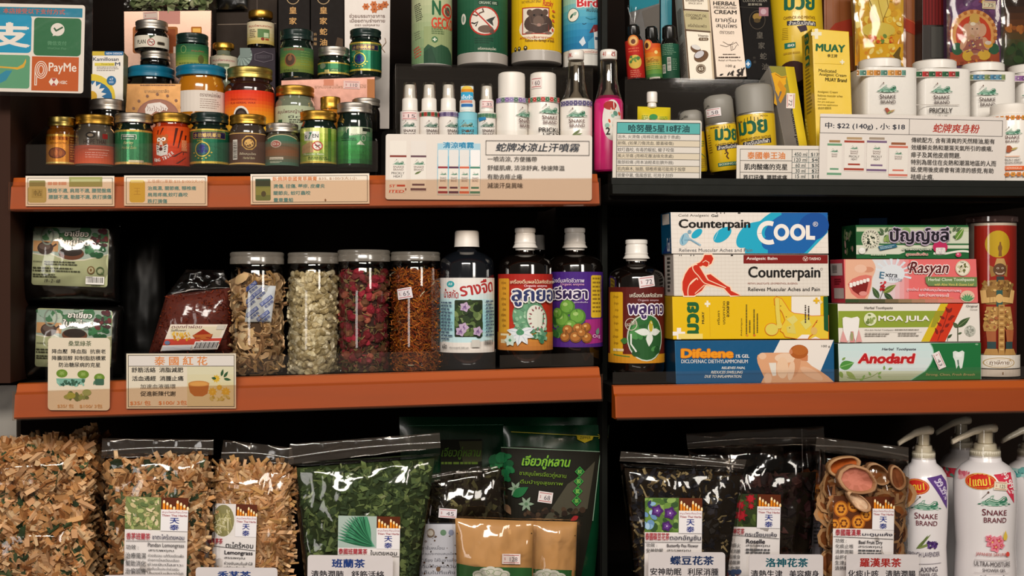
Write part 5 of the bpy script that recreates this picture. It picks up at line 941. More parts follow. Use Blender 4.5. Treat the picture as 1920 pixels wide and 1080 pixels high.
# ================================================================ middle shelf
class Chips:
    """loose dried plant pieces gathered into one mesh; sizes in metres"""
    def __init__(s, seed=1): s.v, s.f, s.c = [], [], []; s.R = random.Random(seed)
    def basis(s, flat=.6, upd=None):
        R = s.R; a = R.uniform(0, 2*math.pi); d = Vector((math.cos(a), R.uniform(-1, 1)*(1-flat), math.sin(a))).normalized()
        if upd: d = (d+Vector((0, 0, R.choice((-1, 1))*upd))).normalized()
        n = Vector((R.uniform(-1, 1)*(1-flat*.6), -1, R.uniform(-1, 1)*(1-flat*.6))).normalized(); t = d.cross(n).normalized(); return d, t, t.cross(d).normalized()
    def face(s, p, col): i = len(s.v); s.v += p; s.f.append(tuple(range(i, i+len(p)))); s.c.append(col)
    def straw(s, p, L, w_, cols, bend=.25, flat=.6, upd=None):
        R = s.R; d, t, n = s.basis(flat, upd); col = C(R.choice(cols)); k = R.uniform(.8, 1.15); col = tuple(x*k for x in col); b = R.uniform(-bend, bend)*L; tp = R.uniform(.4, 1)
        rows = []
        for j, u in enumerate((-.5, 0, .5)):
            c = p+d*(u*L)+t*(b*(1-4*u*u)*.5); ww = w_*(1 if j < 2 else tp)*.5; rows.append([c-t*ww-n*ww*.5, c+n*ww*.5, c+t*ww-n*ww*.5])
        i = len(s.v); s.v += [q for r in rows for q in r]
        for j in range(2):
            for m in range(2): a = i+j*3+m; s.f.append((a, a+1, a+4, a+3)); s.c.append(tuple(x*(1 if m else .82) for x in col))
    def leaf(s, p, L, w_, cols, flat=.6):
        R = s.R; d, t, n = s.basis(flat); col = C(R.choice(cols)); k = R.uniform(.75, 1.2); col = tuple(x*k for x in col); m = R.randint(4, 6); pts = []
        for j in range(m):
            a = 2*math.pi*(j+R.uniform(-.3, .3))/m; r = R.uniform(.7, 1.1)*.5; pts.append(p+d*(L*r*math.cos(a))+t*(w_*r*math.sin(a))+n*(abs(math.sin(a))*w_*R.uniform(-.2, .3)))
        s.face(pts, col)
    def blob(s, p, r, asp, cols, seg=7, rings=4, jit=.1, flat=.3):
        R = s.R; d, t, n = s.basis(flat); col = C(R.choice(cols)); k = R.uniform(.85, 1.12); col = tuple(x*k for x in col); i0 = len(s.v); s.v.append(p+d*r*asp)
        for j in range(1, rings):
            th = math.pi*j/rings
            for m in range(seg):
                a = 2*math.pi*m/seg; q = r*math.sin(th)*R.uniform(1-jit, 1+jit); s.v.append(p+d*(r*asp*math.cos(th))+t*(q*math.cos(a))+n*(q*math.sin(a)))
        s.v.append(p-d*r*asp); last = len(s.v)-1
        for m in range(seg):
            m2 = (m+1) % seg; s.f.append((i0, i0+1+m, i0+1+m2)); s.c.append(col)
            for j in range(rings-2):
                a = i0+1+j*seg; s.f.append((a+m, a+seg+m, a+seg+m2, a+m2)); s.c.append(col if (m+j) % 3 else tuple(x*.85 for x in col))
            b = i0+1+(rings-2)*seg; s.f.append((b+m, last, b+m2)); s.c.append(col)
    def disc(s, p, r, cols, rim=None, flat=.7):
        R = s.R; d, t, n = s.basis(flat); col = C(R.choice(cols)); N_ = 10; c0 = p-n*r*R.uniform(-.3, .3); el = R.uniform(.55, 1); ps = [p+d*(r*math.cos(2*math.pi*j/N_)*R.uniform(.85, 1.1))+t*(r*el*math.sin(2*math.pi*j/N_)*R.uniform(.85, 1.1)) for j in range(N_)]
        md = [c0+(q-c0)*.72 for q in ps]; i = len(s.v); s.v += [c0]+md+ps
        for j in range(N_):
            k = (j+1) % N_; s.f.append((i, i+1+j, i+1+k)); s.c.append(col); s.f.append((i+1+j, i+1+N_+j, i+1+N_+k, i+1+k)); s.c.append(C(rim) if rim else tuple(x*.8 for x in col))
    def done(s, name, root, m=None, smooth=False, stuff=True):
        o = root.location; ob = mesh(name, [Vector(p)-o for p in s.v], s.f, m or CHIP, root, s.c, smooth)
        if stuff: ob['kind'] = 'stuff'
        return ob
class Pill:
    """surface of a filled bag given by four photo corners in the plane y=Y, bulging forward by puff"""
    def __init__(s, quad, Y, puff, pw=.35): s.q = [gp(*p) for p in quad]; s.Y, s.puff, s.pw = Y, puff, pw
    def at(s, a, b):
        q = s.q; return ((q[0][0]*(1-a)+q[1][0]*a)*(1-b)+(q[3][0]*(1-a)+q[2][0]*a)*b, (q[0][1]*(1-a)+q[1][1]*a)*(1-b)+(q[3][1]*(1-a)+q[2][1]*a)*b)
    def inv(s, u, v):
        q = s.q; b = .5; a = .5
        for _ in range(4):
            l, r = q[0][0]*(1-b)+q[3][0]*b, q[1][0]*(1-b)+q[2][0]*b; a = (u-l)/(r-l); t, w_ = q[0][1]*(1-a)+q[1][1]*a, q[3][1]*(1-a)+q[2][1]*a; b = (v-t)/(w_-t)
        return a, b
    def bulge(s, a, b): return s.puff*(max(0, 4*a*(1-a))**s.pw)*(max(0, 4*b*(1-b))**s.pw)
    def y(s, u, v): return s.Y-s.bulge(*s.inv(u, v))
    def art(s, root, lift=.0012):
        o = root.location.copy(); return Art(lambda u, v, h: P(u, v, s.y(u, v)-h-lift)-o, step=7, stepv=7, lay=.00002)
    def skin(s, name, root, m, n=26, wr=.003, seed=1, scale=.03, back=True, shrink=0, cols=None):
        o = root.location; v, f = [], []
        for side in ((-1, 1) if back else (-1,)):
            for j in range(n+1):
                for i in range(n+1):
                    a, b = i/n, j/n; x, y = s.at(a, b); e = s.bulge(a, b); z = noise.noise(Vector((x*scale, y*scale, seed*3.1)))+.5*noise.noise(Vector((x*scale*2.7, y*scale*1.3, seed*1.7)))
                    p = P(x, y, s.Y); v.append(Vector((p.x, p.y+side*(.3 if side > 0 else 1)*(max(0, e-shrink)+wr*z*min(1, e/s.puff*1.5)), p.z))-o)
        k = (n+1)**2
        for q in range(2 if back else 1):
            for j in range(n):
                for i in range(n): t = q*k+j*(n+1)+i; w_ = (t, t+1, t+n+2, t+n+1); f.append(w_[::-1] if q == 0 else w_)
        return mesh(name, v, f, m, root, smooth=True)
BAGB = mat('black_glossy_bag', '0b0a09', .3, coat=.3, spec=.4, bscale=50)
crop(11)
def tea_bag(label, dx, dy, y1):
    pl = Pill([(150+dx, 95+dy), (1075+dx, 105+dy), (1070+dx, y1), (140+dx, y1)], .06, .022, .3); r = empty('tea_bag', P(*gp(600+dx, y1), .06), label, 'bag', 'vacuum packs of green tea'); pl.skin('bag', r, BAGB, 30, .0028, 3+dy*.01, .045)
    p2 = Pill([(140+dx, 88+dy), (1085+dx, 98+dy), (1080+dx, y1), (130+dx, y1)], .06, .0285, .34); p2.skin('clear_film', r, clear('pack_film', 'fbfaf8', .03, .6, .09, bump=.03, bscale=24), 34, .0012, 8+dy*.01, .035)
    A = pl.art(r, .0025); A.rot = (*gp(630+dx, 390+dy), math.radians(2)); X = lambda x: x+dx; Y = lambda y: y+dy
    A.rect(X(292), Y(128), X(975), Y(655), 'b4b88e', 26); A.box(X(294), Y(130), X(974), Y(655))
    A.poly([(X(292), Y(150)), (X(292), Y(375)), (X(380), Y(388)), (X(450), Y(370)), (X(520), Y(400)), (X(640), Y(428)), (X(760), Y(420)), (X(870), Y(390)), (X(975), Y(362)), (X(975), Y(130)), (X(310), Y(130))], 'e4dcc8')
    A.poly([(X(292), Y(150)), (X(292), Y(365)), (X(380), Y(378)), (X(450), Y(360)), (X(520), Y(390)), (X(640), Y(418)), (X(760), Y(410)), (X(870), Y(380)), (X(975), Y(352)), (X(975), Y(130)), (X(310), Y(130))], 'a8b8ac'); A.blobs(X(300), Y(140), X(970), Y(230), 30, 25, 60, ['4a7a54', '9cb4a4', '3c6444', 'b8c4b4'], 4)
    A.rect(X(295), Y(255), X(520), Y(350), 'c89868'); A.ell(X(405), Y(320), 72, 58, '4a3830'); A.ell(X(400), Y(305), 50, 30, '6a5850'); A.ring(X(420), Y(210), 55, 75, 14, '8a9488'); A.line([(X(465), Y(310)), (X(505), Y(280))], 16, '4a3830')
    A.ell(X(640), Y(360), 115, 58, '6a3c24'); A.ell(X(640), Y(345), 100, 40, '2c2018'); A.blobs(X(770), Y(290), X(960), Y(370), 16, 20, 44, ['2c6c3c', '1f5430', '3c7c4c'], 7); A.blobs(X(820), Y(150), X(960), Y(290), 18, 16, 34, ['3a2c28', '6a2c2c', '3c6444', '502c30'], 9)
    A.t('ชาเขียว', X(570), Y(150), X(795), Y(208), 'f0ece4', 2, .1, 0, '3a3c34', 3); A.t('ใบหม่อน', X(525), Y(218), X(802), Y(288), 'f0ece4', 2.4, .1, 0, '3a3c34', 3); A.t('MULBERRY GREEN TEA', X(640), Y(298), X(795), Y(312), '2a2c24', .8)
    A.t('สรรพคุณ', X(298), Y(435), X(380), Y(452), '3a3c2c', .4); A.micro(X(400), Y(435), X(700), Y(478), 2, '4a4c38', 3, .5); A.micro(X(298), Y(492), X(740), Y(540), 2, '4a4c38', 5, .5); A.micro(X(298), Y(552), X(560), Y(590), 2, '4a4c38', 6, .5); A.t('19 - 2 - 68', X(405), Y(596), X(550), Y(628), '2a2a28', .6, .2)
    A.ell(X(822), Y(505), 34, 36, '7a5c34'); A.ell(X(822), Y(505), 24, 26, 'c0b890'); A.ell(X(822), Y(505), 10, 14, '7a5c34'); A.ring(X(905), Y(508), 32, 32, 9, '4a5c34'); A.line([(X(915), Y(525)), (X(940), Y(545))], 8, '4a5c34'); A.bars(X(778), Y(562), X(945), Y(632), 4); A.micro(X(830), Y(640), X(920), Y(652), 1, '3a3c2c', 4)
    A.unbox(); A.done('label', r); return r
tea_bag('upper black tea pack with pale green label, lying on another pack', 0, 0, 800)
tea_bag('lower black tea pack, partly behind the mulberry tea card', 30, 735, 1475)
pl = Pill([(1105, 150), (1480, 160), (1500, 1460), (1090, 1460)], .14, .03); r = empty('tea_bag', P(*gp(1300, 1460), .14), 'plain black bag in shadow beside the tea packs', 'bag'); pl.skin('bag', r, mat('matt_black_bag', '070605', .5, spec=.3), 24, .004, 9, .03)
# saffron bag
crop(12)
pl = Pill([(1330, -200), (1850, -260), (1865, 265), (1190, 265)], .05, .022, .4); r = empty('safflower_bag', P(*gp(1540, 262), .05), 'clear bag of red brown safflower with a slanted picture label', 'bag')
pl.skin('filling', r, mat('safflower_mass', '5a1c0c', .8, var=.5, bscale=240, bump=.6), 20, .002, 5, .06, shrink=.003); pl.skin('clear_bag', r, clear('dull_bag_film', 'f8f4f0', .012, .5, .12, bump=.2, bscale=30), 26, .003, 6, .04)
pt = Pill([(1490, -405), (1790, -400), (1850, -255), (1330, -195)], .05, .006); pt.skin('bag_neck', r, MATS['dull_bag_film'], 16, .006, 3, .06)
A = pl.art(r, .003); q = [(1365, 35), (1822, 35), (1738, 235), (1282, 250)]
def lb(a, b): return (q[0][0]*(1-a)+q[1][0]*a)*(1-b)+(q[3][0]*(1-a)+q[2][0]*a)*b, (q[0][1]*(1-a)+q[1][1]*a)*(1-b)+(q[3][1]*(1-a)+q[2][1]*a)*b
def lp(p, c): A.poly([lb(*x) for x in p], c)
lp([(0, 0), (1, 0), (1, 1), (0, 1)], 'e6d8c8'); lp([(0, .55), (1, .55), (1, .78), (0, .78)], 'c84838'); lp([(0, .08), (.95, .08), (.95, .5), (.1, .5)], 'd8ccb0'); A.t('ดอกคำฝอย', 1370, 38, 1620, 68, '6a3040', .6, .3); A.t('Safflower', 1365, 74, 1495, 92, '3a2c28', .8, .4)
A.blobs(1385, 100, 1520, 158, 24, 8, 16, ['d8a030', 'c88420', 'e0b850'], 4); A.poly([(1540, 125), (1625, 72), (1700, 120), (1690, 145), (1560, 150)], '9a3018'); A.poly([(1540, 120), (1704, 112), (1670, 155), (1570, 160)], 'b86430'); lp([(.02, .80), (.52, .80), (.52, .98), (.02, .98)], 'e0e0e4'); lp([(.55, .66), (.98, .66), (.98, .97), (.55, .97)], 'ece8e4')
for k in range(16): a = .58+k*.025; lp([(a, .7), (a+.011+.006*(k % 3 == 0), .7), (a+.011+.006*(k % 3 == 0), .93), (a, .93)], '1c1814')
lp([(.83, .03), (.97, .03), (.97, .2), (.83, .2)], 'c8c0b4'); A.ell(1338, 182, 22, 16, '6a7c9c'); A.done('label', r)
ch = Chips(77)
for k in range(900):
    a, b = ch.R.uniform(.04, .96), ch.R.uniform(.05, .97); x, y = pl.at(a, b); ch.straw(P(x, y, pl.Y-max(0, pl.bulge(a, b)-.003)+ch.R.random()*.003), ch.R.uniform(.004, .010), ch.R.uniform(.001, .002), ['7a2a10', '54180a', '8a3a16', '641f0c'], .4, .7)
ch.done('dried_safflower', r)
A = card('rounded card on mulberry tea with green leaf pictures, before the tea packs', 384, 142, 880, 722, -.0258, 'cards in the middle shelf edge', .3, 'e6dac6', 30, 22)
A.t('桑葉綠茶', 545, 166, 730, 210, '4a5c3c', .8)
for k, (tx, a, b) in enumerate((('降血壓  降血脂  抗衰老', 415, 845), ('降膽固醇 抑制脂肪積累', 415, 845), ('防治糖尿病的克星', 470, 802))): A.t(tx, a, 232+k*54, b, 270+k*54, '2c2a26', 1)
for x, y, rx in ((495, 428, 45), (665, 435, 46), (795, 460, 42)): A.ell(x, y, rx, 33, '6a8c2c'); A.t('茶', x-22, y-16, x+22, y+14, 'a8c070')
A.poly([(450, 468), (685, 468), (670, 505), (600, 512), (580, 530), (540, 520), (480, 530), (455, 505)], '7cb0a0'); A.blobs(460, 485, 675, 520, 24, 8, 18, ['2c5040', '3c6450', '8cc0b0'], 3); A.rect(760, 470, 832, 520, '3c6450', 10); A.leaf(750, 520, 40, 12, -80, '4a7c60')
A.blobs(475, 585, 740, 630, 22, 8, 26, ['8a9c5c', 'a0a85c', '4a5c3c', '6a7c48'], 6); A.ell(570, 605, 36, 24, 'a8b04c'); A.ell(695, 580, 36, 26, 'a0b070'); A.t('$35/ 包', 460, 672, 590, 706, 'd8a870', .8); A.t('$100/ 3包', 638, 672, 820, 706, 'd8a870', .8); cend(A)
A = card('framed card with large orange heading and yellow flower picture, before flower jars', 1012, 268, 1888, 708, -.0258, 'cards in the middle shelf edge', -.1, 'e4dac8', 0, 16)
A.frame(1026, 282, 1874, 694, 4, '3a3028'); A.rect(1030, 286, 1870, 368, 'e2dcd8'); A.line([(1030, 369), (1870, 369)], 4, '3a3028'); A.t('泰 國 紅 花', 1235, 290, 1660, 364, 'dc8a4c', 1.5)
for k, (tx, a, b, y) in enumerate((('舒筋活絡  消脂減肥', 1052, 1466, 378), ('活血通經  消腫止痛', 1056, 1468, 446), ('促進新陳代謝', 1122, 1405, 568))): A.t(tx, a, y, b, y+42, '2c2824', 1.2)
A.t('加速血液循環', 1122, 512, 1405, 550, '6a6258', .8); A.t('$35/ 包', 1040, 644, 1205, 684, 'dc8a4c', 1); A.t('$100/ 3包', 1268, 642, 1495, 682, 'dc8a4c', 1)
A.rect(1498, 373, 1870, 690, 'd8cca8'); A.grad(1498, 373, 1870, 560, ['dcd8bc', 'd8ccA0'.lower()], 3); A.poly([(1505, 515), (1675, 505), (1660, 590), (1620, 612), (1555, 610), (1520, 580)], 'b8702c'); A.ell(1590, 510, 84, 24, 'c88a48'); A.ell(1590, 512, 70, 17, 'd89c50')
for x, y, rr in ((1730, 470, 34), (1700, 575, 38), (1806, 575, 40), (1755, 540, 26)): A.flower(x, y, rr, 'd8b030', 'e0c050', 9, .5)
for x, y, ro, l in ((1770, 450, -75, 60), (1790, 470, 10, 60), (1790, 460, -55, 60), (1730, 470, 190, 40)): A.leaf(x, y, l, 22, ro, '2c5430')
A.blobs(1690, 600, 1830, 640, 10, 12, 22, ['c8b870', 'd8cc98', 'b8a040'], 5); cend(A)
# ---- four clear jars of dried flowers
FROST = clear('frosted_lid', 'e4ded6', .08, .5, .18, haze=.34, hazecol='b0a89c')
JARC = clear('clear_jar', 'faf8f4', .02, .7, .035)
crop(13)
def flower_jar(label, cx, yt, lh, lw, bw, yb, core, fill, seed, top):
    J = Round('clear_jar', label, 'jar', cx, yb, bw, .05, 'clear jars of dried flowers')
    J.lathe('screw_lid', [(0, yt), (lw*.95, yt+2), (lw, yt+12), (lw, yt+lh*.3), (lw*.985, yt+lh*.36), (lw*.985, yt+lh*.5), (lw, yt+lh*.56), (lw, yt+lh), (lw*.93, yt+lh)], FROST, seg=64)
    J.lathe('jar_body', [(lw*.9, yt+lh-6), (lw*.9, yt+lh+18), (bw*.95, yt+lh+34), (bw, yt+lh+60), (bw, yb-30), (bw*.97, yb-8), (bw*.9, yb), (0, yb)], JARC, seg=56)
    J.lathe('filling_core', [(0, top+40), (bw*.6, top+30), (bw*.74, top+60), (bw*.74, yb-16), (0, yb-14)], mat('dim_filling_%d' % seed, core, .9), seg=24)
    ch = Chips(seed); o = J.root.location; R = ch.R; s_ = J.k/G[2]
    def spot(f=.9, edge=1):
        a = -J.face+R.uniform(-1.75, 1.75); y = R.uniform(top, yb-18); r = bw*s_*R.uniform(.74, f)
        if y < top+50 and R.random() < .5: r *= R.uniform(.2, 1)
        return o+Vector((r*math.sin(a), -r*math.cos(a), J.z(gp(0, y)[1])))
    fill(ch, spot, s_); ch.done('dried_flowers', J.root); return J
def f1(ch, spot, s_):
    for k in range(150): ch.disc(spot(.79), s_*ch.R.uniform(35, 72), ['d8b888', 'c8a47c', 'e0c8a0', 'b89068', '9c7850'], 'd8b488')
    for k in range(220): ch.straw(spot(.9), s_*ch.R.uniform(70, 150), s_*ch.R.uniform(14, 30), ['d0a878', 'b8905c', '9a7450', '7a5c3c'], .5)
def f2(ch, spot, s_):
    for k in range(780): ch.blob(spot(.9), s_*ch.R.uniform(20, 29), ch.R.uniform(1.15, 1.7), ['dcd0ac', 'ccbc94', 'e4d8b8', 'b8a880', 'a8966c'], 7, 4)
def f3(ch, spot, s_):
    for k in range(190): ch.blob(spot(.86), s_*ch.R.uniform(24, 38), ch.R.uniform(1, 1.3), ['942434', 'b03044', '701c24', '84343a', '7c2830', 'b46450', '7a5038', '5c3028'], 8, 5, .16)
    for k in range(420): ch.leaf(spot(.9), s_*ch.R.uniform(36, 70), s_*ch.R.uniform(16, 26), ['6a6038', '7c6c44', '504828', '94805a', '8a3438'])
    for k in range(160): ch.straw(spot(.92), s_*ch.R.uniform(40, 90), s_*7, ['a8905c', '7c6844', '8a4840'], .6)
def f4(ch, spot, s_):
    for k in range(2400): ch.straw(spot(.93), s_*ch.R.uniform(30, 80), s_*ch.R.uniform(6, 13), ['a84c14', 'b86018', '8a3810', 'c87824', '703010', 'b0682c'], .7, .4)
    for k in range(26): ch.straw(spot(.93), s_*ch.R.uniform(40, 80), s_*12, ['d8c8a8', '5c5030'], .4)
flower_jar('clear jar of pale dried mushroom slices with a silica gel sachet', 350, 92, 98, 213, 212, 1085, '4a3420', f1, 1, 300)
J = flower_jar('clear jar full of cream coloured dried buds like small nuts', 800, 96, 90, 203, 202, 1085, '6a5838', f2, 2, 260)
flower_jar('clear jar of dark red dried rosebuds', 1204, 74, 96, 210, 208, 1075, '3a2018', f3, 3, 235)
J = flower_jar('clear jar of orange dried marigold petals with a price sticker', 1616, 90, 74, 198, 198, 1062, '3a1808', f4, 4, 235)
tag(J.art(199), J.root, 1466, 384, 1592, 470, '65', -9, 'e0d8dc')
r = empty('silica_sachet', P(*gp(375, 650), .030), 'white silica gel sachet with blue print inside the jar of pale slices', 'sachet')
pl = Pill([(285, 355), (500, 368), (462, 655), (252, 655)], .0225, .0035, .4); pl.skin('paper_pouch', r, mat('sachet_paper', 'b8bcc0', .6), 14, .001, 2, .1)
A = pl.art(r, .0008); A.clipu = (gp(262, 0)[0], gp(490, 0)[0])
for x, y in ((370, 430), (320, 590), (435, 500), (290, 500), (310, 385), (410, 620)):
    A.rot = (*gp(x, y), math.radians(-38)); A.rect(x-58, y-34, x+58, y-4, '3c4c8c'); A.t('DRY DESICCANT', x-52, y-30, x+52, y-9, 'c8ccd8', .5); A.t('乾燥劑', x-40, y+2, x+40, y+28, '3c4c8c', .8)
A.done('print', r)
# ---- syrup bottles
crop(14)
DLIQ = gmat('dark_syrup_glass', '0d0806', .07, 1); CLIQ = gmat('dark_painted_bottle', '12151a', .07, 1)  # CLIQ: dark background behind a clear bottle, put into its opaque colour
def syrup(label, cx, cap, caph, capw, shoulder, bw, yb, Yc, m, ribbed=True, group='brown syrup bottles'):
    J = Round('syrup_bottle', label, 'bottle', cx, yb, bw, Yc, group); c = capw; y = cap; h = caph
    if ribbed: J.lathe('cap', [(0, y), (c*.8, y+2), (c*.88, y+8), (c*.88, y+h*.2), (c*.82, y+h*.23), (c*.82, y+h*.28), (c*.87, y+h*.32), (c*.88, y+h*.6), (c*.93, y+h*.66), (c*.9, y+h*.72), (c*.95, y+h*.78), (c*1.06, y+h*.86), (c*1.06, y+h*.89), (c*.85, y+h*.92), (c*.82, y+h), (c*.7, y+h)], WHITE, knurl=(2, 3), seg=80)
    else: J.lathe('cap', [(0, y), (c*.88, y+2), (c*.96, y+14), (c, y+h*.9), (c*1.02, y+h), (c*.8, y+h)], MATS['ribbed_white_cap'], knurl=(2, 3), seg=96)
    s_ = shoulder; J.lathe('bottle', [(c*.75, y+h-4), (c*.78, y+h+20), (c*.86, y+h+32), (bw*.72, s_-55), (bw*.93, s_-18), (bw, s_+25), (bw, yb-30), (bw*.95, yb-6), (bw*.86, yb), (0, yb)], m, seg=64); return J
J = syrup('clear bottle with smooth white cap and pale blue label of purple flowers', 314, 85, 130, 97, 330, 214, 1190, .05, CLIQ, False, 'syrup bottles with picture labels'); A = J.art(215)
bandg(A, 462, 1048, ['e8e2dc', 'e0e0de', 'b8dce0', '98ccd4', '9cd0d8', 'c0dce0', 'e4e0da'], 14); band(A, 970, 1048, 'e4dcd4'); A.poly([(90, 960), (250, 975), (560, 950), (560, 985), (90, 985)], 'e4dcd4'); A.ell(180, 512, 36, 25, '2c9ca4'); A.t('สส', 160, 500, 198, 522, 'd8ece8', 1)
A.t('น้ำสกัด', 112, 548, 250, 622, 'a82c2c', 1.4, 0, 3); A.t('รางจืด', 258, 478, 560, 592, 'b02c2c', 1.8, 0, -8)
A.rect(218, 636, 440, 925, '2c3420', 10); A.clipu = (gp(220, 0)[0], gp(438, 0)[0]); A.blobs(225, 650, 432, 915, 46, 14, 40, ['3c5028', '1c2818', '5c7040', '2c3c20', '7a8c58'], 3)
for x, y in ((300, 690), (290, 850), (395, 880), (270, 880)): A.flower(x, y, 42, 'b8a0bc', '6a4c78', 5, .85); A.blobs(x-20, y-20, x+20, y+20, 5, 5, 10, ['8a6c98', 'd8c8d8'], 5)
A.clipu = (A.cx-A.R*1.75, A.cx+A.R*1.75); A.micro(100, 650, 208, 960, 12, '4a5c70', 4, .45); A.micro(460, 640, 560, 930, 11, '4a5c70', 5, .45); A.t('ผลิต', 112, 980, 160, 1018, '2a2a2c', 1); A.t('ปริมาณสุทธิ 500 มล.', 182, 1000, 330, 1018, '3a3a3c', .3); A.rect(348, 946, 408, 1004, 'c8c4bc'); A.bars(438, 945, 540, 998, 4, None); A.done('label', J.root)
def syr_label(A, y0, y1, base, side, sidex, draw):
    bandg(A, y0, y1, base, 8); A.rect(sidex[0], y0+sidex[2], sidex[1], y1-sidex[3], side, 12); draw(A)
J = syrup('brown bottle with red label of a cut green fruit, between two bottles', 770, 62, 180, 92, 345, 212, 1160, .05, DLIQ); A = J.art(213)
def noni(A):
    for k in range(9): A.t('ยาวิเศษ', 552+10*(k % 3), 490+k*42, 608, 512+k*42, '7a4c14', .5)
    bandg(A, 890, 1030, ['c88a30', 'c07c34', 'b06c30'], 4); A.rect(545, 900, 640, 915, 'e8d8b0'); A.rect(548, 945, 620, 975, 'd8c8a0')
    A.ell(800, 760, 130, 140, '6a9c78'); A.blobs(690, 640, 880, 880, 44, 8, 18, ['8ab490', '5c8c6c', 'a0c4a4'], 3); A.ell(862, 780, 84, 118, '5c8c6c', -18); A.ell(862, 782, 76, 110, 'd8d8cc', -18)
    for k in range(14):
        a = 2*math.pi*k/14; A.leaf(862+math.cos(a)*46, 782+math.sin(a)*74, 26, 12, math.degrees(a), '8a4c50')
    A.blobs(820, 860, 960, 960, 24, 10, 24, ['5c9070', '3c7454', '8cb898'], 6)
    for k, ro in enumerate((150, 190, 60, 100, 20, -20)): A.leaf(735, 890, 105, 50, ro, 'dce0e4', 'b0c0c8')
    A.ell(735, 888, 28, 22, '4c8c64'); A.flower(660, 950, 50, 'c8d8cc', '4c8c64', 6)
    A.t('เครื่องดื่มผลไม้สกัดชีวภาพ', 662, 475, 1030, 508, 'e8dcb8', .8); A.t('Organic enzyme', 762, 515, 938, 540, 'e8c8d0', 1); A.t('ลูกยอ', 672, 552, 1010, 690, '2c3464', 2.4, 0, 0, 'eae4e0', 4)
syr_label(A, 432, 1030, ['a8241c', 'b02a1c', 'b83420', 'b4401c'], 'd89c2c', (500, 640, 35, 5), noni); A.done('label', J.root)
J = syrup('brown bottle with purple label of round green fruits, last before the post', 1158, 62, 180, 92, 345, 218, 1160, .082, DLIQ); A = J.art(219)
def tri(A):
    A.rect(1290, 442, 1420, 775, 'd8b42c', 14); A.micro(1305, 460, 1420, 750, 9, '8a6c20', 4, .45); A.poly([(1240, 790), (1460, 780), (1460, 970), (1240, 980)], 'a02c7c'); A.blobs(985, 740, 1070, 940, 14, 20, 44, ['3c7034', '2c5c2c', '5c8c44'], 5)
    for x, y, rr in ((1100, 690, 60), (1060, 790, 60), (1180, 765, 62), (1020, 740, 44), (1130, 840, 50)): A.ell(x, y, rr, rr, '4a7c28'); A.ell(x-4, y-6, rr*.82, rr*.8, '6a9c3c'); A.ell(x-rr*.25, y-rr*.35, rr*.32, rr*.24, 'a0c070')
    for x, y, rr in ((1185, 860, 44), (1105, 870, 42), (1245, 850, 40), (1085, 925, 40), (1165, 925, 46), (1250, 930, 44), (1210, 895, 36)): A.ell(x, y, rr, rr*.95, '7a4c20'); A.ell(x-3, y-5, rr*.8, rr*.75, 'a8682c'); A.ell(x-8, y-12, rr*.3, rr*.24, 'd8a868')
    A.leaf(1340, 910, 60, 40, -70, '6a8c7c'); A.t('Org', 1298, 905, 1380, 940, 'd8b8d8', 1); A.t('เครื่องดื่มสกัดชีวภาพ', 940, 462, 1228, 500, 'e0d4e4', .8); A.t('Organic enzyme', 1050, 502, 1228, 528, 'd8a0c0', 1); A.t('ตรีผลา', 930, 530, 1255, 632, '2c1c4c', 2.4, 0, 0, 'eae4ec', 4); A.t('สูตรเข้มข้น', 1150, 645, 1255, 662, 'd8c8dc', .5)
syr_label(A, 415, 1005, ['44207c', '4a2480', '50267c', '4a2078'], '44207c', (1400, 1410, 40, 40), tri); A.done('label', J.root)
J = syrup('brown bottle with maroon label of a white four petal flower and price sticker', 1640, 155, 172, 98, 440, 216, 1214, .05, DLIQ); A = J.art(217)
def plu(A):
    for k in range(9): A.t('บำรุง', 1432+12*(k % 3), 600+k*52, 1492, 626+k*52, '7a5414', .5)
    bandg(A, 1060, 1130, ['c8901c', 'c88420'], 3); A.line([(1440, 1066), (1590, 1080)], 8, '3c7030'); A.rect(1435, 1018, 1540, 1038, 'e0cca0'); A.ell(1720, 930, 152, 185, '2c6430', -8); A.ring(1720, 930, 148, 180, 9, 'c8d0c4'); A.ell(1720, 960, 130, 140, '28582c'); A.blobs(1620, 850, 1820, 1060, 14, 24, 50, ['3c7c3c', '1f4c24', '4a8848'], 4); A.line([(1600, 900), (1600, 980), (1640, 1040)], 12, 'dce0d8')
    for ro, l in ((185, 120), (-5, 100), (95, 110)): A.leaf(1745, 890, l, 56, ro, 'dce0d8')
    A.leaf(1752, 890, 90, 48, -92, 'dce0d8'); A.ell(1752, 840, 17, 44, 'b8a830'); A.ring(1600, 825, 44, 46, 5, 'd8c8b8'); A.t('สมุนไพร', 1562, 800, 1638, 845, 'd8c8b8', .4, 0, -15); A.leaf(1575, 960, 60, 50, 190, '3c7030')
    A.t('เครื่องดื่มสกัดชีวภาพ', 1590, 578, 1875, 615, 'e0d8c8', .8); A.t('Organic enzyme', 1650, 628, 1825, 650, 'c8a0a8', 1); A.t('พลูคาว', 1578, 668, 1890, 785, '3c2458', 2.4, 0, 0, 'eae4ec', 4)
syr_label(A, 535, 1128, ['541410', '5c1810', '601a10', '64200f'], 'd8a81c', (1380, 1532, 38, 8), plu); A.done('label', J.root); tag(J.art(216), J.root, 1658, 450, 1785, 535, '72', -8, 'e6dcde')
J = syrup('bottle in shadow whose white cap shows between two syrup bottles', 878, 122, 118, 46, 330, 130, 1060, .2, DLIQ, False)
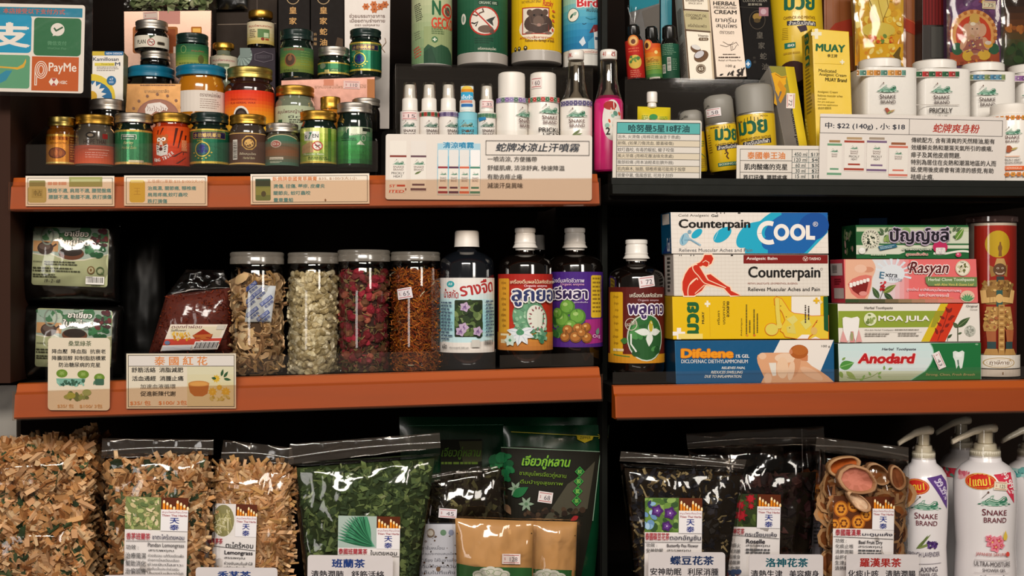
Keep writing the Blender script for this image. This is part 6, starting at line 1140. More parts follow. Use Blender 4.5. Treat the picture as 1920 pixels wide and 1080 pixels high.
# ---- medicine cartons
crop(16)
B = Box('pain_gel_carton', 'white and blue gel carton topmost of the medicine stack', 'box', [(148, 43), (1766, 47), (1776, 470), (160, 470)], .012, .042, 'e6ddd4', '0c4a6c', 'd8d0c8', 'medicine cartons stacked on the shelf', skew=-.002)
A = B.art()
for k in range(34): A.line([(170+k*46, 48), (178+k*46, 466)], 1.2, 'd8cec4', nolift=k > 0)
for k in range(9): A.line([(152, 80+k*46), (1768, 80+k*46)], 1.2, 'd8cec4', nolift=True)
def bez(p, n=14):
    o = []
    for k in range(n+1):
        t = k/n; o.append(tuple((1-t)**3*p[0][i]+3*t*(1-t)**2*p[1][i]+3*t*t*(1-t)*p[2][i]+t**3*p[3][i] for i in (0, 1)))
    return o
A.poly([(1180, 48), (1764, 48), (1766, 250), (1560, 466), (915, 466), (915, 408)]+bez([(870, 410), (790, 400), (820, 250), (930, 175)])+bez([(930, 175), (980, 140), (1050, 145), (1075, 130)])+[(1120, 90)], '1ca4c4')
A.poly([(1290, 48)]+[(1764, 48), (1764, 150)]+bez([(1764, 150), (1700, 280), (1600, 400), (1520, 466)])+[(1150, 466)]+bez([(1150, 430), (1080, 420), (1060, 340), (1130, 300)])+bez([(1130, 300), (1080, 240), (1180, 120), (1290, 70)]), '1460a8'); A.ell(1620, 190, 160, 140, '0f4c98', -20); A.poly([(1480, 200), (1700, 130), (1640, 300), (1500, 320)], '0f4c98')
A.ell(420, 263, 66, 36, '1ca4c4', -40); A.ell(683, 275, 108, 60, '1ca4c4', -38); A.line([(600, 330), (640, 240)], 3, 'd8e8ec')
A.t('Cold Analgesic', 230, 62, 545, 96, '6a6660', .2); A.t('Gel', 568, 64, 638, 92, '3a3a38', 1.4); A.t('Counterpain', 232, 112, 970, 235, '14120f', 2.2); A.t('Relieves Muscular Aches and Pain', 238, 415, 990, 450, '6a6a6c', .2)
A.ell(292, 320, 42, 68, '8cb8cc', 25); A.line([(275, 370), (265, 330), (285, 275)], 8, '4c7c98'); A.ell(345, 245, 20, 20, '7ca0b4'); A.line([(300, 275), (350, 320), (400, 350), (460, 385)], 20, '9cb8c8'); A.line([(290, 330), (360, 330), (440, 380)], 8, '6a94ac')
for x0, t_ in ((1045, 'C'), (1215, 'O'), (1382, 'O'), (1545, 'L')):
    if t_ == 'C': A.line(bez([(1205, 165), (1110, 130), (1060, 200), (1062, 260)])+bez([(1062, 260), (1070, 340), (1140, 370), (1210, 345)]), 48, 'ece6e0')
    elif t_ == 'O': A.ring(x0+75, 250, 60, 66, 40, 'ece6e0', 30)
    else: A.line([(1560, 178), (1562, 305), (1635, 308)], 40, 'ece6e0')
A.t('®', 1612, 140, 1666, 192, 'e4e0e0', .5)
for x, w_ in ((622, 8), (662, 8), (700, 8), (842, 26)): A.rect(x, 46, x+w_, 56, '1c1814')
A.done('print', B.root); A = B.side_art(); crop(0); A.h = .0004; A.rect(20, 400, 90, 420, 'c8c0b8'); A.poly([(10, 474), (95, 474), (95, 445)], '0c2c64'); A.t('Cool', 60, 445, 90, 472, 'd8dce0', 1); A.done('side_print', B.root); crop(16)
B = Box('pain_balm_carton', 'white balm carton with red seated figure, second in the medicine stack', 'box', [(178, 476), (1774, 480), (1780, 905), (186, 905)], .0125, .042, 'ded6cc', 'c4bab2', 'd8d0c8', 'medicine cartons stacked on the shelf', skew=-.002); A = B.art()
for k in range(40): A.line([(190+k*40, 482), (196+k*40, 902)], 1.2, 'd0c6bc', nolift=k > 0)
for k in range(11): A.line([(182, 510+k*38), (1774, 510+k*38)], 1.2, 'd0c6bc', nolift=True)
RED, OUT = 'c42c14', 'f0d0b4'
body = [(450, 560), (400, 580), (340, 620), (300, 680), (272, 760), (272, 840), (290, 902), (390, 902), (470, 850), (510, 790), (600, 800), (700, 825), (740, 870), (770, 900), (870, 900), (830, 880), (770, 850), (760, 815), (725, 800), (640, 740), (560, 680), (520, 690), (530, 745), (450, 610), (480, 590), (520, 605), (570, 570), (590, 520), (570, 482), (500, 482), (478, 530)]
A.line(body, 26, OUT, True); A.poly(body, RED)
A.line(bez([(425, 580), (350, 580), (370, 640), (430, 690)])+bez([(430, 690), (470, 740), (480, 770), (520, 780)])+[(700, 830)], 9, OUT); A.line([(450, 600), (540, 742), (720, 820)], 9, OUT); A.line(bez([(420, 720), (330, 760), (320, 840), (330, 902)]), 9, OUT); A.line([(345, 790), (420, 720), (430, 740)], 9, OUT); A.line([(510, 690), (540, 745)], 9, OUT); A.line([(480, 560), (510, 540), (545, 560), (540, 600)], 7, OUT); A.line([(500, 790), (400, 880)], 8, OUT)
A.rect(900, 482, 1766, 570, '7c1410'); A.t('Analgesic Balm', 930, 503, 1248, 542, 'ece0d8', 1.4); A.ring(1537, 522, 26, 22, 5, 'e0b8a8'); A.line([(1522, 512), (1537, 535), (1552, 512)], 7, 'e0d0c8'); A.t('TAISHO', 1572, 508, 1694, 536, 'e8dcd4', 1.4)
A.t('Counterpain', 948, 598, 1690, 752, '161412', 1.6); A.ring(1702, 628, 11, 11, 3, '8a8480'); A.t('METHYL SALICYLATE, LEVOMENTHOL, EUGENOL', 945, 766, 1460, 788, 'a0685c', .2); A.t('Relieves Muscular Aches and Pain', 948, 815, 1686, 854, '2c2a28', .5)
for x, w_ in ((240, 6), (258, 6), (355, 8), (385, 8), (770, 22)): A.rect(x, 480, x+w_, 492, '1c1814')
A.done('print', B.root); A = B.side_art(); crop(0); A.h = .0004; A.rot = None; A.rect(5, 478, 14, 553, '4a1410'); A.t('Counterpain', 22, 500, 92, 535, '2c2824', 1, 0, 90) if False else A.micro(40, 482, 72, 550, 9, '2c2824', 3, .6); A.done('side_print', B.root)
crop(17)
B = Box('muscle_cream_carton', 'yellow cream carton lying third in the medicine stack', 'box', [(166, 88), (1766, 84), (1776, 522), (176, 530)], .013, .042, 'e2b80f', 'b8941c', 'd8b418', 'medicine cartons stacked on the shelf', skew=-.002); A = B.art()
for t_, y0, y1 in (('ม', 140, 225), ('C', 240, 380), ('ย', 395, 482)):
    pass
A.t('มวย', 213, 246, 547, 376, '1c5c30', 3.4, 0, -90); A.t('MUAY', 422, 293, 546, 319, '2a2c18', 1.8, 0, -90)
A.cross(500, 130, 558, 196, 'ece4cc'); A.cross(172, 410, 300, 528, 'ece4dc'); A.rect(230, 470, 480, 524, 'e8d070'); A.line([(552, 190), (556, 500)], 2, 'c8a01c')
A.t('ครีมยา', 572, 292, 712, 318, '3a3414', .5, 0, -90); A.t('บรรเทาปวด', 580, 240, 814, 268, '3a3414', .5, 0, -90); A.t('อวดลาย', 660, 204, 820, 232, '2a2410', 1.6, 0, -90)
A.t('สำหรับทาถูนวด', 790, 392, 970, 412, '4a4018', .5, 0, -90)
for x, y0, y1 in ((932, 110, 490), (966, 330, 460), (1010, 150, 480), (1044, 200, 460)): A.micro(x-(y1-y0)/2, (y0+y1)/2-8, x+(y1-y0)/2, (y0+y1)/2+8, 1, '6a5c1c', int(x), .8, -90)
A.ell(938, 486, 12, 10, 'd88c2c'); A.ell(1012, 486, 12, 10, 'd8642c')
A.rect(1392, 86, 1690, 290, 'e8e0d4'); skin_, edge_ = 'dcc038', 'd0641c'
torso = [(1240, 92), (1290, 112), (1330, 170), (1370, 235), (1420, 262), (1520, 272), (1600, 290), (1770, 285), (1772, 522), (1460, 522), (1330, 500), (1310, 460), (1280, 440), (1300, 380), (1330, 330), (1300, 250), (1262, 200), (1222, 170), (1218, 110)]
A.line(torso, 12, edge_, True); A.poly(torso, 'e0c038'); A.ell(1190, 425, 72, 66, edge_); A.ell(1190, 425, 66, 60, 'd8c858'); A.line([(1245, 110), (1250, 230), (1262, 350), (1275, 395)], 48, 'c8a028'); A.line([(1245, 110), (1250, 230), (1262, 350), (1275, 395)], 40, 'dcc858'); A.ell(1268, 385, 28, 34, 'dcc858')
A.poly([(1340, 320), (1420, 280), (1460, 330), (1400, 380)], 'd8cc70'); A.poly([(1340, 400), (1420, 370), (1440, 470), (1350, 460)], 'd4c460'); A.poly([(1480, 350), (1560, 300), (1600, 380), (1540, 430)], 'd8cc68'); A.line([(1660, 330), (1600, 420), (1620, 470), (1560, 520)], 10, edge_); A.ell(1625, 440, 34, 40, 'd8b060'); A.poly([(1450, 522), (1500, 480), (1580, 480), (1560, 522)], 'ece4e0'); A.poly([(1590, 522), (1640, 500), (1690, 522)], 'ece4e0')
for x, y in ((1340, 296), (1374, 410), (1282, 184), (1650, 352)): A.ell(x, y, 5, 5, '5a3c10')
A.micro(1440, 250, 1640, 270, 1, '4a4038', 3, .7, -90); A.micro(1485, 230, 1660, 250, 1, '4a4038', 5, .7, -90); A.cross(1618, 98, 1682, 160, 'e0b020'); A.cross(1678, 128, 1712, 162, 'e8d8a0'); A.poly([(1722, 87), (1768, 87), (1774, 450), (1728, 430)], '14502c'); A.done('print', B.root)
B = Box('pain_gel_carton', 'dark blue gel carton at the bottom of the medicine stack, with bare back picture', 'box', [(190, 540), (1830, 531), (1836, 972), (206, 988)], .0135, .042, '145480', '0c3450', '2a2420', 'medicine cartons stacked on the shelf', skew=-.002); A = B.art()
A.poly([(1275, 535), (1826, 534), (1690, 858), (1560, 800), (1420, 900), (1150, 780)], 'e6ded6'); A.poly([(1160, 790), (1236, 790), (1230, 900), (1180, 880)], 'e6ded6')
sk = [(1045, 690), (1090, 665), (1200, 665), (1290, 665), (1400, 665), (1480, 690), (1540, 745), (1600, 800), (1700, 860), (1770, 910), (1828, 965), (1080, 975), (1110, 915), (1075, 840), (1045, 770), (1038, 720)]
A.poly(sk, 'd8a078'); A.poly([(1160, 770), (1236, 768), (1236, 900), (1200, 905), (1180, 850)], 'e0d8cc'); A.ell(1330, 720, 110, 50, 'e4c4a8'); A.ell(1300, 820, 60, 110, 'e4c0a0'); A.ell(1095, 700, 40, 34, 'e0b898'); A.ell(1440, 800, 40, 120, 'cc9068', 15); A.ell(1390, 850, 34, 100, 'e2bea0', 10); A.ell(1150, 930, 40, 60, 'e0b494'); A.ell(1600, 880, 130, 44, 'dcae8c', 28); A.poly([(1530, 690), (1562, 690), (1560, 750), (1500, 745), (1440, 690)], 'c87c50')
A.ell(1470, 655, 95, 72, 'a85820'); A.ell(1388, 655, 18, 26, 'c88058'); A.ell(1478, 640, 78, 50, 'b46428')
A.t('Difelene', 257, 622, 795, 722, 'e89418', 3, 0, 0, 'c87010', 2); A.t('1% GEL', 822, 682, 960, 718, 'e8e4e0', 1.4); A.t('DICLOFENAC DIETHYLAMMONIUM', 260, 735, 944, 774, 'dcdcdc', .6)
for k, (tx, a, b) in enumerate((('RELIEVES PAIN,', 672, 922), ('REDUCES SWELLING', 564, 895), ('DUE TO INFLAMMATION.', 498, 888))): A.t(tx, a, 808+k*43, b, 838+k*43, 'dcdcd8', 1.6, .3)
A.t('100 g', 1702, 586, 1790, 614, '6a6864', .3); A.line([(198, 550), (210, 980)], 2, '3c7ca0'); A.done('print', B.root)
# ---- toothpaste cartons
crop(18)
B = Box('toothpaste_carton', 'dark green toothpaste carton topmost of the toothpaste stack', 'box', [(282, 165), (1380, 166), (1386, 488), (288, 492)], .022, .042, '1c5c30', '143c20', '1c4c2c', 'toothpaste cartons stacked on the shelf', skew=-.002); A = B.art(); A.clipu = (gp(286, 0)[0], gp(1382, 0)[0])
A.grad(290, 185, 1384, 232, ['7a9468', 'c8ccb0', 'a8b494'], 4); A.rect(288, 230, 1384, 362, '2c6438'); A.rect(520, 230, 1384, 345, 'c8ccb8'); A.grad(288, 362, 1384, 398, ['d8d4c4', 'c0c8b0'], 3); A.rect(288, 395, 760, 450, 'd0d0c0'); A.poly([(380, 452), (700, 452), (860, 395), (1386, 395), (1386, 492), (288, 492), (288, 452)], '1c5c30'); A.line(bez([(1040, 440), (1150, 470), (1250, 400), (1384, 425)]), 20, 'dcdcd0')
A.ell(430, 302, 92, 98, 'e0dcc8'); A.ring(430, 302, 84, 90, 3, '3a3c34'); A.ring(430, 302, 60, 64, 3, '3a3c34'); A.blobs(382, 252, 478, 352, 30, 6, 16, ['1c2418', '2c3828', '4a5440', 'c8c8b4'], 4, inell=True)
for k in range(20):
    a = 2*math.pi*k/20
    A.rot = None; A.ell(430+72*math.cos(a), 302+77*math.sin(a), 5, 7, '4a4c40', math.degrees(a))
for x, y, ro, l in ((555, 240, -130, 60), (570, 235, -60, 60), (600, 225, -20, 40), (585, 260, 120, 50), (560, 250, 180, 50), (1215, 240, -160, 50), (1230, 230, -60, 70), (1260, 225, -40, 60), (1230, 270, 30, 50)): A.leaf(x, y, l, 26, ro, '3c5434', '7c9470')
A.leaf(1255, 310, 140, 60, -55, '5c8430', 'c8d0a0'); A.leaf(560, 330, 80, 40, -60, '8aa058'); A.leaf(600, 335, 80, 40, -100, '7a9450'); A.ell(775, 222, 40, 36, '7c9c60'); A.rect(495, 350, 700, 410, '2c6480') if False else A.poly([(500, 372), (670, 345), (690, 380), (520, 415)], '2c6078'); A.micro(520, 368, 670, 395, 2, 'a8c0c8', 3, .5, -9)
A.ell(1105, 380, 72, 62, 'b82858'); A.rect(1062, 385, 1155, 448, 'dcd4d0', 12); A.blobs(1070, 390, 1150, 440, 14, 6, 12, ['e8e4e0', 'c8c0c0'], 4); A.ell(1283, 455, 28, 22, 'c83c60'); A.ell(1278, 448, 10, 7, 'e8b0c0'); A.ell(345, 415, 34, 32, 'dcdcd4'); A.ell(342, 402, 22, 14, 'e8e8e4'); A.leaf(380, 420, 40, 16, -60, '3c3c34')
A.t('ยาสีฟันสมุนไพร', 735, 388, 1022, 418, 'd8d4c8', 1, 0, 0, '4a6c50', 3); A.t('สูตรเข้มข้น', 770, 434, 985, 470, 'b8342c', 1.4, 0, 0, 'dcd8cc', 3); A.micro(430, 452, 590, 470, 1, 'b8c4a8', 3); A.t('ปัญญ์ชลี', 615, 186, 1190, 358, '1c1620', 2.2, 0, 0, 'b8a8bc', 3.4); A.done('print', B.root)
A = B.side_art(); crop(0); A.h = .0004; A.blobs(25, 432, 80, 472, 16, 4, 9, ['8a8c70', 'a08078', '5c7048'], 4); A.done('side_print', B.root); crop(18)
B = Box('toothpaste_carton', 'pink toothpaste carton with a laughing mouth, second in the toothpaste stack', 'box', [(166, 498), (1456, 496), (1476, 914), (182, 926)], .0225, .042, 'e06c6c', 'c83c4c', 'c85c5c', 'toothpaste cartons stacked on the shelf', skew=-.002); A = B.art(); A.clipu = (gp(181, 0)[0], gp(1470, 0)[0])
A.grad(168, 500, 800, 885, ['e0a890', 'e4b49c', 'd8d4d4', 'd4d4d8', 'dcb8bc', 'e07c7c'], 14, True)
for k in range(9): a = math.radians(200+k*22); A.poly([(640, 640), (640+190*math.cos(a-.07), 640+150*math.sin(a-.07)), (640+190*math.cos(a+.07), 640+150*math.sin(a+.07))], 'd4dce4')
A.ell(640, 640, 120, 90, 'd8dce2'); A.poly([(170, 500), (440, 500)]+bez([(440, 500), (520, 600), (440, 640), (440, 720)])+bez([(440, 720), (440, 800), (400, 860), (400, 885)])+[(172, 885)], 'e0ac90'); A.ell(400, 600, 60, 28, 'cc8c70'); A.ell(330, 590, 60, 40, 'e4b8a0')
lips = [(205, 740), (250, 690), (320, 660), (380, 650), (440, 660), (432, 740), (410, 830), (370, 880), (300, 878), (240, 830)]
A.poly(lips, 'd47468'); A.poly([(215, 745), (300, 722), (410, 690), (400, 760), (380, 835), (320, 850), (260, 810)], '7c1c18')
for k in range(6): x = 222+k*33; A.rect(x, 728-k*9, x+30, 772-k*11, 'ece6e0', 8)
A.ell(355, 832, 40, 22, 'd88c84')
A.t('E', 515, 620, 562, 686, '3c6c88', 1, 0, 8); A.t('xtra', 568, 635, 692, 672, '3a3c44', 1, .1, 4); A.t('White', 600, 672, 738, 712, '9a9ca8', .6, .1, 4)
A.leaf(510, 880, 130, 52, -120, '3c5430', '6a8450'); A.leaf(550, 825, 150, 56, -32, '6a7c34', 'b0b468'); A.leaf(560, 830, 120, 50, 38, '2c4428', '5c7444'); A.line([(520, 885), (545, 820), (545, 770)], 5, '4a3c24'); A.blobs(515, 720, 570, 800, 16, 8, 15, ['b81c24', 'd02c34', '8a1418'], 3)
A.grad(181, 886, 1474, 922, ['2c4424', '4c4c30', '9a7c5c', 'd07c70', 'd86c6c'], 10, True)
A.t('Rasyan', 790, 520, 1205, 672, '5c1c20', 1.4, .25, 0, 'ecdcd8', 3.2); A.line(bez([(860, 540), (760, 510), (780, 640), (850, 590)]), 8, '5c1c20'); A.ell(1325, 585, 72, 76, 'e4dcc8'); A.ring(1325, 585, 66, 70, 3, 'a8985c'); A.blobs(1275, 540, 1375, 630, 22, 6, 18, ['6a6a3c', '8a8450', 'c8c0a0', '4a4c2c'], 5, inell=True); A.t('THAI', 1300, 522, 1335, 536, '4a4a34', .6)
A.poly([(960, 668), (1462, 672), (1464, 764), (990, 758), (965, 725)], '6a8450'); A.t('Herbal Clove Toothpaste', 988, 680, 1436, 720, 'd8e0c8', 1.2); A.t('with Aloe Vera & Guava Leaf', 1046, 732, 1432, 756, 'dcc468', 1, .2)
A.t('สูตรใหม่ ยาสีฟันสมุนไพรผสมกานพลู', 780, 780, 1310, 818, 'e4ccd4', 1, 0, 1.5); A.t('และว่านหางจระเข้', 900, 828, 1190, 862, 'ece0e0', 1, 0, 1); A.t('สูตรดั้งเดิมเข้มข้นพิเศษ', 900, 868, 1235, 884, 'd8a04c', .5)
A.ell(1370, 860, 70, 58, 'dcb8a0')
for k in range(7): A.leaf(1370, 908, 80, 22, -150+k*20, ['4c8c5c', '6aa06c'][k % 2])
A.done('print', B.root); A = B.side_art(); crop(0); A.h = .0004; A.rect(5, 493, 90, 516, 'd0c4c0'); A.bars(15, 495, 55, 512, 4, None, True); A.rect(25, 540, 95, 560, 'c8b8b4'); A.micro(30, 522, 80, 535, 3, '7c1c24', 4); A.done('side_print', B.root); crop(18)
B = Box('toothpaste_carton', 'white and olive toothpaste carton with a tooth and slanted red stripe', 'box', [(106, 930), (1486, 927), (1496, 1300), (116, 1312)], .023, .042, 'e4ddd4', '5c7424', 'b8b4a8', 'toothpaste cartons stacked on the shelf', skew=-.002); crop(19); A = B.art(); A.clipu = (gp(112, 0)[0], gp(1494, 0)[0])
A.poly([(108, 172), (1140, 170), (1060, 328), (112, 336)], '8a9c34'); A.poly([(1108, 100), (1182, 100), (1000, 470), (918, 470)], 'd0b420'); A.poly([(1182, 98), (1332, 98), (1152, 470), (1000, 470)], 'c83418'); A.poly([(1060, 170), (1150, 170), (1050, 330), (1010, 330)], '9c9424')
for x, y, ro, l in ((1190, 190, -120, 70), (1190, 190, -60, 60), (1150, 250, -150, 60), (1180, 260, -30, 60), (1120, 320, -140, 60), (1150, 330, -40, 60), (1080, 400, -110, 70), (1100, 380, -30, 50), (1200, 230, -10, 50)): A.leaf(x, y, l, 28, ro, '7c2018')
A.line([(1190, 150), (1150, 280), (1080, 460)], 6, '7c2018')
A.leaf(1270, 330, 160, 58, -38, '3c5430', '7c8c60'); A.leaf(1275, 335, 70, 40, -130, '4a5c3c'); A.line([(1276, 465), (1276, 320)], 9, '4a4a34'); A.line([(1176, 465), (1178, 430)], 5, '4a4a34'); A.leaf(1176, 435, 60, 26, -40, '3c4c30'); A.leaf(1280, 395, 40, 20, -20, '4a5c3c'); A.ell(1395, 365, 54, 54, 'b8b8ac'); A.blobs(1350, 320, 1440, 410, 24, 6, 16, ['8a8c80', 'd0d0c8', '9c9c90'], 4, inell=True)
A.t('Herbal Toothpaste', 370, 128, 644, 160, '3a342c', .5); A.ell(424, 252, 62, 64, 'd8dcb8'); A.blobs(385, 210, 465, 295, 16, 8, 20, ['8a9c50', 'a8b478', '6a7c3c'], 3, inell=True); A.t('MOA JULA', 502, 216, 1002, 286, 'ece8e0', 2)
A.poly([(155, 240), (180, 228), (240, 240), (300, 226), (320, 245), (316, 300), (300, 400), (280, 465), (250, 380), (235, 370), (215, 460), (185, 470), (165, 380), (156, 300)], 'eae6e2'); A.poly([(130, 472), (160, 360), (190, 440), (205, 478)], 'd89c98'); A.poly([(228, 478), (240, 370), (260, 370), (275, 478)], 'd08c88'); A.poly([(285, 476), (312, 350), (345, 472)], 'd89c98'); A.ell(246, 420, 14, 44, '9a9c6c')
A.t('Moa Jula Herbal Toothpaste', 372, 350, 652, 364, '3a342c', .8); A.micro(664, 348, 916, 362, 1, '9a948c', 3, .7); A.line([(372, 378), (930, 374)], 2, 'b0a8a0'); A.micro(372, 388, 664, 428, 2, '9a948c', 5, .5); A.micro(696, 384, 926, 426, 2, '9a948c', 6, .5); A.t('Original', 1358, 112, 1468, 140, '4a4038', .6); A.t('Formula', 1400, 150, 1468, 164, '5a5048', .3); A.done('print', B.root)
B = Box('toothpaste_carton', 'green and pale blue toothpaste carton with slanted price sticker, bottom of stack', 'box', [(110, 488), (1500, 478), (1506, 852), (122, 860)], .0235, .042, 'ccdad8', '2c4c30', 'b8b4a8', 'toothpaste cartons stacked on the shelf', skew=-.002); A = B.art(); A.clipu = (gp(121, 0)[0], gp(1500, 0)[0])
A.grad(112, 490, 1500, 760, ['c4dcdc', 'ccdcdc', 'd4dcdc'], 4); A.grad(118, 755, 1500, 856, ['c8ccb4', 'b4b894', 'a0a880'], 4)
A.poly(bez([(1005, 486), (1080, 580), (1020, 690), (960, 755)])+[(800, 856), (1504, 852), (1500, 480)], '1c6c38'); A.line(bez([(1005, 486), (1080, 580), (1020, 690), (960, 755)])+[(800, 856)], 8, '8ab89c'); A.poly([(960, 760), (1502, 752), (1504, 852), (810, 856)], '2c7034')
A.leaf(125, 720, 150, 90, -18, '4c8c3c', '8ab870'); A.leaf(190, 760, 130, 50, 40, '8a9c50'); A.leaf(130, 760, 70, 40, 70, '7c9444'); A.line(bez([(200, 820), (330, 850), (430, 830), (500, 770)]), 6, '7c8c48')
for x, y, ro in ((350, 830, -60), (360, 832, 160), (430, 800, -120), (500, 790, -40), (500, 800, 40), (560, 745, -90), (600, 740, -20), (150, 650, -40)): A.leaf(x, y, 44, 22, ro, '7c9c50')
A.t('Herbal  Toothpaste', 535, 530, 874, 562, '3a3040', 1.2, .3); A.t('Anodard', 300, 582, 866, 686, 'b81c20', 3.2, .2, 0, 'e8d4d0', 3.2)
A.poly([(1228, 570), (1250, 560), (1285, 572), (1320, 556), (1340, 572), (1334, 640), (1318, 725), (1300, 735), (1285, 690), (1262, 735), (1248, 660), (1230, 620)], 'd8e0d8'); A.poly([(1268, 650), (1284, 645), (1290, 690), (1276, 700)], '6a7c74'); A.ell(1285, 600, 34, 24, 'e4e8e4'); A.t('Strong, Clean, Fresh Breath', 960, 778, 1446, 808, 'b0a468', 1, .3); A.ell(1460, 497, 16, 8, '7cac84'); A.done('print', B.root)
A = B.art(); A.h = .0025; tag(A, B.root, 1010, 614, 1178, 690, '43', 66, 'e8e0de')
A = B.side_art(); crop(0); A.h = .0004; A.micro(30, 660, 70, 710, 12, '5c7c5c', 3); A.done('side_print', B.root)
B = Box('blue_carton', 'blue carton in shadow behind the toothpaste stack', 'box', [(1611, 409), (1664, 408), (1664, 700), (1611, 700)], .12, .03, '0c3c64', '082840', '0a3454')
# ---- clear tube with a temple guardian picture
crop(18)
J = Round('picture_canister', 'clear round canister with a red temple guardian picture, beside toothpaste stack', 'canister', 1606, 1652, 238, .06)
J.lathe('lid', [(0, 66), (230, 68), (246, 80), (248, 128), (240, 136)], clear('smoky_clear_lid', 'b8a8a4', .08, .6, .06, haze=.25, hazecol='6a4c48'), seg=56); J.lathe('tube', [(236, 132), (238, 150), (238, 1640), (230, 1652), (0, 1652)], JARC, seg=56)
J.lathe('inner_roll', [(0, 142), (224, 142), (224, 1640), (0, 1640)], mat('pale_roll_card', 'd0c4b8', .5), seg=48)
A = J.art(225); A.clipu = (gp(1380, 0)[0], gp(1960, 0)[0]); ya = 1072   # printing continues below on the same crop
A.rect(1432, 165, 2000, 1420, 'b0281a'); A.rect(1380, 142, 2000, 168, 'd8c8b8')
A.ell(1664, 350, 120, 132, 'd0ac24'); g0, g1, g2 = 'b08448', '8a6030', 'd0a868'
A.poly([(1666, 470), (1676, 330), (1690, 330), (1700, 470)], g1); A.ell(1682, 390, 20, 36, g1); A.poly([(1630, 560), (1650, 490), (1720, 490), (1745, 560)], g2); A.poly([(1576, 550), (1630, 580), (1640, 660), (1600, 670)], g0); A.poly([(1756, 550), (1720, 580), (1720, 660), (1750, 670)], g0); A.ell(1680, 600, 62, 62, '6a4a34'); A.ell(1660, 585, 12, 9, 'd8c8b0'); A.ell(1705, 585, 12, 9, 'd8c8b0'); A.ell(1660, 585, 5, 5, '1c1410'); A.ell(1705, 585, 5, 5, '1c1410'); A.line([(1640, 625), (1660, 640), (1700, 640), (1722, 622)], 12, 'd8bca8'); A.rect(1648, 665, 1720, 730, '3a4a48')
A.poly([(1540, 720), (1600, 700), (1760, 700), (1800, 730), (1830, 800), (1800, 930), (1740, 940), (1560, 940), (1520, 900), (1505, 800)], g0); A.blobs(1530, 715, 1810, 800, 40, 10, 22, [g1, g2, 'c09850'], 4); A.line([(1530, 800), (1540, 900), (1640, 890)], 52, g2); A.line([(1810, 800), (1790, 900), (1700, 890)], 52, g2); A.rect(1646, 800, 1700, 960, '2c5450'); A.ell(1672, 880, 34, 44, g2)
A.poly([(1560, 960), (1780, 960), (1800, 1060), (1820, 1180), (1770, 1220), (1690, 1100), (1640, 1200), (1540, 1200), (1530, 1150), (1550, 1060)], g0); A.blobs(1550, 970, 1790, 1180, 60, 8, 20, [g1, g2, 'c09850', '9c5a34'], 6); A.rect(1660, 940, 1712, 1430, g0)
for k in range(14): A.ell(1686, 960+k*32, 18, 9, g2 if k % 2 else g1)
A.poly([(1560, 1200), (1640, 1200), (1640, 1300), (1570, 1300)], 'a05a34'); A.poly([(1720, 1180), (1800, 1190), (1790, 1300), (1730, 1300)], 'a05a34'); A.rect(1570, 1300, 1640, 1370, '2c4444'); A.rect(1722, 1300, 1786, 1370, '2c4444'); A.poly([(1540, 1430), (1560, 1370), (1650, 1370), (1660, 1430)], g0); A.poly([(1710, 1430), (1720, 1370), (1800, 1370), (1830, 1430)], g0)
A.rect(1380, 1432, 2000, 1560, 'e0d8cc'); A.ell(1672, 1505, 140, 52, 'b89c70'); A.ell(1672, 1505, 128, 44, 'e4dcd0'); A.ell(1672, 1505, 110, 34, 'c8b090'); A.ell(1672, 1505, 104, 29, 'e4dcd0'); A.t('ฤาษีกาย', 1586, 1480, 1755, 1532, '6a4c34', 1, .1); A.rect(1380, 1570, 2000, 1640, 'c8b8a8'); A.rect(1690, 1595, 1700, 1622, '7a5c3c'); A.done('picture', J.root)
# ================================================================ lowest shelf: bags of dried herbs
HERBDARK = mat('dark_herb_mass', '1c150d', .95, spec=.1, var=.4, bscale=90)  # dark brown backing body that fills the gaps behind the loose pieces
STRAW = ['cc9c68', 'bc8854', 'dcb080', 'a87444', 'c4905c', 'd8ac80', '9a6438', 'd0a074', 'e0bc90']; GREENB = ['2c3c24', '3c4c30', '4a5838', '24301c']
GLINT = clear('wrinkled_bag_film', 'fcfaf8', .02, .65, .08, bump=.28, bscale=18)
FLANGE = clear('hazy_zip_film', 'f4f0ec', .05, .6, .12, bump=.25, bscale=24, haze=.05, hazecol='a89c90')
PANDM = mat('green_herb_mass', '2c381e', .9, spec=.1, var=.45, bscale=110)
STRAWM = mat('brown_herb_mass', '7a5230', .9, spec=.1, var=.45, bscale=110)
def fill_bag(pl, root, n, maker, seed, depth=.012, lim=(0, 1, 0, 1), m=None):
    ch = Chips(seed); R = ch.R; a0, a1, b0, b1 = lim
    for k in range(n):
        a, b = R.uniform(a0, a1), R.uniform(b0, b1); x, y = pl.at(a, b); e = pl.bulge(a, b)
        p = P(x, y, pl.Y-max(0, e-.0065)+R.random()**1.6*depth); maker(ch, p, a, b)
    return ch.done('dried_herbs', root, m)
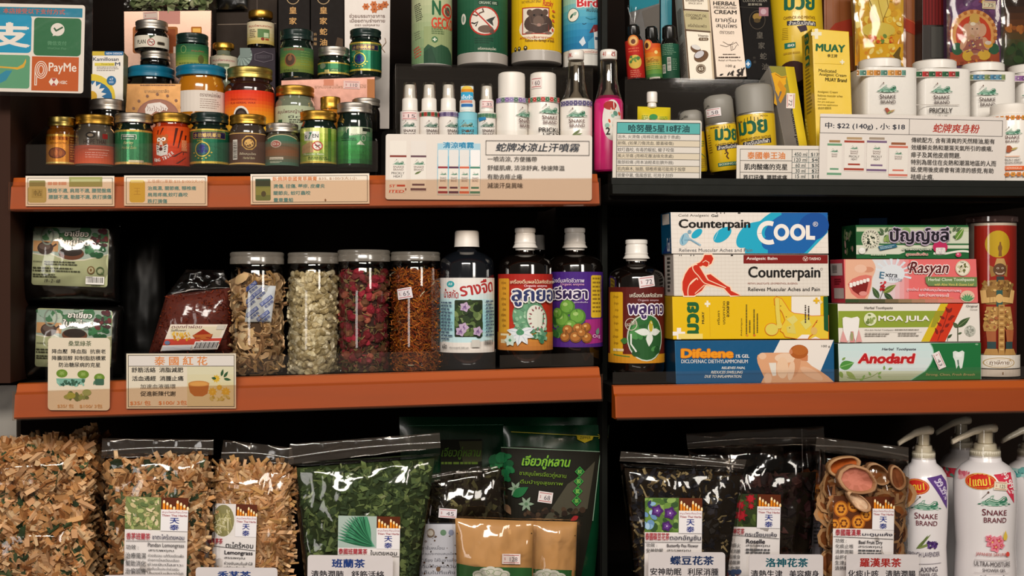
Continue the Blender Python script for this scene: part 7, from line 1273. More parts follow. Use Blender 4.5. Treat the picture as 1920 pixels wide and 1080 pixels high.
def herb_bag(label, quad, Y, puff, n, maker, seed, flange=None, top=.06, film=None, cat='bag', group='clear bags of dried tea herbs', core=None, neck=0, wr=.004):
    quad = grounded(quad, Y); q = [gp(*p) for p in quad]; root = empty('herb_bag', P((q[2][0]+q[3][0])/2, (q[2][1]+q[3][1])/2, Y), label, cat, group); pl = Pill(quad, Y, puff, .3)
    inner = Pill(quad, Y, puff*.78, .3); inner.q = [pl.at(.03, top), pl.at(.97, top), pl.at(.97, 1), pl.at(.03, 1)]
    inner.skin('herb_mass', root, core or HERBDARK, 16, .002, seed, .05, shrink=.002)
    fill_bag(pl, root, n, maker, seed, .012, (.065, .935, top+.02, .95)); pl.skin('clear_film', root, film or GLINT, 34, wr, seed, .028)
    if flange:
        fq = flange; z = Pill(fq, Y+.002, .003, .3); z.skin('zip_seal', root, FLANGE, 18, .004, seed+5, .03)
        c = [gp(*p) for p in fq]; mid = [((c[0][0]*.35+c[3][0]*.65), (c[0][1]*.35+c[3][1]*.65)), ((c[1][0]*.35+c[2][0]*.65), (c[1][1]*.35+c[2][1]*.65))]
        A_, B_ = mid; hw = 2.2; o = root.location; v = []
        for i in range(13):
            t = i/12; x, y = A_[0]+(B_[0]-A_[0])*t, A_[1]+(B_[1]-A_[1])*t-4*math.sin(math.pi*t)*1.2
            for dy, dY in ((-hw, -.002), (0, -.0045), (hw, -.002)): v.append(P(x, y+dy, Y+dY)-o)
        mesh('zip_track', v, [(i*3+j, i*3+j+1, i*3+j+4, i*3+j+3) for i in range(12) for j in range(2)], clear('zip_plastic', 'f0ece8', .12, .6, .12, haze=.12, hazecol='a09890'), root, smooth=True)
    return root, pl
def straw(cols, L=(.010, .026), w_=(.0025, .0055), leafy=0, lc=GREENB, ll=(.008, .018), bend=.25, upd=.5):
    def mk(ch, p, a, b):
        if ch.R.random() < leafy: ch.leaf(p, ch.R.uniform(*ll), ch.R.uniform(*ll)*.8, lc)
        else: ch.straw(p, ch.R.uniform(*L), ch.R.uniform(*w_), cols, bend, .65, upd)
    return mk
def herb_label(pl, root, x0, y0, x1, y1, slope, picw, pich, picture, head, lines, headcol='b83038', skew=0):
    """white herb label: picture, candle logo, coloured heading line, rule and small lines"""
    A = pl.art(root, .0022); A.rot = (*gp((x0+x1)/2, (y0+y1)/2), math.radians(slope)); A.rect(x0, y0, x1, y1, 'e6e0de')
    picture(A, x0, y0, x0+picw, y0+pich); candles_logo(A, x0+picw, y0, x1, y0+pich*1.02)
    return A
crop(20)
# two herb blocks at the left
def block(label, quad, Y, dep, seed, topq=None):
    q = [gp(*p) for p in quad]; root = empty('herb_block', P((q[2][0]+q[3][0])/2, q[2][1], Y), label, 'bag', 'wrapped blocks of lemongrass'); f = [P(*p, Y) for p in q]; o = root.location
    back = Vector((0, dep, 0)); v = [p-o for p in f]+[p+back-o for p in f]
    def ins(p): c = sum(v, Vector())/8; d = p-c; return c+Vector((d.x*.86, d.y*.68, d.z*.72))
    vi = [ins(p) for p in v]; mesh('herb_mass', vi, [(3, 2, 1, 0), (4, 5, 6, 7), (0, 1, 5, 4), (2, 3, 7, 6), (1, 2, 6, 5), (3, 0, 4, 7)], STRAWM, root)
    ch = Chips(seed); R = ch.R; mk = straw(STRAW, (.02, .05), (.005, .0105), .14, GREENB, (.016, .032), .3, 1.1)
    def quadp(a, b, c, d, s, t): return (a*(1-s)+b*s)*(1-t)+(d*(1-s)+c*s)*t
    for k in range(2000): mk(ch, o+quadp(v[0], v[1], v[2], v[3], R.uniform(.0, .965), R.uniform(.05, .90))+Vector((0, .008+R.random()*.008, 0)), 0, 0)
    for k in range(700):                                  # top
        p = o+quadp(v[0], v[1], v[5], v[4], R.uniform(0, .98), R.uniform(.08, .92))-Vector((0, 0, .006+R.random()*.008)); d = Vector((R.uniform(-1, 1), R.uniform(-1, 1), R.uniform(-.2, .2))).normalized()
        ch.straw(p, R.uniform(.014, .04), R.uniform(.003, .008), STRAW, .2, .3)
    for k in range(700): mk(ch, o+quadp(v[1], v[2], v[6], v[5], R.uniform(.06, .9), R.uniform(.08, .95))-Vector((.006+R.random()*.008, 0, 0)), 0, 0)
    ch.done('dried_lemongrass', root)
    bm = bmesh.new(); c = sum(v, Vector())/8; vs2 = [bm.verts.new(c+(p-c)*1.0) for p in v]
    for t in ((3, 2, 1, 0), (4, 5, 6, 7), (0, 1, 5, 4), (2, 3, 7, 6), (1, 2, 6, 5), (3, 0, 4, 7)): bm.faces.new([vs2[i] for i in t])
    bmesh.ops.bevel(bm, geom=list(bm.edges), offset=.03, segments=5, affect='EDGES', profile=.5); bmesh.ops.subdivide_edges(bm, edges=list(bm.edges), cuts=3, use_grid_fill=True)
    for w_ in bm.verts: w_.co += Vector((0, -1, .3))*.003*noise.noise(w_.co*45)
    me = bpy.data.meshes.new('clear_wrap'); bm.to_mesh(me); bm.free(); me.polygons.foreach_set('use_smooth', [True]*len(me.polygons)); link('clear_wrap', me, GLINT, root)
block('upper wrapped block of dried lemongrass with a few green leaves', [(-160, 240), (560, 215), (545, 645), (-160, 652)], .04, .13, 11)
block('lower wrapped block of dried lemongrass, under another block', [(-160, 700), (545, 692), (540, base_y(540, .04)), (-160, base_y(-160, .04))], .04, .13, 12)
# pandan lemongrass bag
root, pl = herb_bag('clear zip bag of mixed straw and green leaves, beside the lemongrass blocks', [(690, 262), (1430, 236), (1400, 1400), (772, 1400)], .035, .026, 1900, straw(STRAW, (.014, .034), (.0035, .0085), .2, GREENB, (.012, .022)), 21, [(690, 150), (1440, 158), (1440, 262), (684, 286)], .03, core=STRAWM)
def pic1(A, x0, y0, x1, y1): A.rect(x0, y0, x1, y1, '7c8450'); A.box(x0+4, y0+3, x1-4, y1-3); A.blobs(x0, y0+5, x1, y1-5, 90, 10, 26, ['8a9a58', 'c8b888', 'a8b070', '5c7040', 'd8c8a0', '6a7c48'], 3, (.3, .7)); A.unbox()
A = herb_label(pl, root, 838, 548, 1262, 1330, 1.6, 240, 222, pic1, '', [])
A.t('香茅班蘭茶', 848, 792, 1010, 838, 'b03440', 1.2); A.t('ชาตะไคร้เตยหอม', 1024, 796, 1240, 832, '2c2c50', .6); A.line([(846, 848), (1250, 842)], 3, '3a3a3c'); A.t('Pandan Lemongrass', 996, 856, 1240, 892, '2c2a30', .5); A.t('功效 :', 848, 872, 932, 905, '4a4a4c', .3); A.t('สรรพคุณ', 1000, 900, 1172, 918, '3a3a3c', .6)
for k, tx in enumerate(('治療風濕', '幫助消化', '治偏頭痛', '降血壓')): A.t(tx, 848, 926+k*52, 985, 966+k*52, '4a4a4c', .3)
for k, tx in enumerate(('ช่วยขับลม แก้ท้องอืดเฟ้อ', 'ช่วยการไหลเวียนเลือด', 'ช่วยขับปัสสาวะ', 'คนดื่มเป็นประจำช่วยขับ', 'กรองนิ่วเล็กๆได้ดี')): A.t(tx, 998, 930+k*30, 1240-(k % 2)*30, 950+k*30, '4a4a4c', .4)
A.done('label', root)
crop(21)
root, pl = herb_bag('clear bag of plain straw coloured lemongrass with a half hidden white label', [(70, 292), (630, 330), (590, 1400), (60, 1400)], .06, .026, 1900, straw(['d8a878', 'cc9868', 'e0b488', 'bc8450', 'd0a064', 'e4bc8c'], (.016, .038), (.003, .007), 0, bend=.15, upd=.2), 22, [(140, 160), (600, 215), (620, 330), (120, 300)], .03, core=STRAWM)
def pic2(A, x0, y0, x1, y1): A.rect(x0, y0, x1, y1, 'e2dcd8'); R = random.Random(5); A.ell(x0+75, y0+115, 74, 108, '8a8458'); [A.line([(x0+75+R.uniform(-66, 40), y0+115+R.uniform(-96, 60)), (x0+75+R.uniform(-40, 66), y0+115+R.uniform(-60, 96))], 7, R.choice(['c8c090', '8a8450', 'a8a068', 'd8d0a8'])) for k in range(40)]
A = herb_label(pl, root, 55, 594, 356, 1320, 2, 158, 215, pic2, '', [])
A.t('國香茅茶', 30, 828, 130, 868, 'b03440', 1.2); A.t('ตะไคร้หอม', 152, 850, 338, 890, '2c2c30', .8); A.line([(48, 880), (352, 904)], 3, '3a3a3c'); A.t('Lemongrass', 145, 908, 336, 944, '24222a', 1.4); A.t('สรรพคุณ', 145, 952, 285, 970, '3a3a3c', .6); A.t('ช่วยขับลมในลำไส้', 145, 982, 338, 1004, '4a4a4c', .4); A.t('แก้ท้องอืดเฟ้อ', 145, 1012, 300, 1032, '4a4a4c', .4); A.done('label', root)
PAND = ['465830', '54683c', '344626', '687a48', '3c4e30', '74864f', '2c3c20']
def pand(ch, p, a, b):
    if ch.R.random() < .8: ch.leaf(p, ch.R.uniform(.009, .02), ch.R.uniform(.006, .012), PAND)
    else: ch.straw(p, ch.R.uniform(.008, .018), ch.R.uniform(.002, .005), PAND+['8a9468'], .2)
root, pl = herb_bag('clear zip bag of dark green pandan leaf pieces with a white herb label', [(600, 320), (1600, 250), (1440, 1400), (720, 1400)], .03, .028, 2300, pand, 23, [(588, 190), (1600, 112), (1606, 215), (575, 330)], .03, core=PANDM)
def pic3(A, x0, y0, x1, y1):
    A.rect(x0, y0, x1, y1, 'a8b8b0'); A.box(x0+3, y0+3, x1-3, y1-3)
    for k in range(16): A.leaf(x0+250-k*2, y0+205-k*3, 270-k*4, 30, 190+k*4.5, ['1c5c3c', '2c7450', '144830', '3c8a60'][k % 4], '5ca080')
    A.unbox()
A = herb_label(pl, root, 910, 676, 1328, 1340, 1, 260, 216, pic3, '', [])
A.t('泰國班蘭葉茶', 915, 896, 1110, 936, 'b03440', 1.2); A.t('ใบเตยหอม', 1130, 904, 1310, 938, '3a3a3c', .6); A.line([(912, 942), (1325, 946)], 3, '3a3a3c'); A.done('label', root)
# green foil pouches
crop(22)
GFOIL = mat('green_foil', rough=.3, attr=True, metal=.25, coat=.3)
def pouch(label, quad, Y, draw, seed, base='0b4428'):
    quad = grounded(quad, Y); q = [gp(*p) for p in quad]; root = empty('tea_pouch', P((q[2][0]+q[3][0])/2, q[2][1], Y), label, 'pouch', 'green foil tea pouches'); pl = Pill(quad, Y, .018, .5); o = pl.skin('foil', root, mat('green_foil_pouch', base, .28, coat=.4), 28, .003, seed, .03); A = pl.art(root, .003); draw(A); A.done('print', root); return root, pl
def gp_back(A):
    A.poly([(230, 190), (500, 186), (500, 480), (230, 480)], '1a1c10'); A.poly([(350, 200), (500, 198), (500, 330), (380, 350)], '4a4c34'); A.t('เจียวกู่หลาน', 230, 235, 500, 320, '5c8a2c', 1, .2); A.micro(235, 335, 495, 362, 1, '6a8a30', 4); A.line([(0, 98), (640, 92)], 3, '5c8c70')  # paler patch on the dark window is painted-in sheen
pouch('green foil tea pouch behind, its upper part in shadow', [(-40, 40), (1280, 44), (1240, 1380), (0, 1380)], .16, gp_back, 31, '083820')
def gp_front(A):
    A.line([(690, 138), (1325, 172)], 5, 'b8b040'); A.poly([(1118, 158), (1230, 166), (1222, 190), (1172, 210), (1124, 188)], 'd0b828'); A.t('ZIPPER', 1140, 168, 1212, 186, '5a5a20', 1); A.line([(1258, 155), (1300, 180)], 4, 'd0b828'); A.line([(1262, 182), (1296, 156)], 4, 'd0b828')
    A.poly([(625, 240), (780, 232), (1275, 268), (1225, 700), (1150, 1080), (640, 1080)], '1c1a12'); A.line([(625, 240), (1275, 268), (1225, 720)], 5, '8aa890'); A.poly([(1060, 480), (1150, 420), (1240, 330), (1190, 640), (1000, 700), (900, 720)], '4a4638'); A.blobs(780, 640, 1160, 760, 70, 6, 22, ['2c2018', '3c2c20', '1c1810', '4a3828'], 4)  # pale slanted patch on the dark window is a highlight painted in
    A.blobs(560, 270, 690, 480, 26, 20, 42, ['145c34', '0f4c2a', '1c6c3c'], 5)
    for x, y in ((720, 510), (790, 610)): A.flower(x, y, 52, '8aa088', '5c7c5c', 6, .4)
    A.leaf(700, 560, 120, 60, -30, '1c6838'); A.leaf(650, 610, 80, 40, 60, '8a6a50'); A.leaf(1130, 690, 60, 30, 150, 'a0282c')
    A.t('เจียวกู่หลาน', 755, 290, 1085, 385, '7cb02c', 1.6, .2, 2, '143c20', 3); A.t('ชาสมุนไพรเจียวกู่หลาน', 745, 398, 1052, 440, '6a8c24', .8, 0, 4); A.t('ดื่มบำรุงสุขภาพ', 750, 455, 1030, 490, '6a8c24', .8, 0, 3)
    for k, ch_ in enumerate('絞股藍茶'):
        x, y = 1140-k*7, 398+k*64; A.poly([(x, y-34), (x+32, y), (x, y+34), (x-32, y)], '3c9c3c'); A.poly([(x, y-28), (x+26, y), (x, y+28), (x-26, y)], '14582c'); A.t(ch_, x-14, y-14, x+14, y+14, '8ac058', 1)
R_, PL = pouch('green foil tea pouch with clear window and four green diamonds, in front', [(640, 100), (1335, 92), (1225, 1380), (640, 1380)], .115, gp_front, 32)
A = PL.art(R_, .0042); A.lay = .00004; tag(A, R_, 868, 530, 962, 602, '68', 8, 'e6dcda')
DK = ['241f14', '1c1810', '34301c', '2c2414', '3c3824', '4a4628']
def darkherb(ch, p, a, b):
    if ch.R.random() < .6: ch.leaf(p, ch.R.uniform(.01, .024), ch.R.uniform(.006, .012), DK+(['8a8458'] if ch.R.random() < .12 else []))
    else: ch.straw(p, ch.R.uniform(.01, .026), ch.R.uniform(.002, .005), DK, .3)
root, pl = herb_bag('clear bag of dark twisted herb leaves with a price sticker and spotted white sheet', [(100, 440), (640, 330), (690, 1380), (80, 1380)], .07, .022, 900, darkherb, 33, [(100, 420), (600, 360), (630, 420), (100, 470)], .05)
A = pl.art(root, .0025); A.rect(85, 735, 345, 1370, 'c8c8d0'); A.rect(85, 733, 345, 741, '3a3a40'); A.ell(165, 800, 28, 30, '8a7868'); A.ell(165, 800, 18, 20, 'c8c0b4'); A.t('ชัยภูมิ', 138, 810, 200, 838, '5a4a3c', .6); A.ell(248, 797, 20, 20, '6a8a6c'); A.ell(300, 797, 18, 20, '8a90a8')
for k, (tx, xx) in enumerate((('ชาใบหม่อน', 255), ('ส่วนประกอบสมุนไพร', 335), ('วิธีชง ใส่ใบชาแห้ง', 335), ('ดื่มได้ตลอดวัน', 330), ('เก็บในที่แห้ง', 325))): A.t(tx, 108, 884+k*40, xx, 908+k*40, '5a5a64', .3)
A.blobs(90, 780, 340, 1070, 22, 2, 9, ['3a2c20', '5a4030', '2a2018'], 5); A.ell(215, 1035, 14, 16, '7a5c44'); A.done('leaflet', root); A = pl.art(root, .0045); tag(A, root, 218, 640, 336, 702, '45', 4, 'e0d8dc')
# kraft pouches
KRAFT = mat('kraft_paper', 'c89458', .6, var=.06, bscale=120, bump=.08)
def kraft(label, quad, Y, seed, price=None):
    quad = grounded(quad, Y); q = [gp(*p) for p in quad]; root = empty('kraft_pouch', P((q[2][0]+q[3][0])/2, q[2][1], Y), label, 'pouch', 'brown paper pouches in clear wrap'); pl = Pill(quad, Y, .014, .35); pl.skin('paper_pouch', root, KRAFT, 24, .0015, seed, .03)
    A = pl.art(root, .0014); x0, y0, x1 = quad[0][0], quad[0][1], quad[1][0]; w_ = x1-x0; A.poly([(x0+8, y0+295), (x0+w_*.25, y0+318), (x1-10, y0+325), (x1-10, y0+640), (x0+12, y0+640)], '2c6430'); cx = x0+w_*.45
    for dx, dy, r in ((-80, 0, 34), (-35, -18, 36), (0, -28, 34), (45, -16, 38), (90, 0, 34), (0, 10, 70)): A.ell(cx+dx, y0+368+dy, r*1.1, r*.75, 'dcdcd0')
    for dx, dy, r in ((-80, 0, 26), (-35, -14, 28), (0, -22, 26), (45, -12, 30), (90, 0, 26)): A.ring(cx+dx, y0+372+dy, r, r*.6, 3, '8aa078')
    for dx in (4, w_-22): A.rect(x0+dx+6, y0+96, x0+dx+13, y0+102, '2a2018')
    A.done('print', root)
    w2 = [(quad[0][0]-22, quad[0][1]-16), (quad[1][0]+22, quad[1][1]-14), (quad[2][0]+20, quad[2][1]), (quad[3][0]-20, quad[3][1])]; Pill(w2, Y, .018, .4).skin('clear_wrap', root, GLINT, 28, .004, seed+3, .025)
    if price: tag(pl.art(root, .0024), root, 632, 936, 752, 1003, price, 1, 'e8d8d4')
    return root
kraft('brown paper pouch with green band and a price sticker, in front', [(326, 702), (838, 722), (832, 1380), (346, 1380)], .012, 41, '128')
kraft('brown paper pouch with green band behind another, half covered', [(760, 718), (1122, 726), (1108, 1380), (760, 1380)], .045, 42)
# ---- other bay: tea bags, fruit slices, shower gel
crop(23)
PEA = ['14141c', '1c1a20', '24201c', '2c2a30', '101018']; TAN = ['7a6848', '9a8860', '5c5038', 'b09c70']
def pea(ch, p, a, b):
    if ch.R.random() < .75: ch.leaf(p, ch.R.uniform(.008, .018), ch.R.uniform(.005, .01), PEA)
    else: ch.straw(p, ch.R.uniform(.008, .018), ch.R.uniform(.0025, .005), TAN, .4)
root, pl = herb_bag('clear zip bag of dark dried flowers with a label of violet blossoms', [(80, 345), (900, 380), (770, 1380), (180, 1380)], .04, .026, 1500, pea, 51, [(85, 265), (905, 320), (890, 380), (75, 330)], .03)
def pic4(A, x0, y0, x1, y1):
    A.rect(x0, y0, x1, y1, '5c7c38'); A.box(x0+3, y0+3, x1-3, y1-3); A.blobs(x0, y0, x1, y1, 40, 14, 34, ['6a8c3c', '4a6c2c', '8aa858', '34502a'], 4); A.blobs(x0, y0+10, x0+60, y1, 10, 16, 30, ['8ab0d0', 'a8c8e0', '6a90b8'], 5)
    for x, y, r in ((x0+80, y0+85, 44), (x0+165, y0+100, 46), (x0+145, y0+185, 38)): A.flower(x, y, r, '4a2068', 'c8b8d8', 5, .9); A.flower(x, y, r*.55, '6a3c8c', 'e0d8e8', 5, .9)
    A.leaf(x0+20, y0+50, 40, 20, -60, '2c2c5c'); A.leaf(x0+20, y0+50, 36, 18, 30, '34346a'); A.unbox()
A = herb_label(pl, root, 238, 570, 612, 1360, .6, 222, 226, pic4, '', [])
A.t('泰國碟豆花茶', 242, 798, 400, 848, 'b03440', 1.2); A.t('ดอกอัญชัน', 402, 812, 606, 852, '2c2c40', .8); A.line([(240, 860), (610, 858)], 3, '3a3a3c'); A.t('功效 :', 248, 866, 320, 892, '4a4a4c', .3); A.t('Butterfly Pea Flower', 384, 870, 590, 898, '24222a', 1); A.t('安神助眠', 248, 900, 360, 930, '4a4a4c', .3); A.t('สรรพคุณ', 384, 906, 540, 924, '4a4a4c', .5); A.done('label', root)
ROS = ['1c0c0c', '281210', '140a0a', '34181a', '3c201c']
def ros(ch, p, a, b): ch.leaf(p, ch.R.uniform(.012, .028), ch.R.uniform(.008, .014), ROS)
root, pl = herb_bag('clear zip bag of very dark dried petals with a label of red flowers', [(520, 240), (1400, 200), (1330, 1380), (740, 1380)], .08, .024, 700, ros, 52, [(510, 150), (1410, 100), (1410, 225), (520, 250)], .2, wr=.007)
def pic5(A, x0, y0, x1, y1):
    A.rect(x0, y0, x1, y1, '2c3818'); A.box(x0+3, y0+3, x1-3, y1-3); A.blobs(x0, y0, x1, y1, 30, 14, 34, ['3c4c20', '1c2810', '566830', '2c3c1c'], 4)
    for x, y, r in ((x0+28, y0+55, 30), (x0+95, y0+75, 36), (x0+100, y0+140, 46), (x0+160, y0+30, 38), (x0+165, y0+80, 24)): A.flower(x, y, r, '8a1420', 'c02c34', 7, .5); A.ell(x, y, r*.5, r*.55, 'b01c28')
    A.line([(x0+95, y0+75), (x0+100, y0+140)], 5, '7a1c1c'); A.unbox()
A = herb_label(pl, root, 762, 545, 1120, 1360, 1.4, 206, 216, pic5, '', [])
A.t('泰國洛神花茶', 740, 770, 888, 812, 'b03440', 1.2); A.t('กระเจี๊ยบแห้ง', 892, 790, 1100, 822, '2c2c40', .8); A.line([(762, 812), (1116, 832)], 3, '3a3a3c'); A.t('Roselle', 900, 838, 1024, 868, '24222a', 1.8); A.t('สรรพคุณ', 900, 874, 1056, 892, '4a4a4c', .6)
for k, tx in enumerate(('功效 :', '清熱降火', '利尿消腫', '減脂瘦身', '解酒醒脾', '降血壓')): A.t(tx, 768, 832+k*37, 864-(40 if k == 0 else 0), 860+k*37, '4a4a4c', .3)
A.micro(900, 902, 1068, 940, 2, '5a5a5c', 3, .6); A.blobs(770, 1040, 860, 1080, 6, 14, 26, ['3c4c6c', '7c2c34'], 3); A.done('label', root)
crop(24)
root, pl = herb_bag('narrow strip of a clear bag with an orange fruit picture, between two bags', [(-60, 120), (90, 110), (95, 1380), (-40, 1380)], .125, .014, 200, lambda ch, p, a, b: ch.disc(p, ch.R.uniform(.008, .016), ['8a4414', 'a0581c', '6a3010'], '5a3014'), 54, None, .3)
A = pl.art(root, .0025); A.rect(6, 478, 84, 680, '5a2c10'); A.ell(48, 545, 40, 64, 'b8641c'); A.ell(48, 545, 30, 50, 'd8882c')
for k in range(6): a = math.radians(60*k); A.ell(48+math.cos(a)*14, 545+math.sin(a)*26, 6, 11, '6a3410')
A.rect(6, 680, 84, 1360, 'c8c0cc'); A.t('泰國', 20, 690, 70, 730, '8a3c5c', 1); A.line([(8, 736), (82, 736)], 3, '4a4a50'); A.micro(20, 760, 80, 880, 5, '6a6a70', 4); A.done('label', root)
FRUIT = ['8a5a34', 'a87448', '6a4428', '94603a']
def bael(ch, p, a, b):
    if ch.R.random() < .5: ch.disc(p, ch.R.uniform(.010, .02), ['7c4418', '9a5a28', '6a3814', 'a8703c'], 'a07850')
    else: ch.straw(p, ch.R.uniform(.012, .03), ch.R.uniform(.004, .008), FRUIT, .6)
root, pl = herb_bag('clear zip bag of dried round fruit slices with a label of orange fruit', [(60, 250), (640, 330), (610, 1380), (60, 1380)], .035, .028, 420, bael, 53, [(40, 170), (640, 240), (640, 330), (30, 262)], .1, core=mat('brown_fruit_mass', '3a1c0c', .9, var=.4, bscale=60), wr=.005)
def pic6(A, x0, y0, x1, y1):
    A.rect(x0, y0, x1, y1, '5a2c10'); A.box(x0+3, y0+3, x1-3, y1-3)
    for x, y, r in ((x0+50, y0+85, 54), (x0+70, y0+180, 50), (x0+165, y0+170, 50), (x0+215, y0+120, 44), (x0+10, y0+190, 40), (x0+130, y0+60, 46)):
        A.ell(x, y, r*.9, r, 'a85c18'); A.ell(x, y, r*.72, r*.82, 'd88c2c')
        for k in range(6): a = math.radians(60*k); A.ell(x+math.cos(a)*r*.36, y+math.sin(a)*r*.42, r*.13, r*.2, '6a3410', 60*k)
    A.unbox()
A = herb_label(pl, root, 142, 560, 540, 1360, 1.2, 256, 212, pic6, '', [])
A.t('泰國羅漢果', 158, 776, 326, 820, 'b03440', 1.2); A.t('มะตูมแห้ง', 334, 794, 532, 822, '2c2c40', 1); A.line([(146, 826), (538, 836)], 3, '3a3a3c'); A.t('Bael Fruit Dry', 312, 848, 468, 878, '24222a', 1.2); A.t('สรรพคุณ', 310, 882, 465, 900, '4a4a4c', .6); A.micro(310, 908, 470, 946, 2, '5a5a5c', 3, .6)
for k, tx in enumerate(('功效 :', '化痰止咳', '清肺潤腸', '益肝健脾', '生津止渴', '清熱解毒')): A.t(tx, 160, 838+k*36, 278-(46 if k == 0 else 0), 866+k*36, '4a4a4c', .3)
A.done('label', root)
def fruit_slice(label, cx, cy, rx, ry, Y, rot, flesh, rim, seed):
    """a cupped dried fruit slice: thick rind ring and sunken flesh"""
    x, y = gp(cx, cy); r = empty('dried_fruit_slice', P(x, y, Y), label, 'fruit slice', 'dried fruit slices at the top of the bag'); s_ = S(x, Y)/G[2]; R = random.Random(seed); a0 = math.radians(rot); n = 22; v, f, c, v2, f2, c2 = [], [], [], [], [], []
    for i in range(n):
        a = 2*math.pi*i/n; w_ = 1+.07*math.sin(a*3+seed)+R.uniform(-.03, .03)
        for rr, d in ((1, .006), (1.0, -.002), (.86, -.005), (.78, .000)):
            u, q = rx*rr*w_*math.cos(a), ry*rr*w_*math.sin(a); v.append(((u*math.cos(a0)-q*math.sin(a0))*s_, d+.004*math.sin(a*2+seed), -(u*math.sin(a0)+q*math.cos(a0))*s_))
        for rr, d in ((.8, .0005), (.4, .004)):
            u, q = rx*rr*w_*math.cos(a), ry*rr*w_*math.sin(a); v2.append(((u*math.cos(a0)-q*math.sin(a0))*s_, d+.004*math.sin(a*2+seed)*rr, -(u*math.sin(a0)+q*math.cos(a0))*s_))
    for i in range(n):
        j = (i+1) % n
        for k in range(3): f.append((i*4+k, i*4+k+1, j*4+k+1, j*4+k)); c.append(mixc(rim, ['6a4428', 'c8a078', 'a87850'][k], .5))
        f2.append((i*2, i*2+1, j*2+1, j*2)); c2.append(mixc(flesh, '8a4a28', .25 if i % 3 else 0))
    v2.append((0, .005, 0)); m_ = len(v2)-1
    for i in range(n): f2.append((i*2+1, m_, ((i+1) % n)*2+1)); c2.append(C(flesh))
    mesh('rind', v, f, CHIP, r, c, True); mesh('flesh', v2, f2, CHIP, r, c2, True); return r
fruit_slice('large pink fleshed dried fruit slice, middle of the bag top', 305, 455, 140, 92, -.003, 18, 'c87c68', '9a6848', 1)
fruit_slice('orange dried fruit slice behind the pink one', 215, 360, 116, 66, .012, -12, 'a85018', 'a87c50', 2)
fruit_slice('brown dried fruit slice at the right shoulder of the bag, beside white pump bottle', 440, 415, 96, 62, .014, 35, '7a5430', '8a6444', 3)
fruit_slice('curled brown fruit slice nearest the white pump bottle', 560, 440, 52, 84, .012, -20, '7a4424', '7a5030', 4)
fruit_slice('pale torn fruit slice just over the label', 310, 590, 100, 42, -.004, 40, 'd8b898', 'c8a07c', 5)
# shower gel bottles
IVORY = mat('ivory_pump_plastic', 'd8d0bc', .35, coat=.2)
def gel(label, cx, r, y0, Yc, cut, draw, body=(430, 1380), head_dir=-1, pump=True, pinkband=None):
    """pump bottle; y0 = height of the shoulder's start"""
    yB = base_y(cx, Yc-.03*r/198); J = Round('shower_gel_bottle', label, 'bottle', cx, yB, r, Yc, 'white shower gel pump bottles'); k = r/198
    J.lathe('bottle', [(92*k, y0-10), (96*k, y0), (104*k, y0+30), (150*k, y0+62), (184*k, y0+105), (198*k, y0+170), (198*k, y0+300), (190*k, y0+480), (184*k, y0+580), (190*k, y0+700), (198*k, y0+860), (198*k, yB-20), (186*k, yB), (0, yB)], mat('white_bottle', 'e4dfe0', .3, coat=.3), seg=64)
    J.lathe('pump_collar', [(0, y0-88), (66*k, y0-86), (70*k, y0-78), (72*k, y0-48), (92*k, y0-44), (96*k, y0-36), (96*k, y0-8), (88*k, y0-6)], IVORY, knurl=(5, 6), seg=72)
    J.lathe('pump_stem', [(0, y0-160), (46*k, y0-158), (48*k, y0-90), (40*k, y0-84)], IVORY)
    o = J.root.location; bm = bmesh.new(); s_ = J.k/G[2]; zt = J.z(gp(0, y0-158)[1]); rows = []
    for t in range(9):                                # the spout: a tapering bent nozzle
        u = t/8; x = (62-u*290)*k*s_*(-head_dir); z = zt+(.006-.004*u-.010*u*u*(1.4 if u > .5 else 1)); hw = (.011 if u < .3 else .0075-.003*u); hh = .0065-.003*u
        rows.append([bm.verts.new((x, hw*math.cos(a), z+hh*math.sin(a))) for a in [2*math.pi*q/10 for q in range(10)]])
    for a, b in zip(rows, rows[1:]):
        for q in range(10): bm.faces.new((a[q], a[(q+1) % 10], b[(q+1) % 10], b[q]))
    bm.faces.new(rows[0][::-1]); bm.faces.new(rows[-1]); bmesh.ops.recalc_face_normals(bm, faces=bm.faces); me = bpy.data.meshes.new('pump_spout'); bm.to_mesh(me); bm.free(); me.polygons.foreach_set('use_smooth', [True]*len(me.polygons)); link('pump_spout', me, IVORY, J.root)
    J.lathe('clear_cover', [(52*k, y0-176), (60*k, y0-90), (92*k, y0-70), (98*k, y0+4)], CLEAR, seg=32)
    prof = [(y0+105, 184*k), (y0+170, 198*k), (y0+300, 198*k), (y0+480, 190*k), (y0+580, 184*k), (y0+700, 190*k), (y0+860, 198*k), (1400, 198*k)]; pz = [(gp(0, a)[1], b/G[2]) for a, b in prof]
    def rad(v):
        if v <= pz[0][0]: return pz[0][1]+.3
        for (a, ra), (b, rb) in zip(pz, pz[1:]):
            if v <= b: return ra+(rb-ra)*(v-a)/(b-a)+.3
        return pz[-1][1]+.3
    A = J.art(r, rad); A.stepv = 6; draw(A); A.done('label', J.root); return J
def common(A, cx, logo_y, corner, promo, w_=170):
    pass
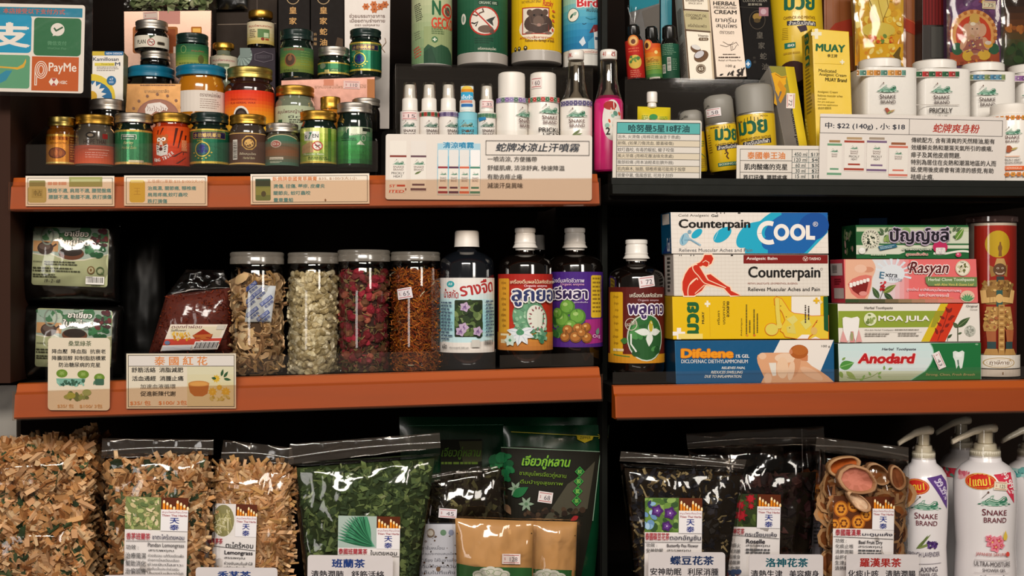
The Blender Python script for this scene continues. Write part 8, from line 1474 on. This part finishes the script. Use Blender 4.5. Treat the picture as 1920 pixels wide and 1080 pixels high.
def lav(A):
    A.poly([(760, 440), (870, 420), (920, 470), (920, 650), (880, 610)], '5c3c84'); A.t('99.99%', 800, 490, 950, 540, 'e0d8ec', 1.6, 0, 58); A.micro(780, 500, 900, 520, 1, 'c8b8dc', 3, .6, 55); A.ell(690, 500, 84, 52, 'c8281c'); A.ring(690, 500, 76, 45, 4, 'd8a040'); A.t('1แถม1', 625, 478, 742, 525, 'e8c838', 1.6, 0, -6)
    snake_brand(A, 755, 610, 160, '6a2430'); A.leaf(690, 910, 140, 16, -48, '6a7c3c'); A.leaf(700, 905, 120, 16, -25, '7c8c4c'); A.leaf(720, 890, 90, 14, -60, '5c6c38'); A.blobs(765, 855, 822, 895, 26, 6, 12, ['4a2c6c', '5c3c84', '382058'], 4); A.t('FRENCH LAVENDER', 640, 925, 845, 955, '5c5468', .4, 0, -3); A.line([(640, 1008), (855, 994)], 3, '8a8490'); A.t('RELAXING', 665, 1022, 826, 1054, '4a4450', .6, 0, -4); A.t('SHOWER GEL', 680, 1060, 826, 1084, '4a4450', .6, 0, -4)
gel('white lavender pump bottle with purple corner, behind the fruit slice bag', 738, 152, 330, .06, 0, lav)
def sak(A):
    A.poly([(930, 412), (1020, 415), (1035, 470), (1000, 455), (960, 470), (935, 440)], 'e0a0a8'); A.blobs(940, 415, 1040, 455, 14, 10, 20, ['d87884', 'e8b8bc', 'c85c70'], 4); A.poly([(1195, 418), (1330, 405), (1345, 610), (1290, 545)], 'd0344c'); A.t('99.99%', 1225, 445, 1385, 495, 'f0e4e4', 1.8, 0, 58); A.micro(1220, 500, 1330, 520, 1, 'e8c0c4', 3, .6, 50)
    A.ell(1110, 465, 102, 54, 'd8b060'); A.ell(1110, 465, 98, 50, 'cc2418'); A.ring(1110, 465, 88, 42, 3, 'd8a040'); A.t('1แถม1', 1042, 440, 1172, 496, 'ecd048', 1.8, 0, -7)
    snake_brand(A, 1200, 580, 170, '6a2430')
    for x, y, r in ((1185, 860, 46), (1225, 850, 40), (1205, 890, 40), (1165, 835, 28), (1240, 880, 26)): A.flower(x, y, r, 'e08494', 'f0d8a0', 5, .85); A.flower(x, y, r*.6, 'c8485c', 'e8c070', 5, .5)
    A.poly([(1265, 780), (1280, 820), (1275, 845), (1255, 845), (1250, 820)], 'd8b848'); A.t('JAPANESE SAKURA', 1085, 928, 1272, 955, 'b85c5c', .7); A.ell(1285, 938, 14, 16, 'd0483c'); A.line([(1075, 978), (1290, 974)], 3, 'b0a4a4'); A.t('ULTRA-MOISTURE', 1075, 986, 1300, 1018, '3c3438', .7); A.t('SHOWER GEL', 1125, 1030, 1265, 1052, '3c3438', .7); A.line([(1075, 1062), (1290, 1058)], 2, 'b0a4a4'); A.t('ครีมอาบน้ำ', 1110, 1070, 1270, 1094, '5a5054', .5)
J = gel('white sakura pump bottle with red promo oval and price sticker', 1140, 198, 322, .05, 0, sak)
A = J.art(199); A.h = .0016; tag(A, J.root, 1192, 462, 1276, 518, '125', 5, 'e8dcc0')
def rose(A): band(A, 380, 440, 'd83c50'); A.blobs(850, 385, 1060, 438, 20, 10, 22, ['c0283c', 'e07080', '5c8a7c', 'e8a0a8'], 4)
gel('white pump bottle with rose red band, behind the sakura bottle', 985, 150, 262, .155, 0, rose)
def tealb(A): band(A, 388, 440, 'a8d0cc'); A.blobs(1300, 385, 1560, 440, 30, 10, 24, ['2c8c8c', '1c6c70', '6ab0ac', 'c8485c'], 5)
gel('white pump bottle with teal flower band at the edge, partly out of view', 1440, 175, 318, .13, 0, tealb)
# ---- heading cards on the lowest shelf edge
def tea_card(cropi, label, x0, y0, x1, head, hx, hc, sub, sx, slope=0):
    crop(cropi); A = card(label, x0, y0, x1, base_y((x0+x1)/2, -.012)-2, -.012, 'white tea heading cards along the lowest shelf', slope, 'e6e0e4', 22, 16); A.t(head, hx[0], y0+24, hx[1], y0+86, hc, 2.4)
    for tx, a, b in sub: A.t(tx, a, y0+104, b, y0+154, '2a2830', 1.4)
    cend(A)
tea_card(21, 'white card with three blue characters before the pandan leaf bag', 706, 940, 1282, '班蘭茶', (868, 1095), '1c3c84', (('清熱潤肺', 730, 950), ('舒筋活絡', 1002, 1225)), 0, .6)
tea_card(23, 'white card with four dark blue characters before the violet blossom bag', 262, 924, 764, '蝶豆花茶', (405, 692), '1c3464', (('安神助眠', 275, 480), ('利尿消腫', 520, 722)), 0, .3)
tea_card(23, 'white card with teal characters before the dark petal bag', 920, 938, 1404, '洛神花茶', (1028, 1308), '0f5c6c', (('清熱生津', 932, 1140), ('美容瘦身', 1184, 1378)), 0, .3)
tea_card(24, 'white card with red characters before the fruit slice bag', 230, 938, 705, '羅漢果茶', (320, 592), 'b02c28', (('化痰止咳', 244, 444), ('清肺潤腸', 488, 685)), 0, .4)
tea_card(21, 'white card with blue characters before the plain lemongrass bag', -48, 1022, 504, '香茅茶', (98, 325), '1c3c84', (('健脾祛濕', 0, 210), ('健胃消食', 250, 460)), 0, .4)
tea_card(20, 'white card whose top edge just shows below the mixed herb bag', 700, 1072, 1220, '香茅班蘭茶', (780, 1120), '1c3c84', (('幫助消化', 730, 930),), 0, -.4)

# clear bag with pale leaves lying over the silver blister pack, at the very top
crop(2)
crop(0)
r = empty('leaf_bag', P(310, 19, .232), 'clear crumpled bag of pale green leaves lying on the silver blister pack', 'bag')
pl = Pill([(238, -60), (402, -60), (408, 18), (232, 19)], .232, .02, .35); pl.skin('clear_bag', r, GLINT, 26, .006, 61, .06)
ch = Chips(62)
for k in range(260):
    a, b = ch.R.uniform(.05, .95), ch.R.uniform(.05, .95); x, y = pl.at(a, b); ch.leaf(P(x, y, pl.Y-max(0, pl.bulge(a, b)-.007)+ch.R.random()*.01), ch.R.uniform(.01, .025), ch.R.uniform(.006, .014), ['7a8a5c', '94a074', '5c6c44', 'a8ac88'])
ch.done('dried_leaves', r)
r = empty('leaf_bag', P(425, 17, .27), 'dark bag in shadow at the top beside the crumpled leaf bag', 'bag')
Pill([(408, -60), (466, -60), (464, 17), (405, 18)], .262, .006, .4).skin('bag', r, BAGB, 14, .003, 5, .06)
# ---- printing becomes one mesh with the carton, card or cap it is printed on
def join(base, add):
    me, out = [base.data, add.data], bpy.data.meshes.new(base.name); v, f, mi, sm, col = [], [], [], [], []
    for i, m in enumerate(me):
        o = len(v); v += [tuple(x.co) for x in m.vertices]; a = m.color_attributes.get('Col')
        for p in m.polygons:
            f.append([o+k for k in p.vertices]); mi.append(p.material_index+(0 if i == 0 else len(me[0].materials))); sm.append(p.use_smooth)
            col += [c for l in p.loop_indices for c in (a.data[l].color if a else (1, 1, 1, 1))]
    out.from_pydata(v, [], f)
    for m in me:
        for x in m.materials: out.materials.append(x)
    out.polygons.foreach_set('material_index', mi); out.polygons.foreach_set('use_smooth', sm); c = out.color_attributes.new('Col', 'FLOAT_COLOR', 'CORNER'); c.data.foreach_set('color', col); out.update()
    base.data = out; bpy.data.objects.remove(add)
stemn = lambda o: o.name.split('.')[0]
for root in [o for o in bpy.data.objects if o.parent is None and o.type == 'EMPTY']:
    kids = {}
    for c in root.children: kids.setdefault(stemn(c), []).append(c)
    for base in ('carton', 'paper', 'foil', 'paper_pouch', 'pouch_body', 'card_back'):
        if base in kids:
            for pn in ('print', 'side_print', 'picture'):
                for c in kids.get(pn, []): join(kids[base][0], c)
            break
    if 'cap' in kids:
        for c in kids.get('cap_print', []): join(kids['cap'][0], c)
    for a, b in (('zip_track', 'zip_seal'), ('pump_stem', 'pump_collar'), ('pump_spout', 'pump_collar'), ('nozzle', 'collar'), ('inner_tube', 'clear_neck'), ('neck_ring', 'can_body')):
        for c in kids.get(a, []):
            if b in kids: c.parent = kids[b][0]
